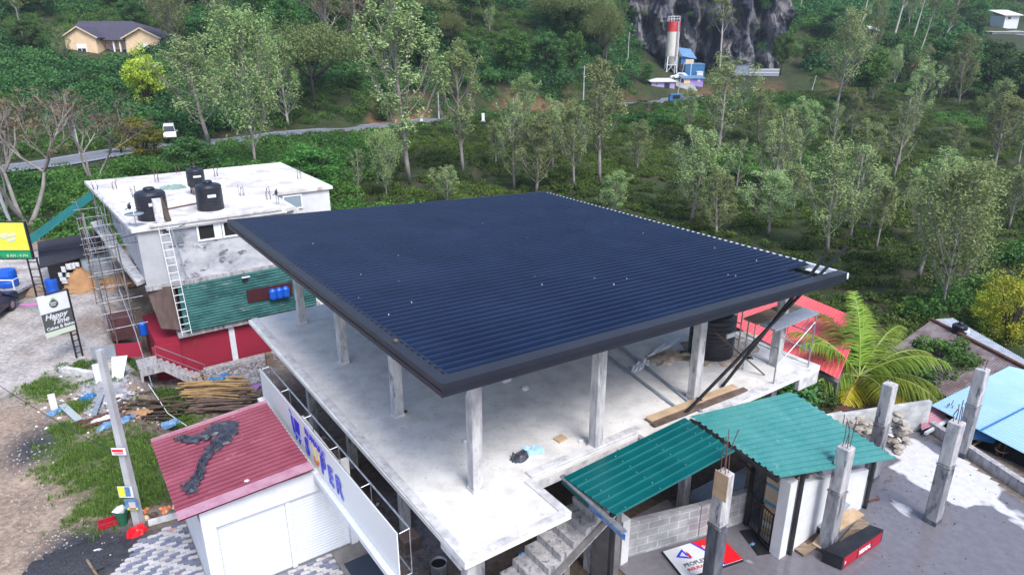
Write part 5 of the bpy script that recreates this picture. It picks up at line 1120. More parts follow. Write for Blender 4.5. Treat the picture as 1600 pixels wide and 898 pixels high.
for z in (1.1,2.2,3.4,4.3):
    for u in (1.15,1.95): SCG.part('ledger', MB().tube([(u,28.2,z),(u+.02,38.8,z+.05)], .012, 4), M['gmetal'])
    for k in range(6): v = 28.6+k*1.9; SCG.part('transom', MB().tube([(.95,v,z),(2.4,v+.05,z)], .012, 4), M['gmetal'])
solo('leaning_pipe', 'long thin pale pipe leaning from the bushes up to the scaffold', 'pipe', MB().tube([U(238,603,-.3), U(212,520,1.4), U(186,452,2.9)], .016, 6), M['gmetal']); 
solo('stay_wire', 'thin stay wire running down to the bamboo heap', 'wire', MB().tube([U(232,600,-.2), U(262,645,-.6), U(292,665,-.9)], .012, 4), M['whitep'])
# ---- yard on the far left: shed, signs, sand, barrels
SH = Thing('roadside_shed', 'low shed with dark sloping roof behind the orange sand heap', 'shed', P(105,430,0), grid=False)
s0, s1, s2, s3 = P(62,418,1.45), P(168,392,1.45), P(152,362,2.1), P(58,378,2.1)
SH.part('roof', MB().slabq(s0, s1, s2, s3, .06), mat('dark_shed_roof', (.02,.022,.035), (.03,.03,.045), 3))
def vwall(a, b, z0, z1, th=.1): 
    d = vnorm((b[0]-a[0], b[1]-a[1], 0)); n = (-d[1]*th, d[0]*th); return MB().add([(a[0],a[1],z0),(b[0],b[1],z0),(b[0]+n[0],b[1]+n[1],z0),(a[0]+n[0],a[1]+n[1],z0),(a[0],a[1],z1),(b[0],b[1],z1),(b[0]+n[0],b[1]+n[1],z1),(a[0]+n[0],a[1]+n[1],z1)], [(0,3,2,1),(4,5,6,7),(0,1,5,4),(1,2,6,5),(2,3,7,6),(3,0,4,7)])
w0, w1 = (s0[0]+.2,s0[1]+.3), (s1[0]-.1,s1[1]+.3)
m1, m2 = lerp((*w0,0),(*w1,0),.5), lerp((*w0,0),(*w1,0),.52)
SH.part('wall', vwall(w0, m1, 0, 1.4), M['gap']); SH.part('wall', vwall(m2, w1, 0, 1.4), mat('pale_blue_wall', (.42,.50,.60), rough=.8))
mx = lerp((*w0,0),(*w1,0),.66); SH.part('door', vwall((mx[0],mx[1]-.03), (mx[0]+.9,mx[1]+.25), 0, 1.05, .03), M['gpaint'])
rr = random.Random(3)
for k in range(16): x = rr.uniform(.0,.42); z = rr.uniform(.55,1.25); p = lerp((*w0,0),(*w1,0),x+.03); SH.part('poster', MB().box(p[0],p[0]+rr.uniform(.1,.3),p[1]-.06-.002*k,p[1]-.03,z-.15,z-.15+rr.uniform(.08,.3)), M['white'])
q = P(78,436,0); solo('block_counter', 'low grey block counter before the dark shed', 'counter', MB().box(q[0]-.1,q[0]+2.6,q[1]-.4,q[1]+.1,0,.5), M['block'], grid=False)
q = P(98,424,.5); solo('red_crate', 'red crate on the block counter', 'crate', MB().box(q[0],q[0]+.5,q[1]-.1,q[1]+.15,.5,.7), M['red'], grid=False)
e0, e1_ = P(46,376,2.6), P(146,303,4.7); nrm = vnorm(vcross(vsub(e1_, e0), (0,1,.2))); w_ = .42
mb = MB(); sd = vnorm(vcross(vsub(e1_, e0), (0,-.5,1))); corr(mb, vadd(e0,sd,-.4), vadd(e1_,sd,-.4), vadd(e0,sd,.4), vadd(e1_,sd,.4), 4, .05, 3); solo('roofing_sheet', 'long dark teal roofing sheet leaning up to the white rooftop', 'sheet', mb, mat('deep_teal_sheet', (.01,.13,.14), (.02,.17,.17), 2, rough=.5), grid=False)
YS = Thing('yellow_signboard', 'faded yellow signboard with green strip on a lattice post', 'sign', (*D(35,440,27)[:2],0), grid=False)
y0, y1 = D(-12,352,27), D(33,348,27); z1_, z0_ = 4.57, 3.05; yx, yy = y1[0]-y0[0], 27
X0, X1 = y0[0], y1[0]+.08
YS.part('board_frame', MB().box(X0-.05,X1+.05,27,27.12,z0_-.04,z1_+.04), M['bmetal']); YS.part('yellow_face', MB().box(X0,X1,26.985,26.998,z0_+.36,z1_), M['yellow']); YS.part('green_face', MB().box(X0,X1,26.985,26.998,z0_,z0_+.355), M['green'])
sm = MB(); rr = random.Random(6)
for k in range(9): sm.rock((X0+.55+rr.uniform(-.3,.35),26.985,z1_-.62+rr.uniform(-.25,.2)), .13, k, flat=.8)
sm.v = [(p[0], 26.975+(p[1]-26.985)*.08, p[2]) for p in sm.v]; YS.part('faded_picture', sm, mat('faded_picture_grey', (.52,.55,.35), (.62,.62,.45), 6))
YS.text('lettering', '8 AM - 9 PM', (X0+.28,26.975,z0_+.07), (1,0,0), (0,0,1), .17, M['signpale'])
lt = MB(); lt.box(X1-.35,X1-.3,27.13,27.18,0,z0_).box(X1+.05,X1+.1,27.13,27.18,0,z0_)
for k in range(9): lt.box(X1-.3,X1+.05,27.14,27.17,.2+k*.33,.23+k*.33)
YS.part('lattice_post', lt, M['bmetal'])
HS = Thing('cake_shop_sign', 'white and charcoal Happy Time cake shop sign on black posts', 'sign', P(128,566,0), grid=False)
hl, hr = P(57,465,2.75), P(104,452.5,2.75); hd = vnorm(vsub(hr, hl)); hw = math.dist(hl, hr); hn = (hd[1], -hd[0], 0)
def hp(x, z, o_=0): p = vadd(vadd(hl, hd, x*hw), hn, o_); return (p[0], p[1], 2.75-1.62*(1-z))
def hslab(x0, x1, z0, z1, o_, th=.01): return MB().slabq(hp(x0,z0,o_), hp(x1,z0,o_), hp(x1,z1,o_), hp(x0,z1,o_), th)
HS.part('board', hslab(-.0,1.0,0,1,0,.05), M['white']); HS.part('name_panel', hslab(0,1,.13,.57,.012), M['signgrey']); HS.part('foot_strip', hslab(0,1,0,.128,.012), M['signpale'])
HS.part('frame', MB().beam(hp(1.02,0,.0),hp(1.02,1.01,.0),.05,.06).beam(hp(.25,1.012,0),hp(1.04,1.012,0),.05,.04).beam(hp(.45,-.012,0),hp(1.04,-.012,0),.04,.03), M['bmetal'])
fh = lambda x, z: hp(x, z, .016)
cm = MB(); ringseg(cm, (.48,.76), 0.0, .15, 0, 6.283, lambda x, y: hp(.48+(x-.48)*1.0, .76+(y-.76)*.62, .016), n=20); HS.part('logo_disc', cm, M['signgrey'])
gl = MB(); ringseg(gl, (.48,.86), .0, .07, 0, 3.14, lambda x, y: hp(x, .86+(y-.86)*.6, .02), n=10); HS.part('logo_leaf', gl, mat('leaf_green_ink', (.15,.5,.15), rough=.5))
HS.text('lettering', 'Happy\nTime', fh(.30,.735) if False else hp(.36,.775,.028), hd, (0,0,1), .085, M['white'], bold=.002)
HS.text('lettering', 'Happy', hp(.08,.42,.02), hd, (0,0,1), .29, M['white'], bold=.006, shear=.3); HS.text('lettering', 'Time', hp(.26,.275,.02), hd, (0,0,1), .29, M['white'], bold=.006, shear=.3); HS.text('lettering', 'Cakes & Bakes', hp(.06,.165,.02), hd, (0,0,1), .165, M['white'], bold=.004)
HS.part('post', MB().beam(hp(1.02,-.01,0), (*hp(1.02,0,0)[:2],0), .05,.05), M['bmetal']); HS.part('post', MB().beam(hp(.80,-.01,0), (*hp(.80,0,0)[:2],0), .05,.05), M['bmetal'])
br_ = MB()
for k in range(4): br_.beam((*hp(.8,0,0)[:2],.2+k*.25),(*hp(1.02,0,0)[:2],.2+k*.25),.03,.03)
HS.part('cross_bar', br_, M['bmetal'])
def heapobj(name, label, cat, px, py, rx, ry, h, m_, seed): q = P(px, py, 0); return solo(name, label, cat, MB().heap((q[0],q[1],0), rx, ry, h, seed=seed, n=34, m=14, rough=.13), m_, grid=False, smooth=True)
heapobj('sand_heap', 'large orange brown sand heap before the dark shed', 'sand heap', 128, 448, 1.35, 1.1, .95, M['sand'], 2); heapobj('sand_heap', 'small grey brown sand heap near the rail', 'sand heap', 50, 458, .95, .8, .42, M['greysand'], 3); heapobj('sand_heap', 'low orange sand heap under the scaffold', 'sand heap', 185, 440, 1.1, .8, .4, M['sand'], 5)
def barrel(px, py, z, r, h, label): q = P(px, py, z); return solo('blue_barrel', label, 'barrel', MB().lathe([(r*.9,0),(r,.04),(r*1.04,h*.3),(r,h*.33),(r,h*.64),(r*1.04,h*.67),(r*.96,h*.96),(r*.8,h)], (q[0],q[1],z), 18), M['blue'], grid=False)
barrel(84, 458, 0, .27, .75, 'blue barrel standing at the foot of the orange sand heap'); barrel(14, 446, .55, .42, .8, 'large blue barrel on the railed platform at the left edge')
q = P(8,450,.5); rl = Thing('railed_platform', 'white railed platform carrying the large blue barrel', 'platform', (q[0],q[1],0), grid=False); rl.part('deck', MB().box(q[0]-1.5,q[0]+.9,q[1]-.6,q[1]+.8,.4,.52), M['conc']); rl.part('leg', MB().box(q[0]-1.4,q[0]+.8,q[1]-.5,q[1]+.7,0,.39), M['conc_dark'])
rl.part('rail', MB().tube([(q[0]-1.5,q[1]-.6,1.1),(q[0]+.9,q[1]-.6,1.1),(q[0]+.9,q[1]+.8,1.1)], .03, 5).tube([(q[0]+.9,q[1]-.6,.5),(q[0]+.9,q[1]-.6,1.1)], .03, 5), M['whitep'])
q = P(12,405,0); solo('white_wall_piece', 'patched white wall behind the yellow signboard', 'wall', MB().box(q[0]-2,q[0]+.5,q[1],q[1]+.2,0,1.5), M['whitewall'], grid=False)
q = P(48,476,0); solo('pink_cloth', 'bright pink cloth lying on the ground left of the cake shop sign', 'cloth', crumple(MB(), (q[0],q[1],0.0), .5, .14, .06, 5, rot=.2), mat('pink_cloth', (.62,.20,.50), rough=.8), grid=False)
# dark hatchback half in view at the left edge
def car(name, label, pos, rz, m_, L=3.9, Wd=1.62, Hh=1.42, cat='car', van=False, group=None):
    t = Thing(name, label, cat, pos, grid=False); t.o.rotation_euler[2] = rz; x, y, z = pos
    if van: pr = [(-L/2,.3),(L/2,.3),(L/2,.75),(L/2-.15,1.0),(L/2-.7,Hh-.08),(L/2-1.1,Hh),(-L/2+.1,Hh),(-L/2,Hh-.15)]
    else: pr = [(-L/2,.28),(L/2,.28),(L/2,.62),(L/2-.1,.75),(L/2-.95,.9),(L/2-1.65,Hh-.05),(L/2-1.9,Hh),(-L/2+.75,Hh-.02),(-L/2+.22,.98),(-L/2+.03,.88),(-L/2,.5)]
    n = len(pr); vs = []
    for s in (-1, 1): vs += [(x+s*(Wd/2-(.16 if b > 1.0 else 0)), y+a, z+b) for a, b in pr]
    mb = MB().add(vs, [tuple(range(n))[::-1], tuple(range(n,2*n))]+[(i,(i+1)%n,n+(i+1)%n,n+i) for i in range(n)]); b = t.part('body', mb, m_, bevel=.05)
    gl = MB(); 
    if van: gl.slabq((x-Wd/2+.2,y+L/2-.66,z+Hh-.12),(x+Wd/2-.2,y+L/2-.66,z+Hh-.12),(x+Wd/2-.1,y+L/2-.12,z+1.05),(x-Wd/2+.1,y+L/2-.12,z+1.05),.01); gl.v = [(p[0],p[1]+.03,p[2]+.03) for p in gl.v]
    else: gl.slabq((x-Wd/2+.22,y-L/2+.24,z+1.0),(x+Wd/2-.22,y-L/2+.24,z+1.0),(x+Wd/2-.26,y-L/2+.70,z+Hh-.06),(x-Wd/2+.26,y-L/2+.70,z+Hh-.06),.01); gl.v = [(p[0],p[1]-.03,p[2]+.03) for p in gl.v]
    t.part('windscreen' if van else 'rear_window', gl, M['glass'])
    for s in (-1, 1):
        sg = MB(); a0_, a1_ = (-L/2+.6, L/2-1.0) if not van else (-L/2+.3, L/2-.9); xx = x+s*(Wd/2-.10); sg.add([(xx+s*.06,y+a0_,z+.98),(xx+s*.06,y+a1_,z+.98),(xx-s*.05,y+a1_-.4,z+Hh-.12),(xx-s*.05,y+a0_+.2,z+Hh-.12)], [(0,1,2,3)]); t.part('side_window', sg, M['glass'])
        t.part('tail_light' , MB().box(x+s*Wd/2-.2-.02*s,x+s*Wd/2+.2-.22*s if s < 0 else x+s*Wd/2+.02,y-L/2-.02,y-L/2+.12,z+.62,z+.82), M['dred'] if not van else M['white'])
        for a in (-L*.31, L*.31): w_ = t.part('wheel', MB().tube([(x+s*(Wd/2-.18),y+a,z+.29),(x+s*(Wd/2+.01),y+a,z+.29)], .29, 16), M['bmetal']); t.part('rim', MB().tube([(x+s*(Wd/2),y+a,z+.29),(x+s*(Wd/2+.015),y+a,z+.29)], .17, 10), M['gmetal'], w_)
    t.part('bumper', MB().box(x-Wd/2,x+Wd/2,y-L/2-.07,y-L/2+.05,z+.32,z+.52), m_, b); return t
q = P(16,534,0); car('parked_car', 'dark hatchback with red tail light cut by the left edge', (q[0]-2.75,q[1]+2.1,0), R(12), mat('dark_car_paint', (.03,.035,.05), rough=.25))
p = ROAD[4]; car('van', 'white van parked on the road behind the bushes', (D(268,225,94.5)[0],94.5,p[2]+.0), R(205), M['whitep'], 3.8, 1.6, 1.8, 'van', True)
q = D(1061,119,160); car('parked_car', 'small white car parked below the silo', (q[0],q[1],gz(q[0],q[1])), R(80), M['whitep'])
# ---- concrete utility pole with posters and what lies round it
UP = Thing('utility_pole', 'square concrete utility pole with posters at the edge of the grass', 'pole', (.36,17.09,0)); UP.part('shaft', MB().tube([(.36,17.09,-.2),(.36,17.09,4.9)], [.135,.09], 4), M['polec'])
fx = vnorm((.86,-.5,0)); fxg = (math.cos(-A), math.sin(-A), 0)
def plate(c, w, h, m_, tilt=0): x = fxg; up2 = vnorm((x[0]*tilt, x[1]*tilt, 1)); return MB().slabq(vadd(vadd(c,x,-w/2),up2,-h/2), vadd(vadd(c,x,w/2),up2,-h/2), vadd(vadd(c,x,w/2),up2,h/2), vadd(vadd(c,x,-w/2),up2,h/2), .012)
nf = (fxg[1], -fxg[0], 0); cpt = lambda z, o_=.17, s=0: vadd(vadd((.36,17.09,z), nf, o_), fxg, s)
pt = UP.part('notice', plate(cpt(2.28,.16), .34, .19, None), M['white']); UP.part('red_print', plate(cpt(2.31,.172,-.02), .26, .06, None), M['red'], pt); UP.part('red_print', plate(cpt(2.235,.172,0), .22, .02, None), M['red'], pt)
ps = UP.part('poster', plate(cpt(1.12,.16,-.06), .36, .32, None), M['white']); UP.part('poster_print', plate(cpt(1.14,.172,-.15), .15, .27, None), M['yellow'], ps); UP.part('poster_print', plate(cpt(1.14,.172,.0), .12, .27, None), M['tarp'], ps)
ps = UP.part('poster', plate(cpt(.76,.16,.02), .32, .3, None), M['tarp']); UP.part('poster_print', plate(cpt(.72,.172,.04), .16, .2, None), mat('poster_figure', (.6,.45,.45), rough=.6), ps); UP.part('poster_print', plate(cpt(.625,.172,.03), .26, .05, None), M['yellow'], ps)
q = U(193,818,0); bn = Thing('rubbish_bin', 'green bin with white bag on top beside the utility pole', 'bin', (q[0],q[1],0)); bn.part('bin_body', MB().lathe([(.10,0),(.14,.34),(.15,.36)], (q[0],q[1],0), 14), mat('dark_green_plastic', (.02,.12,.07), rough=.5)); bn.part('white_bag', MB().rock((q[0],q[1],.44), .2, 7), M['wtarp'])
q = U(214,833,0); solo('red_bag', 'crumpled bright red bag at the foot of the utility pole', 'bag', crumple(MB(), (q[0],q[1],.0), .26, .16, .22, 12), M['red'])
q = U(172,818,0); tr = MB().box(q[0]-.26,q[0]+.26,q[1]-.14,q[1]+.14,0,.02).box(q[0]-.26,q[0]-.23,q[1]-.14,q[1]+.14,.021,.12).box(q[0]+.23,q[0]+.26,q[1]-.14,q[1]+.14,.021,.12).box(q[0]-.229,q[0]+.229,q[1]-.14,q[1]-.11,.021,.12).box(q[0]-.229,q[0]+.229,q[1]+.11,q[1]+.14,.021,.12); solo('red_tray', 'dark red plastic tray on the bare earth', 'tray', tr, M['dred'])
rr = random.Random(14); q = U(247,802,0)
for k in range(16):
    solo('rubbish_item', ('orange','pale','brown')[k%3]+' scrap in the rubbish heap behind the kerb', 'rubbish', MB().rock((q[0]+rr.uniform(-.4,.45),q[1]+rr.uniform(-.2,.3),.05), rr.uniform(.06,.13), k), [M['orangeb'],M['cream'],M['timber']][k%3], group=('orange','pale','brown')[k%3]+' scraps in the rubbish heap')
q0, q1 = U(128,862,.05), U(156,905,.08); solo('stick', 'brown stick lying on the black gravel', 'stick', MB().tube([q0,q1], .03, 6), M['wood'])
q = U(150,862,0); solo('white_scrap', 'torn white paper on the black gravel', 'paper', crumple(MB(), (q[0],q[1],.02), .13, .08, .04, 3, n=5), M['wtarp'])
def gp_(x, y, z=-.5):
    p = P(x, y, z)
    for _ in range(6): p = P(x, y, gz(p[0], p[1]))
    return UV(p)
def lie(name, label, cat, a, b, w, h, m_, lift=.05, **k): p, q = gp_(*a), gp_(*b); return solo(name, label, cat, MB().beam(vz(p,lift), vz(q,lift), w, h), m_, **k)
lie('concrete_post', 'broken concrete post lying behind the rubble', 'post', (96,580), (150,590), .2, .2, M['edge'], .12); 
q = gp_(157,598); solo('white_slab_piece', 'upright white slab piece just left of the utility pole', 'slab', MB().box(q[0]-.14,q[0]+.14,q[1]-.05,q[1]+.05,q[2]-.05,q[2]+.75), M['white'])
q = gp_(86,641); solo('white_slab_piece', 'short upright white post in the grassy dirt', 'slab', MB().box(q[0]-.1,q[0]+.1,q[1]-.05,q[1]+.05,q[2]-.05,q[2]+.6), M['white'])
q = gp_(187,590); solo('white_sheet', 'crumpled white corrugated sheet propped right of the pole', 'sheet', MB().slabq((q[0]-.25,q[1],q[2]),(q[0]+.1,q[1]-.1,q[2]),(q[0]+.4,q[1]+.25,q[2]+.7),(q[0]-.1,q[1]+.3,q[2]+.75),.03), M['wtarp'])
lie('pale_board', 'pale blue weathered board on the rubble edge', 'board', (98,636), (124,660), .22, .04, mat('pale_blue_board', (.30,.45,.52), (.4,.4,.4), 5), .1); lie('pale_board', 'grey board leaning in the rubble near the pole', 'board', (148,655), (160,622), .16, .05, M['gpaint'], .15)
for (x, y, rx, ry, s, lab) in ((182,662,.6,.2,5,'bright blue tarpaulin crumpled beside the pole'),(258,668,.55,.2,6,'blue tarpaulin scrap behind the maroon roof corner'),(138,623,.28,.2,7,'dark blue sheet scrap in the rubble'),(85,647,.25,.12,8,'small blue scrap by the short white post')):
    q = gp_(x, y); solo('blue_tarpaulin', lab, 'tarpaulin', crumple(MB(), (q[0],q[1],q[2]+.02), rx, ry, .14, s, rot=.3), M['tarp'] if s != 7 else M['blued'])
for (x, y, r, s, lab) in ((182,624,.2,4,'white plastic scrap right of the pole base rubble'),(165,655,.26,5,'pale torn sheet left of the pole'),(215,648,.3,3,'brown straw like heap in the debris')): q = gp_(x, y); solo('debris_sheet', lab, 'debris', crumple(MB(), (q[0],q[1],q[2]+.02), r*1.5, r, .1, s), M['wtarp'] if r < .28 else M['sand'])
BG = 'bamboo poles heaped below the crimson wall'
rr = random.Random(17)
for k in range(34):
    x0 = rr.uniform(276,300); y0 = rr.uniform(604,630); x1 = rr.uniform(372,398); y1 = y0+rr.uniform(-14,6)
    p, q = gp_(x0,y0), gp_(x1,y1); z = .15+.03*(k%10); solo('bamboo_pole', 'yellow brown bamboo pole in the top of the heap', 'bamboo pole', MB().tube([vz(p,z), vz(lerp(p,q,.5),z+.05), vz(q,z)], .032, 6), M['bamboo'], group=BG)
for k in range(30):
    x0 = rr.uniform(285,320); y0 = rr.uniform(628,652); x1 = rr.uniform(375,412); y1 = y0+rr.uniform(-20,2)
    p, q = gp_(x0,y0), gp_(x1,y1); z = .08+.03*(k%8); solo('old_pole', 'dark old pole in the lower part of the bamboo heap', 'pole', MB().tube([vz(p,z), vz(q,z)], .045, 5), M['timber'], group='dark poles under the bamboo heap')
for k in range(26):
    x0 = rr.uniform(175,235); y0 = rr.uniform(628,660); x1 = x0+rr.uniform(40,85); y1 = y0+rr.uniform(-16,10)
    p, q = gp_(x0,y0), gp_(x1,y1); z = .05+.03*(k%6); solo('old_pole', 'dark stick in the scattered pile right of the utility pole', 'pole', MB().tube([vz(p,z), vz(q,z)], .04, 5), M['timber'], group='dark sticks right of the utility pole')
for (a, b, lab) in (((118,668),(200,640),'long rusty brown pole lying across the dirt behind the pole'),((130,672),(205,652),'second long brown pole lying across the dirt')): lie('old_pole', lab, 'pole', a, b, .06, .06, M['rust'], .12)
q = gp_(345,605); solo('blue_cloth', 'dark blue cloth bundle on the bamboo heap', 'cloth', crumple(MB(), (q[0],q[1],q[2]+.4), .42, .2, .12, 4), M['blued']); q = gp_(398,607); solo('purple_sheet', 'purple sheet scrap behind the name board end', 'sheet', crumple(MB(), (q[0],q[1],q[2]+.05), .3, .16, .08, 4), mat('purple_plastic', (.35,.15,.45), rough=.5))
q = gp_(422,570); solo('concrete_stub', 'short square concrete stub beside the slab edge', 'stub', MB().box(q[0]-.13,q[0]+.13,q[1]-.13,q[1]+.13,q[2]-.1,q[2]+.55), M['wood'])
q = U(125,880,0); solo('gravel_heap', 'low spread of black gravel beside the paving', 'gravel heap', MB().heap((q[0]-.35,q[1]+.1,0), 1.25, .95, .13, seed=6, n=40, m=12, rough=.16), mat('black_gravel', (.02,.022,.032), (.06,.062,.075), 30, .4, .6, .9, bump=1, bscale=45), smooth=True)
# rubble and gravel: countless stones
def stones(name, label, spots, m_, seed):
    rr = random.Random(seed); mb = MB()
    for (x, y, sx_, sy_, n, r0, r1) in spots:
        for k in range(n):
            px, py = rr.gauss(x, sx_), rr.gauss(y, sy_); p = gp_(px, py); mb.rock((p[0],p[1],p[2]+r0*.3), rr.uniform(r0, r1), rr.randrange(9999))
    o = solo(name, label, None, mb, m_, kind='stuff'); return o
stones('rubble', 'heap of broken grey concrete behind the utility pole', [(165,606,18,12,260,.05,.14),(180,625,20,10,90,.04,.1),(150,640,12,10,50,.04,.1)], M['rubble'], 3)
stones('gravel', 'grey stones along the foot of the crimson wall', [(340,590,30,7,160,.04,.09),(400,588,14,14,110,.04,.1),(300,592,20,5,50,.03,.07)], M['rubble'], 4)
stones('litter', 'white and pale litter scattered in the debris', [(120,640,35,22,60,.03,.08),(210,640,30,18,50,.03,.08),(470,690,20,40,25,.03,.07),(590,840,18,25,20,.03,.07)], M['wtarp'], 8)
stones('litter', 'brown and dark litter scattered in the debris', [(200,650,40,18,160,.03,.09),(330,650,40,10,80,.03,.08),(480,700,20,40,90,.04,.1),(600,830,20,30,60,.04,.1)], M['timber'], 9)
stones('grit', 'small grit and scraps scattered over the yard floor', [], M['rubble'], 10) if False else None
stones('gravel', 'small pale pebbles scattered over the dirt and black gravel', [(40,640,25,60,120,.015,.04),(60,760,30,50,200,.015,.04),(90,860,40,25,160,.012,.035),(30,500,20,30,40,.02,.05),(120,800,30,20,60,.015,.035),(240,640,25,12,60,.03,.07)], M['stone'], 5)
# cables
def cable(a, b, sag, label, r=.012, grid=False):
    pts = [vadd(lerp(a,b,i/12), (0,0,1), -sag*4*(i/12)*(1-i/12)) for i in range(13)]; return solo('cable', label, 'cable', MB().tube(pts, r, 4), M['bmetal'], grid=grid)
wb = W(3.7,27.95,5.05); cable(wb, D(-30,392,24), .35, 'upper black cable from the rooftop corner to the left'); cable(W(4.2,27.9,4.95), D(-30,400,24), .5, 'lower black cable from the rooftop corner to the left'); cable(W(.36,17.09,2.0), D(-60,560,22), .2, 'thin cable passing the utility pole low over the dirt')
# ================================================================ along the road and on the hill
def upole(px, py, ty, d, label, r=.14, arm=True, group='utility poles on the hill', lean=0):
    x, y, _ = D(px, py, d); z = gz(x, y); zt = Zat(px, ty, d); t = Thing('utility_pole', label, 'pole', (x,y,z), grid=False); t.o['group'] = group
    t.part('shaft', MB().tube([(x,y,z-.2),(x+lean,y,zt)], [r,r*.7], 8), M['polec'])
    if arm: t.part('crossarm', MB().box(x+lean-.7,x+lean+.7,y-.05,y+.05,zt-.35,zt-.25), M['gmetal'])
    return (x+lean,y,zt-.2)
k1 = upole(686,190,143,117,'tall concrete pole beside the road above the middle of the dark roof'); k2 = upole(911,168,103,133,'concrete pole half hidden by trees near the road bend'); k3 = upole(125,240,196,80,'thin pole among the bare branches behind the teal sheet', .1, False)
k4 = upole(1057,155,98,144,'slightly leaning pole beside the violet hut', .1, True, lean=1.0); upole(981,92,50,160,'white lamp pole at the left foot of the cliff', .1, False); upole(1266,150,118,156,'white pole beside the red earth bank', .12, False, lean=.7); upole(1390,148,114,158,'leaning pole above the tea field', .1, False, lean=1.1); upole(1540,112,96,178,'small leaning pole at the right hand hillside', .1, True, lean=.8); upole(1414,148,132,160,'short white post beside the far road', .12, False)
k0 = upole(20,356,210,44,'pale pole beside the leafless tree at the left edge', .12, False, lean=-.9)
for a, b, n in ((k1,k2,'road'),(k2,k4,'bend')):
    for dz in (0,-.5): cable(vz(a,dz), vz(b,dz), 1.2, ('upper' if not dz else 'lower')+' wire between the poles at the '+n, .025)
kL = (k1[0]-55, 98, k1[2]+2)
for dz in (0,-.6): cable(vz(kL,dz), vz(k1,dz), 1.5, ('upper' if not dz else 'lower')+' wire running left from the tall roadside pole', .025)
for (x, y, ty, lab) in ((659,193,181,'white marker post left of the tall roadside pole'),(755,190,177,'white marker post right of the tall roadside pole')):
    q = hit(x, y); h = Zat(x, ty, q[1])-q[2]; t = Thing('road_marker', lab, 'marker', q, grid=False); t.part('post', MB().box(q[0]-.22,q[0]+.22,q[1]-.1,q[1]+.1,q[2]-.1,q[2]+h), M['whitep'], bevel=.03); t.part('base', MB().box(q[0]-.35,q[0]+.35,q[1]-.2,q[1]+.2,q[2]-.1,q[2]+.1), M['conc'])
# peach house
hx, hy = D(172,78,136)[0], 136; hz = Zat(172,84,136)-.6
PH = Thing('peach_house', 'peach coloured bungalow with dark hipped roof high on the left hillside', 'house', (hx,hy,hz), grid=False)
xa, xb, xc, xd_ = [D(v,78,136)[0] for v in (104,153,196,249)]; ze = Zat(170,60,136); zg = Zat(130,43,136); zr_ = Zat(150,33,141)
PH.part('wall', MB().box(xa,xd_,hy+3,hy+11,hz-2,ze), M['cream']); 
def wing(x0, x1, y0, zt, ze, nm):
    xm = (x0+x1)/2; w = PH.part('wing_wall', MB().add([(x0,y0,hz-2),(x1,y0,hz-2),(x1,y0,ze),(xm,y0,zt),(x0,y0,ze),(x0,y0+3.2,hz-2),(x1,y0+3.2,hz-2),(x1,y0+3.2,ze),(xm,y0+3.2,zt),(x0,y0+3.2,ze)], [(0,1,2,3,4),(9,8,7,6,5),(1,6,7,2),(0,4,9,5)]), M['cream'])
    e = .6; PH.part('wing_roof', MB().slabq((xm,y0-.5,zt+.15),(xm,y0+7,zt+.15),(x0-e,y0+7,ze-.15),(x0-e,y0-.5,ze-.15),.15).slabq((x1+e,y0-.5,ze-.15),(x1+e,y0+7,ze-.15),(xm,y0+7,zt+.15),(xm,y0-.5,zt+.15),.15), M['hroof'])
    PH.part('barge_board', MB().beam((x0-e,y0-.52,ze-.2),(xm,y0-.52,zt+.1),.06,.22).beam((xm,y0-.52,zt+.1),(x1+e,y0-.52,ze-.2),.06,.22), M['cream_b'])
    wi = PH.part('window', MB().box(xm-.9,xm+.9,y0-.08,y0-.01,hz+.3,hz+2.3), M['whitep'], w)
    for k in range(2): PH.part('pane', MB().box(xm-.75+k*.82,xm-.07+k*.82,y0-.12,y0-.085,hz+.45,hz+1.5), M['glass'], wi)
    PH.part('fanlight', MB().lathe([(.75,0),(.7,.03)], (0,0,0), 16), M['whitep'], w).data.transform(__import__('mathutils').Matrix.Translation((xm-PH.org[0], y0-PH.org[1]-.03, ze-PH.org[2]+.15)) @ __import__('mathutils').Matrix.Rotation(math.pi/2, 4, 'X') @ __import__('mathutils').Matrix.Scale(.45, 4, (0,1,0)))
wing(xa, xb, hy, Zat(128,43,136), Zat(105,58,136), 'a'); wing(xc, xd_, hy+.6, Zat(222,45,136), Zat(249,59,136), 'b')
yr0, yr1 = hy+7, hy+7.2; xm0, xm1 = D(118,38,142)[0], D(190,38,142)[0]
PH.part('main_roof', MB().slabq((xa-1.2,hy+2.2,ze-.1),(xd_+1,hy+2.2,ze-.1),(xm1+1.5,yr0,zr_),(xm0,yr0,zr_),.15).slabq((xd_+1,hy+2.2,ze-.1),(xd_+1,hy+12,ze-.1),(xm1+1.5,yr1,zr_),(xm1+1.5,yr0,zr_),.15).slabq((xa-1.2,hy+12,ze-.1),(xa-1.2,hy+2.2,ze-.1),(xm0,yr0,zr_),(xm0,yr1,zr_),.15).slabq((xd_+1,hy+12,ze-.1),(xa-1.2,hy+12,ze-.1),(xm0,yr1,zr_),(xm1+1.5,yr1,zr_),.15), M['hroof'])
PH.part('front_door', MB().box(xb+.5,xb+1.7,hy+2.85,hy+2.99,hz,hz+2.1), M['lilac']); 
for k in range(3): PH.part('veranda_post', MB().box(xb+2.1+k*1.2,xb+2.35+k*1.2,hy+1.6,hy+1.85,hz-.5,ze-.3), M['whitep'])
PH.part('veranda_roof', MB().slabq((xb-.2,hy+1.2,ze-.35),(xc+.2,hy+1.2,ze-.35),(xc+.2,hy+3.4,ze+.5),(xb-.2,hy+3.4,ze+.5),.12), M['hroof'])
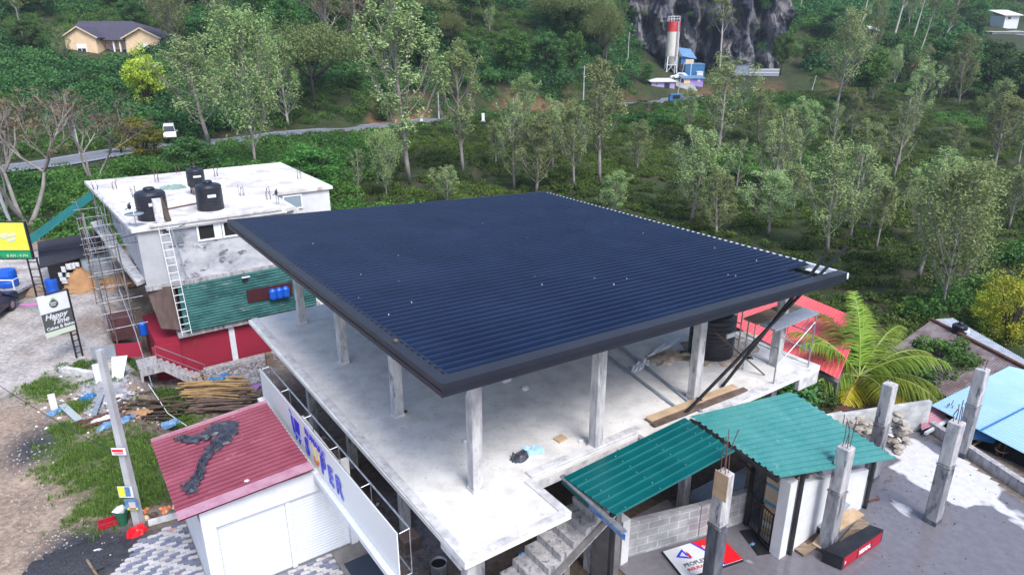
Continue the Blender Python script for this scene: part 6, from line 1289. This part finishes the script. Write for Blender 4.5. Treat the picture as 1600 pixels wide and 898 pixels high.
# cement silo and the little yard below the cliff
q = D(1047,118,166); sz = min(gz(q[0],q[1]), Zat(1047,118,166)); pw = 166/FPX
SI = Thing('silo', 'tall white silo with red band on legs before the rock cliff', 'silo', (q[0],q[1],sz), grid=False); z88, z50, z35 = Zat(1047,88,166), Zat(1047,50,166), Zat(1047,34,166); r_ = 1.42
SI.part('cylinder', MB().lathe([(r_,0),(r_,z50-z88)], (q[0],q[1],z88), 28), M['silow'], smooth=False); SI.part('red_band', MB().lathe([(r_+.02,0),(r_+.02,z35-z50)], (q[0],q[1],z50+.01), 28), M['silor']); SI.part('cone', MB().lathe([(.25,0),(r_-.01,2.4)], (q[0],q[1],z88-2.42), 24), M['silow'])
rl2 = MB()
for k in range(14): a = k*.4488; rl2.tube([(q[0]+r_*math.cos(a),q[1]+r_*math.sin(a),z35),(q[0]+r_*math.cos(a),q[1]+r_*math.sin(a),z35+1.1)], .04, 4)
for z in (.55,1.1): rl2.tube([(q[0]+r_*math.cos(k*.4488),q[1]+r_*math.sin(k*.4488),z35+z) for k in range(15)], .035, 4)
SI.part('guard_rail', rl2, M['whitep'])
for k in range(4):
    a = .78+k*1.5708; SI.part('leg', MB().tube([(q[0]+1.75*math.cos(a),q[1]+1.75*math.sin(a),sz-.5),(q[0]+r_*math.cos(a),q[1]+r_*math.sin(a),z88)], .13, 6), M['whitep'])
cb = MB()
for k in range(4):
    a, b = .78+k*1.5708, .78+(k+1)*1.5708
    cb.tube([(q[0]+1.7*math.cos(a),q[1]+1.7*math.sin(a),sz+.6),(q[0]+1.5*math.cos(b),q[1]+1.5*math.sin(b),z88-.6)], .06, 4); cb.tube([(q[0]+1.6*math.cos(a),q[1]+1.6*math.sin(a),sz+2.3),(q[0]+1.6*math.cos(b),q[1]+1.6*math.sin(b),sz+2.3)], .07, 4)
SI.part('cross_brace', cb, M['whitep']); SI.part('ladder', MB().box(q[0]+r_*.4,q[0]+r_*.4+.35,q[1]-r_-.15,q[1]-r_-.05,z88,z35), M['gmetal'])
def hut(name, label, pxa, pxb, pyb, pyt, d, depth, mw, mr, over=.4, slope=.4, rot=0, cat='hut', door=None, base=None):
    xa, xb = D(pxa,pyb,d)[0], D(pxb,pyb,d)[0]; z0, z1 = Zat(pxa,pyb,d), Zat(pxa,pyt,d); t = Thing(name, label, cat, ((xa+xb)/2,d,z0), grid=False); t.o.rotation_euler[2] = rot
    w = t.part('wall', MB().box(xa,xb,d,d+depth,z0-2.5,z1-.1), mw); r = t.part('roof', MB().slabq((xa-over,d-over,z1-.05),(xb+over,d-over,z1-.05),(xb+over,d+depth+over,z1+slope),(xa-over,d+depth+over,z1+slope),.12), mr)
    for (fx0, fx1, fz0, fz1, nm, m_) in (door or []): L_ = xb-xa; h_ = z1-z0; f_ = t.part(nm, MB().box(xa+fx0*L_,xa+fx1*L_,d-.08,d-.01,z0+fz0*h_,z0+fz1*h_), m_, w)
    return t
hut('lilac_hut', 'lilac hut with pale flat roof beside the road bend', 1016, 1054, 146, 127, 151, 4, M['lilac'], M['white'], door=[(.56,.78,.35,.85,'window',M['glass']),(.2,.24,.7,.8,'vent',M['gap'])], rot=R(8))
hut('violet_hut', 'small violet hut with yellow door and blue roof right of the silo', 1068, 1098, 134, 122, 156, 3, M['purple'], M['tarp'], door=[(.0,.32,.0,.85,'door',M['cream']),(.7,.85,.5,.8,'window',M['white'])])
hut('grey_shed', 'grey sheet shed with dark base at the right foot of the cliff', 1141, 1168, 124, 98, 165, 5, M['greyshed'], M['bmetal'], door=[(0,1,.0,.24,'dark_base',M['bmetal'])])
hut('site_fence', 'pale hoarding with dark base right of the grey shed', 1169, 1216, 124, 108, 167, .3, M['gpaint'], M['white'], .05, 0, cat='hoarding', door=[(0,1,.02,.3,'dark_base',M['bmetal']),(0,1,.6,.66,'rail',M['white'])])
hut('blue_container', 'bright blue covered container right of the silo', 1070, 1100, 118, 100, 163, 4, M['blued'], M['tarp'], .1, .1, cat='container'); hut('white_kiosk', 'small white box beside the blue container', 1089, 1098, 120, 112, 160, 1.5, M['white'], M['white'], .05, .02, cat='kiosk')
q = D(1075,95,166); BT = Thing('blue_canopy', 'steep blue roofed hopper tower between silo and cliff', 'canopy', (q[0],q[1],gz(q[0],q[1])), grid=False); zt, zb = Zat(1070,77,166), Zat(1078,90,166)
BT.part('roof', MB().slabq((q[0]-1.6,q[1]-.5,zb+.3),(q[0]+1.9,q[1]-.5,zb-.3),(q[0]+.9,q[1]+2.2,zt),(q[0]-2.2,q[1]+2.2,zt+.4),.12), M['tarp']); BT.part('hopper', MB().prism([(q[0]-1.6,q[1]),(q[0]+1.4,q[1]),(q[0]+1.4,q[1]+2),(q[0]-1.6,q[1]+2)], zb-1.3, zb+.1), M['blued'])
for sx2 in (-1.4,1.3):
    for sy2 in (.1,1.9): BT.part('leg', MB().box(q[0]+sx2-.1,q[0]+sx2+.1,q[1]+sy2-.1,q[1]+sy2+.1,sz-1,zb-1.3), M['gmetal'])
q = D(1078,100,160); SG1 = Thing('site_sign', 'square cream notice board on two poles before the blue container', 'sign', (q[0],q[1],gz(q[0],q[1])), grid=False); SG1.part('board', MB().box(q[0]-1,q[0]+.8,q[1],q[1]+.08,Zat(1078,100,160),Zat(1078,93,160)), M['cream_b']); SG1.part('post', MB().box(q[0]+.3,q[0]+.4,q[1],q[1]+.08,gz(q[0],q[1])-.3,Zat(1078,100,160)), M['whitep'])
q = hit(1055,161); TW = Thing('three_wheeler', 'blue three wheeled taxi on the road bend', 'three-wheeler', q, grid=False); x, y, z = q
TW.part('body', MB().add([(x-1.3,y-.6,z+.3),(x+1.2,y-.6,z+.3),(x+1.2,y-.6,z+.9),(x+.9,y-.6,z+1.7),(x-1.1,y-.6,z+1.7),(x-1.3,y-.6,z+1.0),(x-1.3,y+.6,z+.3),(x+1.2,y+.6,z+.3),(x+1.2,y+.6,z+.9),(x+.9,y+.6,z+1.7),(x-1.1,y+.6,z+1.7),(x-1.3,y+.6,z+1.0)], [(0,1,2,3,4,5),(11,10,9,8,7,6)]+[(i,(i+6),(i+1)%6+6,(i+1)%6) for i in range(6)]), M['blued'], bevel=.05); TW.part('side_opening', MB().box(x-.7,x+.7,y-.64,y-.61,z+.8,z+1.5), M['gap'])
for a, b in ((-.85,-.5),(-.85,.5),(.95,0)): TW.part('wheel', MB().tube([(x+a,y+b-.07,z+.25),(x+a,y+b+.07,z+.25)], .25, 12), M['bmetal'])
# houses far up on the right, track shelter
hut('hillside_house', 'white gabled house highest on the right hillside', 1570, 1592, 32, 24, 232, 7, M['white'], M['whitep'], .8, 1.8, cat='house', door=[(.2,.4,.2,.7,'window',M['glass'])]); hut('hillside_house', 'long pale walled house below the white gabled one', 1548, 1610, 63, 50, 222, 7, M['whitewall'], M['conc'], .5, .4, cat='house', door=[(.15,.24,.2,.75,'window',M['glass']),(.5,.58,.1,.8,'door',M['gpaint']),(.75,.85,.1,.8,'door',M['lilac'])])
hut('hillside_house', 'house with blue roof at the right edge of the hillside', 1580, 1625, 84, 75, 214, 6, M['tarp'], M['tarp'], .5, 1.0, cat='house', door=[(.1,.2,.2,.7,'window',M['whitep'])]); hut('retaining_wall', 'pale retaining wall below the blue roofed hillside house', 1566, 1625, 100, 87, 208, .6, M['whitewall'], M['conc'], .05, 0, cat='wall', door=[(.1,.14,.0,.9,'drain_stain',M['conc'])])
q = D(1361,68,198); TS = Thing('track_shelter', 'small white canopy at the top of the footpath', 'shelter', (q[0],q[1],gz(q[0],q[1])), grid=False); g = gz(q[0],q[1]); TS.part('canopy', MB().slabq((q[0]-1.6,q[1]-1,g+2.5),(q[0]+1.4,q[1]-1,g+2.0),(q[0]+1.2,q[1]+1.4,g+2.9),(q[0]-1.4,q[1]+1.4,g+3.3),.1), M['whitep']); TS.part('wall', MB().box(q[0]-1.3,q[0]+1.1,q[1]-.3,q[1]+1.2,g-.3,g+2.0), M['gap'])
# grass tufts on the yard
def tuft(seed, n=24, h=.085):
    rng = np.random.default_rng(seed); V = []; T = []
    for k in range(n):
        a = rng.uniform(0,6.28); r = rng.uniform(0,.12); x, y = r*math.cos(a), r*math.sin(a); b = rng.uniform(0,6.28); l = h*rng.uniform(.5,1.3); lean = rng.uniform(.1,.6)*l; w = .008
        dx, dy = math.cos(b), math.sin(b); V += [(x-dy*w,y+dx*w,-.02),(x+dy*w,y-dx*w,-.02),(x+dx*lean+dy*w*.4,y+dy*lean-dx*w*.4,l),(x+dx*lean-dy*w*.4,y+dy*lean+dx*w*.4,l)]; T.append(rng.uniform(0,1))
    return np.array(V), np.arange(4*n).reshape(n,4), np.array(T)
TUFT = [tuft(300+i) for i in range(5)]
# ---------------------------------------------------------------- trees one can tell apart
HOUSEKEEP = [(D(172,78,136)[0], 136, 11)]+[(D(1590,70,d)[0], d, 11) for d in range(188, 240, 8)]
SG = 'silver oaks standing in the tea field'
FT = [ # kind, base px, base py, top py, width factor, label
 ('oak0',640,288,-2,1.15,'tallest sage green silver oak, its forked trunk bare near the middle of the tea slope'),
 ('oak1',724,274,68,1.1,'slim olive green tree with thin straight trunk in front of the roadside marker'),
 ('oak4',937,290,92,1.15,'tall tree with long bare pale trunk just behind the dark roof apex'),
 ('oak3',838,305,182,1.7,'low spreading sage tree beside the peak of the dark roof'),
 ('oak2',1078,352,208,1.5,'full pale sage tree with short dark trunk above the right slope of the roof'),
 ('wide',604,312,206,.85,'small bushy pale tree directly behind the dark roof, left of the tallest oak'),
 ('oak3',955,342,268,1.9,'short feathery pale tree touching the white gutter of the dark roof'),
 ('oak0',1122,242,96,1.5,'pale silver green tree standing before the violet hut and grey shed'),
 ('oak1',1248,262,155,1.7,'pale green tree in mid slope below the red earth cutting'),
 ('oak2',1292,402,230,1.35,'dark crowned tree with shaggy trunk behind the two leaning black beams'),
 ('oak3',1356,362,262,1.3,'round headed tree on twin grey trunks in the tea field'),
 ('oak4',1368,392,285,1.2,'thin tree with short grey trunk next to the twin trunked one'),
 ('oak1',1432,442,262,1.4,'tree with thick leaning pale trunk rooted low in the tea'),
 ('wide',1470,488,268,.95,'broad many stemmed tree leaning right above the old corrugated roof'),
 ('oak0',1424,214,100,1.2,'slender tree with reddish trunk below the bare earth patch'),
 ('oak2',1306,172,20,1.15,'large golden green tree growing beside the hillside footpath'),
 ('oak3',1488,262,192,1.7,'bright green topped tree in the upper tea field'),
 ('oak1',1552,272,150,1.5,'thin dark tree near the edge of the upper tea field'),
 ('oak4',1404,262,196,1.5,'small pale tree between two darker ones on the upper slope'),
 ('oak2',1200,372,272,1.9,'pale tree with a few orange leaves beside the white gutter'),
 ('oak3',812,232,118,1.4,'bright green pointed tree beside the far roadside'),
 ('oak1',1345,300,190,1.6,'olive tree halfway up the tea slope'),
 ('oak0',1520,340,255,1.6,'pale rounded tree above the leaning many stemmed one'),
 ('thin',1300,240,160,1.3,'nearly leafless grey tree left of the slender reddish trunked one'),
 ('oak4',1590,262,170,1.4,'narrow tree cut by the edge of the view on the upper slope'),
 ('oak2',880,248,168,1.6,'mid height sage tree before the road bend'),
 ('thin',1150,300,215,1.4,'thin airy tree behind the full pale sage one'),
 ('oak3',995,268,190,1.6,'dull green tree left of the dark rock cliff foot'),
 ('oak1',1575,360,262,1.5,'dark tree at the far side of the tea slope'),
 ('oak0',700,322,262,2.0,'little pale sapling close behind the dark roof ridge'),
 ('thin',560,300,232,1.5,'twiggy pink grey sapling behind the dark roof'),
 ('oak2',1240,330,262,1.6,'small sage tree between the gutter and the tea rows'),
 ('oak4',1410,330,262,1.5,'thin green tree among the tea above the leaning trunk'),
 ('oak3',1330,215,140,1.5,'dark green tree below the golden green one'),
 ('oak1',775,262,190,1.5,'dark slim tree on the slope left of the roof apex'),
]
for k, bx, by, ty, wk, lab in FT: ptree(k, bx, by, ty, lab, SG, wk*1.16)
# left, by the road and behind the white roofed building
ptree('wide', 398, 246, 22, 'huge feathery grey green tree behind the white rooftop', None, .95, d=74)
ptree('oak2', 325, 214, 62, 'broad dark feathery tree right of the white van', None, 2.0, d=96)
ptree('oak3', 450, 190, 60, 'pale feathery tree left of the umbrella shaped one', None, 1.5, d=104)
ptree('dome', 495, 196, 38, 'umbrella shaped olive tree on the bank above the road', None, .95, d=112)
ptree('bright', 232, 168, 70, 'round yellow green tree below the peach house', None, .85, d=108)
ptree('flowery', 226, 262, 178, 'dark bush like tree flecked with yellow beside the van', None, 1.45, d=76)
ptree('dense1', 190, 240, 205, 'low green tree between the leafless trees and the yellow flecked one', None, 1.9, d=82)
ptree('dense2', 300, 262, 214, 'dark bushy tree behind the rooftop tanks', None, 1.8, d=66)
ptree('mid', 480, 270, 222, 'bright green bush tree behind the right end of the white rooftop', None, 1.9, d=62)
ptree('oak3', 105, 120, 42, 'tree with yellowing leaves before the left gable of the house', None, 1.3, d=122)
ptree('dense2', 150, 190, 110, 'dark blue green tree below the peach house', None, 1.2, d=110)
ptree('bare', 45, 352, 92, 'big nearly leafless tree with long twisted limbs beside the yellow signboard', None, 1.5, d=45)
ptree('bare2', 6, 330, 120, 'leafless tree half cut off at the left edge', None, .9, d=48)
DG = 'dark rounded trees on the wooded hillside'
for i, (k, bx, by, ty, d, wk, lab) in enumerate([
 ('dense1',800,130,42,135,1.1,'bright round topped tree high above the road bend'),('dense0',855,150,48,138,1.2,'dark tree just left of the vivid green one'),('mid',895,118,44,145,.9,'vivid green tree near the cliff edge'),
 ('dome',940,120,8,150,.5,'olive umbrella topped tree at the left edge of the rock cliff'),('dense2',740,120,58,130,1.2,'deep green tree behind the slim olive one'),('dome',700,90,20,140,.7,'wide brownish tree high on the wooded hill'),
 ('dense0',560,175,110,118,1.1,'dark tree beside the umbrella shaped one'),('mid',600,190,150,112,1.2,'low bright bush tree on the roadside bank'),('dense1',300,110,30,140,1.2,'dark crown behind the peach house'),
 ('dense2',60,130,30,130,1.2,'dark tree left of the peach house'),('dense0',1000,245,172,112,1.3,'dark tree below the lilac hut'),('dense2',1060,240,178,118,1.3,'dark blue green tree below the road bend'),('mid',1010,150,95,150,.9,'round green shrub tree left of the lilac hut'),
 ('dense0',1200,215,165,130,1.4,'dark bushy tree below the grey shed'),('dense1',1215,150,45,170,.7,'brownish green tree at the right foot of the cliff'),('mid',1265,110,60,178,1.1,'green tree below the leaning white trunks'),
 ('dense2',1530,130,60,190,1.2,'dark blue tree before the hillside houses'),('dense0',1450,110,40,200,1.2,'dark tree behind the leaning white trunks')]):
    ptree(k, bx, by, ty, lab, DG, wk, d=d)
EG = 'pale trunked eucalyptus trees on the upper hill'
for i, (k, bx, by, ty, d, tl, lab) in enumerate([
 ('euc0',1390,84,-70,190,.12,'tall eucalyptus with thick leaning white trunk beside the footpath'),('euc1',1345,46,-60,205,.08,'slim eucalyptus with straight pale trunk above the footpath top'),('euc2',1422,76,-50,196,.15,'brown trunked eucalyptus right of the thick white one'),
 ('euc0',1466,84,-10,190,.22,'short strongly leaning eucalyptus before the hillside houses'),('euc1',1246,40,-60,210,.06,'thin eucalyptus above the red earth cutting'),('euc2',1436,90,0,188,.18,'thin leaning eucalyptus left of the strongly leaning one'),
 ('euc1',1126,100,-30,168,-.04,'eucalyptus standing right in front of the rock cliff'),('euc0',557,60,-60,150,0,'multi stemmed pale eucalyptus above the umbrella shaped tree'),('euc2',906,40,-60,165,.03,'eucalyptus with brown trunk left of the cliff top'),
 ('euc1',250,40,-80,165,.02,'eucalyptus behind the ridge of the peach house'),('euc2',35,60,-40,130,.05,'eucalyptus with pale trunk in the far corner above the house'),('euc0',1235,38,-50,215,-.03,'distant eucalyptus left of the thin one')]):
    ptree(k, bx, by, ty, lab, EG, 1.0, d=d, tilt=(0, tl), rz=0)

EX = random.Random(77); n_ = 0; taken = [(bx, by) for _, bx, by, _, _, _ in FT]
while n_ < 14:                                               # the many smaller ones between them
    bx, by = EX.uniform(700, 1600), EX.uniform(205, 400)
    if by > 330+(bx-900)*.25 or any(abs(bx-a)*.8+abs(by-b) < 26 for a, b in taken): continue
    taken.append((bx, by)); n_ += 1; q = hit(bx, by)
    tree(EX.choice(['oak0','oak1','oak2','oak3','thin']), q, EX.uniform(5.5, 9.5), EX.uniform(1.2, 1.9), 'smaller sage green tree scattered among the taller ones on the tea slope', 'smaller trees of the tea slope')
m_ = 0
while m_ < 120:
    bx, d = EX.uniform(-20, 1560), EX.choice((EX.uniform(122, 170), EX.uniform(150, 240))); t_ = (bx-800)/1010
    if .15 < t_ < .44 or (t_ > .66 and d > 180) or (abs(bx-172) < 110 and d < 150): continue
    m_ += 1; x_ = t_*d; kd = EX.choice(['dense0','dense1','dense2','mid','oak2','oak3','dome','bare2','wide']); nm = {'den':'dark round crowned','mid':'fresh green','oak':'pale feathery','dom':'broad umbrella shaped','bar':'leafless','wid':'wide feathery'}[kd[:3]]; tree(kd, (x_, d, gz(x_, d)), EX.uniform(7, 14), EX.uniform(.95, 1.4), nm+' tree rising out of the woodland on the upper hillside', nm+' woodland trees')

ptree('bare2', 150, 300, 130, 'leafless grey twigged tree right of the big leafless one', None, 1.3, d=62)
# ---------------------------------------------------------------- ground cover (nobody could count it)
def instanced(name, tmpl, pts, scl, m, label, tv=None, sq=None, kind='stuff'):
    """merge many turned and scaled copies of leaf-clump templates into one mesh"""
    Vs, Fs, Ts, base = [], [], [], 0
    for i, p in enumerate(pts):
        V, F, T = tmpl[i % len(tmpl)]; a = RN.uniform(0, 6.28); c, s = math.cos(a), math.sin(a); k = scl[i]
        q = np.empty_like(V); q[:,0] = (V[:,0]*c-V[:,1]*s)*k+p[0]; q[:,1] = (V[:,0]*s+V[:,1]*c)*k+p[1]; q[:,2] = V[:,2]*k*(sq if sq else 1)+p[2]
        Vs.append(q); Fs.append(F+base); base += len(V); Ts.append(np.clip(T*.7+(tv[i] if tv is not None else RN.uniform(0,.4)), 0, 1))
    me = npmesh(name, np.concatenate(Vs), np.concatenate(Fs), m, np.concatenate(Ts))
    return props(link(name, me), label, None, None, kind)
def bt(seed, n, r, lf, ncl=7, flat=.7):
    rng = np.random.default_rng(seed); cs = []
    for k in range(ncl): d = rng.normal(size=3); d /= np.linalg.norm(d); cs.append((d[0]*r*.6, d[1]*r*.6, abs(d[2])*r*.55+r*.15))
    return clumped(cs, [r*.45]*ncl, n//ncl, lf, rng, flat=flat)
TEA = [bt(200+i, 110, .62, .075, 6, .6) for i in range(6)]
BUSH = [bt(220+i, 300, 1.0, .085, 11) for i in range(6)]
FOR = [bt(240+i, 330, 1.0, .085, 14, .9) for i in range(6)]
def vis(x, y, z, pad=70):
    zz = z-CH; f = y*math.cos(TH)-zz*math.sin(TH); uu = y*math.sin(TH)+zz*math.cos(TH); px = 800+FPX*x/f; py = 449-FPX*uu/f
    return (f > 1) & (px > -pad) & (px < 1600+pad) & (py > -pad*1.3) & (py < 940)
def clear(x, y):                                             # keep the cover off roads, buildings and yards
    u = x*CA+y*SA; v = -x*SA+y*CA; ok = np.ones(x.shape, bool)
    dr, _ = roadinfo(x, y); ok &= dr > 3.6
    ok &= ~((u > -12) & (u < 17.5) & (v < 21.5)); ok &= ~((u > 1) & (u < 12) & (v < 39.8)); ok &= ~((u < 3) & (v < 44) & (y < 41))
    ok &= ~((u > 16) & (u < 30) & (v < 20) & (y < 36)); ok &= ~((y < 36) & (x > 8))
    for p, r in KEEPOFF: ok &= np.hypot(x-p[0], y-p[1]) > r
    return ok
KEEPOFF = [(q, 3.2) for q in side]+[(q, 1.6) for q in [(p[0],p[1]) for p in dens(trk,6)]]+[((hx,hy),hr) for hx,hy,hr in HOUSEKEEP]
def scatter(n, t0, t1, y0, y1, fn):
    y = np.sqrt(RN.uniform(y0*y0, y1*y1, n)); x = RN.uniform(t0, t1, n)*y; z = ground(x, y)
    k = vis(x, y, z) & clear(x, y) & fn(x, y); return np.stack([x, y, z], -1)[k]
def dens_noise(x, y, f=.12, ph=0.): return np.sin(x*f+ph+2*np.sin(y*f*.7))+np.sin(y*f*1.3-ph+1.5*np.sin(x*f*.9))
# tea bushes below the road, in loose contour rows
dist = lambda x, y: roadinfo(x, y)[0]
def below(x, y):
    _, zr = roadinfo(x, y); yr = np.interp(x/np.maximum(y,1), ROAD[:,0]/ROAD[:,1], ROAD[:,1]); return y < yr
def teafn(x, y): return below(x, y) & (dens_noise(x, y, .25) > -1.75) & (np.sin(y*2.4+1.2*np.sin(x*.12)+.6*np.sin(x*.5)) > -.25)
p = scatter(42000, -.42, .98, 36, 168, teafn)
instanced('tea_bushes', TEA, p, RN.uniform(.75, 1.5, len(p)), L_TEA, 'low dark green tea bushes covering the slope below the road', np.clip(RN.uniform(-.15, .45, len(p))+.12+dens_noise(p[:,0],p[:,1],.18)*.16, -.2, .75))
# scrub: bigger bushes along the road edge and behind the left building
def scrubfn(x, y):
    d = dist(x, y); t = x/y
    return ((d < 11)&(d > 7.5)&(dens_noise(x,y,.2,1) > np.where(t > .0, .6, -.9)) & below(x, y)) | ((t < -.22) & below(x, y) & (dens_noise(x,y,.15,2) > -.9) & (d > 6.5)) | ((dens_noise(x, y, .11, 4) > .9) & below(x, y))
p = scatter(12000, -.85, .98, 40, 175, scrubfn); sc_ = RN.uniform(.8, 1.7, len(p))
instanced('scrub', BUSH, p, sc_, L_MID, 'dense green scrub between the road and the buildings', np.clip(dens_noise(p[:,0], p[:,1], .3)*.2+.15, -.15, .5))
# the far wooded hillside reads as one mass
def upfn(x, y): return (~below(x, y)) & (dist(x, y) > 4.5)
def notcliff(x, y): t = x/y; return ~((t > .155) & (t < .42) & (y > 148) & (y < 186))
def near_silo(x, y): t = x/y; return ~((t > .175) & (t < .42) & (y > 142) & (y < 182))
p = scatter(9500, -.9, 1.0, 70, 175, lambda x, y: upfn(x, y) & near_silo(x, y)); dn = dens_noise(p[:,0], p[:,1], .09)
k = dn > -.2
instanced('hillside_woodland', FOR, p[k], RN.uniform(1.3, 3.3, k.sum())*.9, L_DENSE, 'dark woodland covering the hillside above the road', np.clip(RN.uniform(-.2,.35,k.sum()), -.2, .6))
instanced('hillside_thicket', FOR, p[~k], RN.uniform(1.0, 2.3, (~k).sum())*.8, L_MID, 'lighter green thicket in the openings of the woodland', np.clip(RN.uniform(-.1,.5,(~k).sum()), -.2, .6))
p = scatter(9000, -.9, 1.0, 172, 330, lambda x, y: upfn(x, y) & notcliff(x, y)); dn = dens_noise(p[:,0], p[:,1], .06, 3)
k = dn > -.4
instanced('distant_forest', FOR, p[k], RN.uniform(2.2, 4.6, k.sum()), L_DENSE, 'blue green forest on the upper slopes at the top of the view', RN.uniform(-.2,.4,k.sum()), 1.2)
instanced('distant_scrub', FOR, p[~k], RN.uniform(1.6, 3.4, (~k).sum()), L_MID, 'brighter scrub patches among the upper forest', RN.uniform(-.1,.35,(~k).sum()))
gs = []
for (u, v, r, s, n) in ((-1.25,27,.75,1.3,420),(-.5,25,.55,1,260),(-.6,21.6,1.0,1.6,950),(.1,19.8,1.1,1.5,1000),(1.0,21,1.0,1.3,800),(.7,18.6,.6,1.2,650),(2.3,24.2,.9,.9,520),(-.9,23.6,.4,1,180),(1.4,28.6,.5,.7,200),(-.2,18.2,.9,.9,500),(.3,26.6,.8,.6,160)):
    uu = RN.normal(u, r*.5, n); vv = RN.normal(v, r*s*.5, n); k = dens_noise(uu*6+RN.normal(0,1,n), vv*6, .5)+RN.normal(0,.9,n) > -.3; k &= ~((uu > .95) & (vv < 17.0))
    for a, b in zip(uu[k], vv[k]): w = W(a, b); gs.append((w[0], w[1], 0))
gs = np.array(gs); gs[:,2] = ground(gs[:,0], gs[:,1]); gs = gs[gs[:,1] > 8]
instanced('grass', TUFT, gs, RN.uniform(.6, 1.4, len(gs)), L_GRASS, 'short green grass in patches on the bare yard')
p = []
for (x, y, n, sx_, sy_) in ((275,635,26,10,12),(258,625,14,8,8),(130,575,14,10,4),(222,575,14,14,5),(180,240,0,0,0),(480,300,0,0,0)):
    for k in range(n): q = gp_(RN.normal(x, sx_), RN.normal(y, sy_)); w = W(*q[:2]); p.append((w[0], w[1], q[2]))
p = np.array(p); instanced('weeds', BUSH, p, RN.uniform(.18, .42, len(p)), L_MID, 'bushy green weeds among the debris', RN.uniform(0,.4,len(p)))

# the air: pale blue haze over the whole valley
hb = MB().box(-430, 470, -45, 436, -12, 135); hm = bpy.data.materials.new('valley_haze'); hm.use_nodes = True; hn_ = hm.node_tree; hn_.nodes.remove(hn_.nodes['Principled BSDF'])
pv = hn_.nodes.new('ShaderNodeVolumePrincipled'); pv.inputs['Color'].default_value = (.72,.84,1,1); pv.inputs['Density'].default_value = .00028; pv.inputs['Anisotropy'].default_value = .2; hn_.links.new(pv.outputs[0], hn_.nodes['Material Output'].inputs['Volume'])
o = link('haze', hb.mesh('haze', hm)); o['kind'] = 'stuff'; o['label'] = 'pale blue haze over the far hillside'

p = []
for k in range(150):
    s = RN.uniform(0, 1); h = RN.uniform(.1, 1.0)
    if RN.random() > .35+.5*(h > .6)+.4*(abs(s-.5) > .42): continue
    x0 = D(958+s*282, 100, 172+5*s)[0]; p.append((x0, 172+5*s+5*h+RN.uniform(-1.5, 1.0), 1.5+h*40*(.9)))
p = np.array(p); instanced('cliff_shrubs', FOR, p, RN.uniform(.7, 1.9, len(p)), L_MID, 'shrubs rooted in the cracks of the dark rock cliff', RN.uniform(-.1,.4,len(p)))
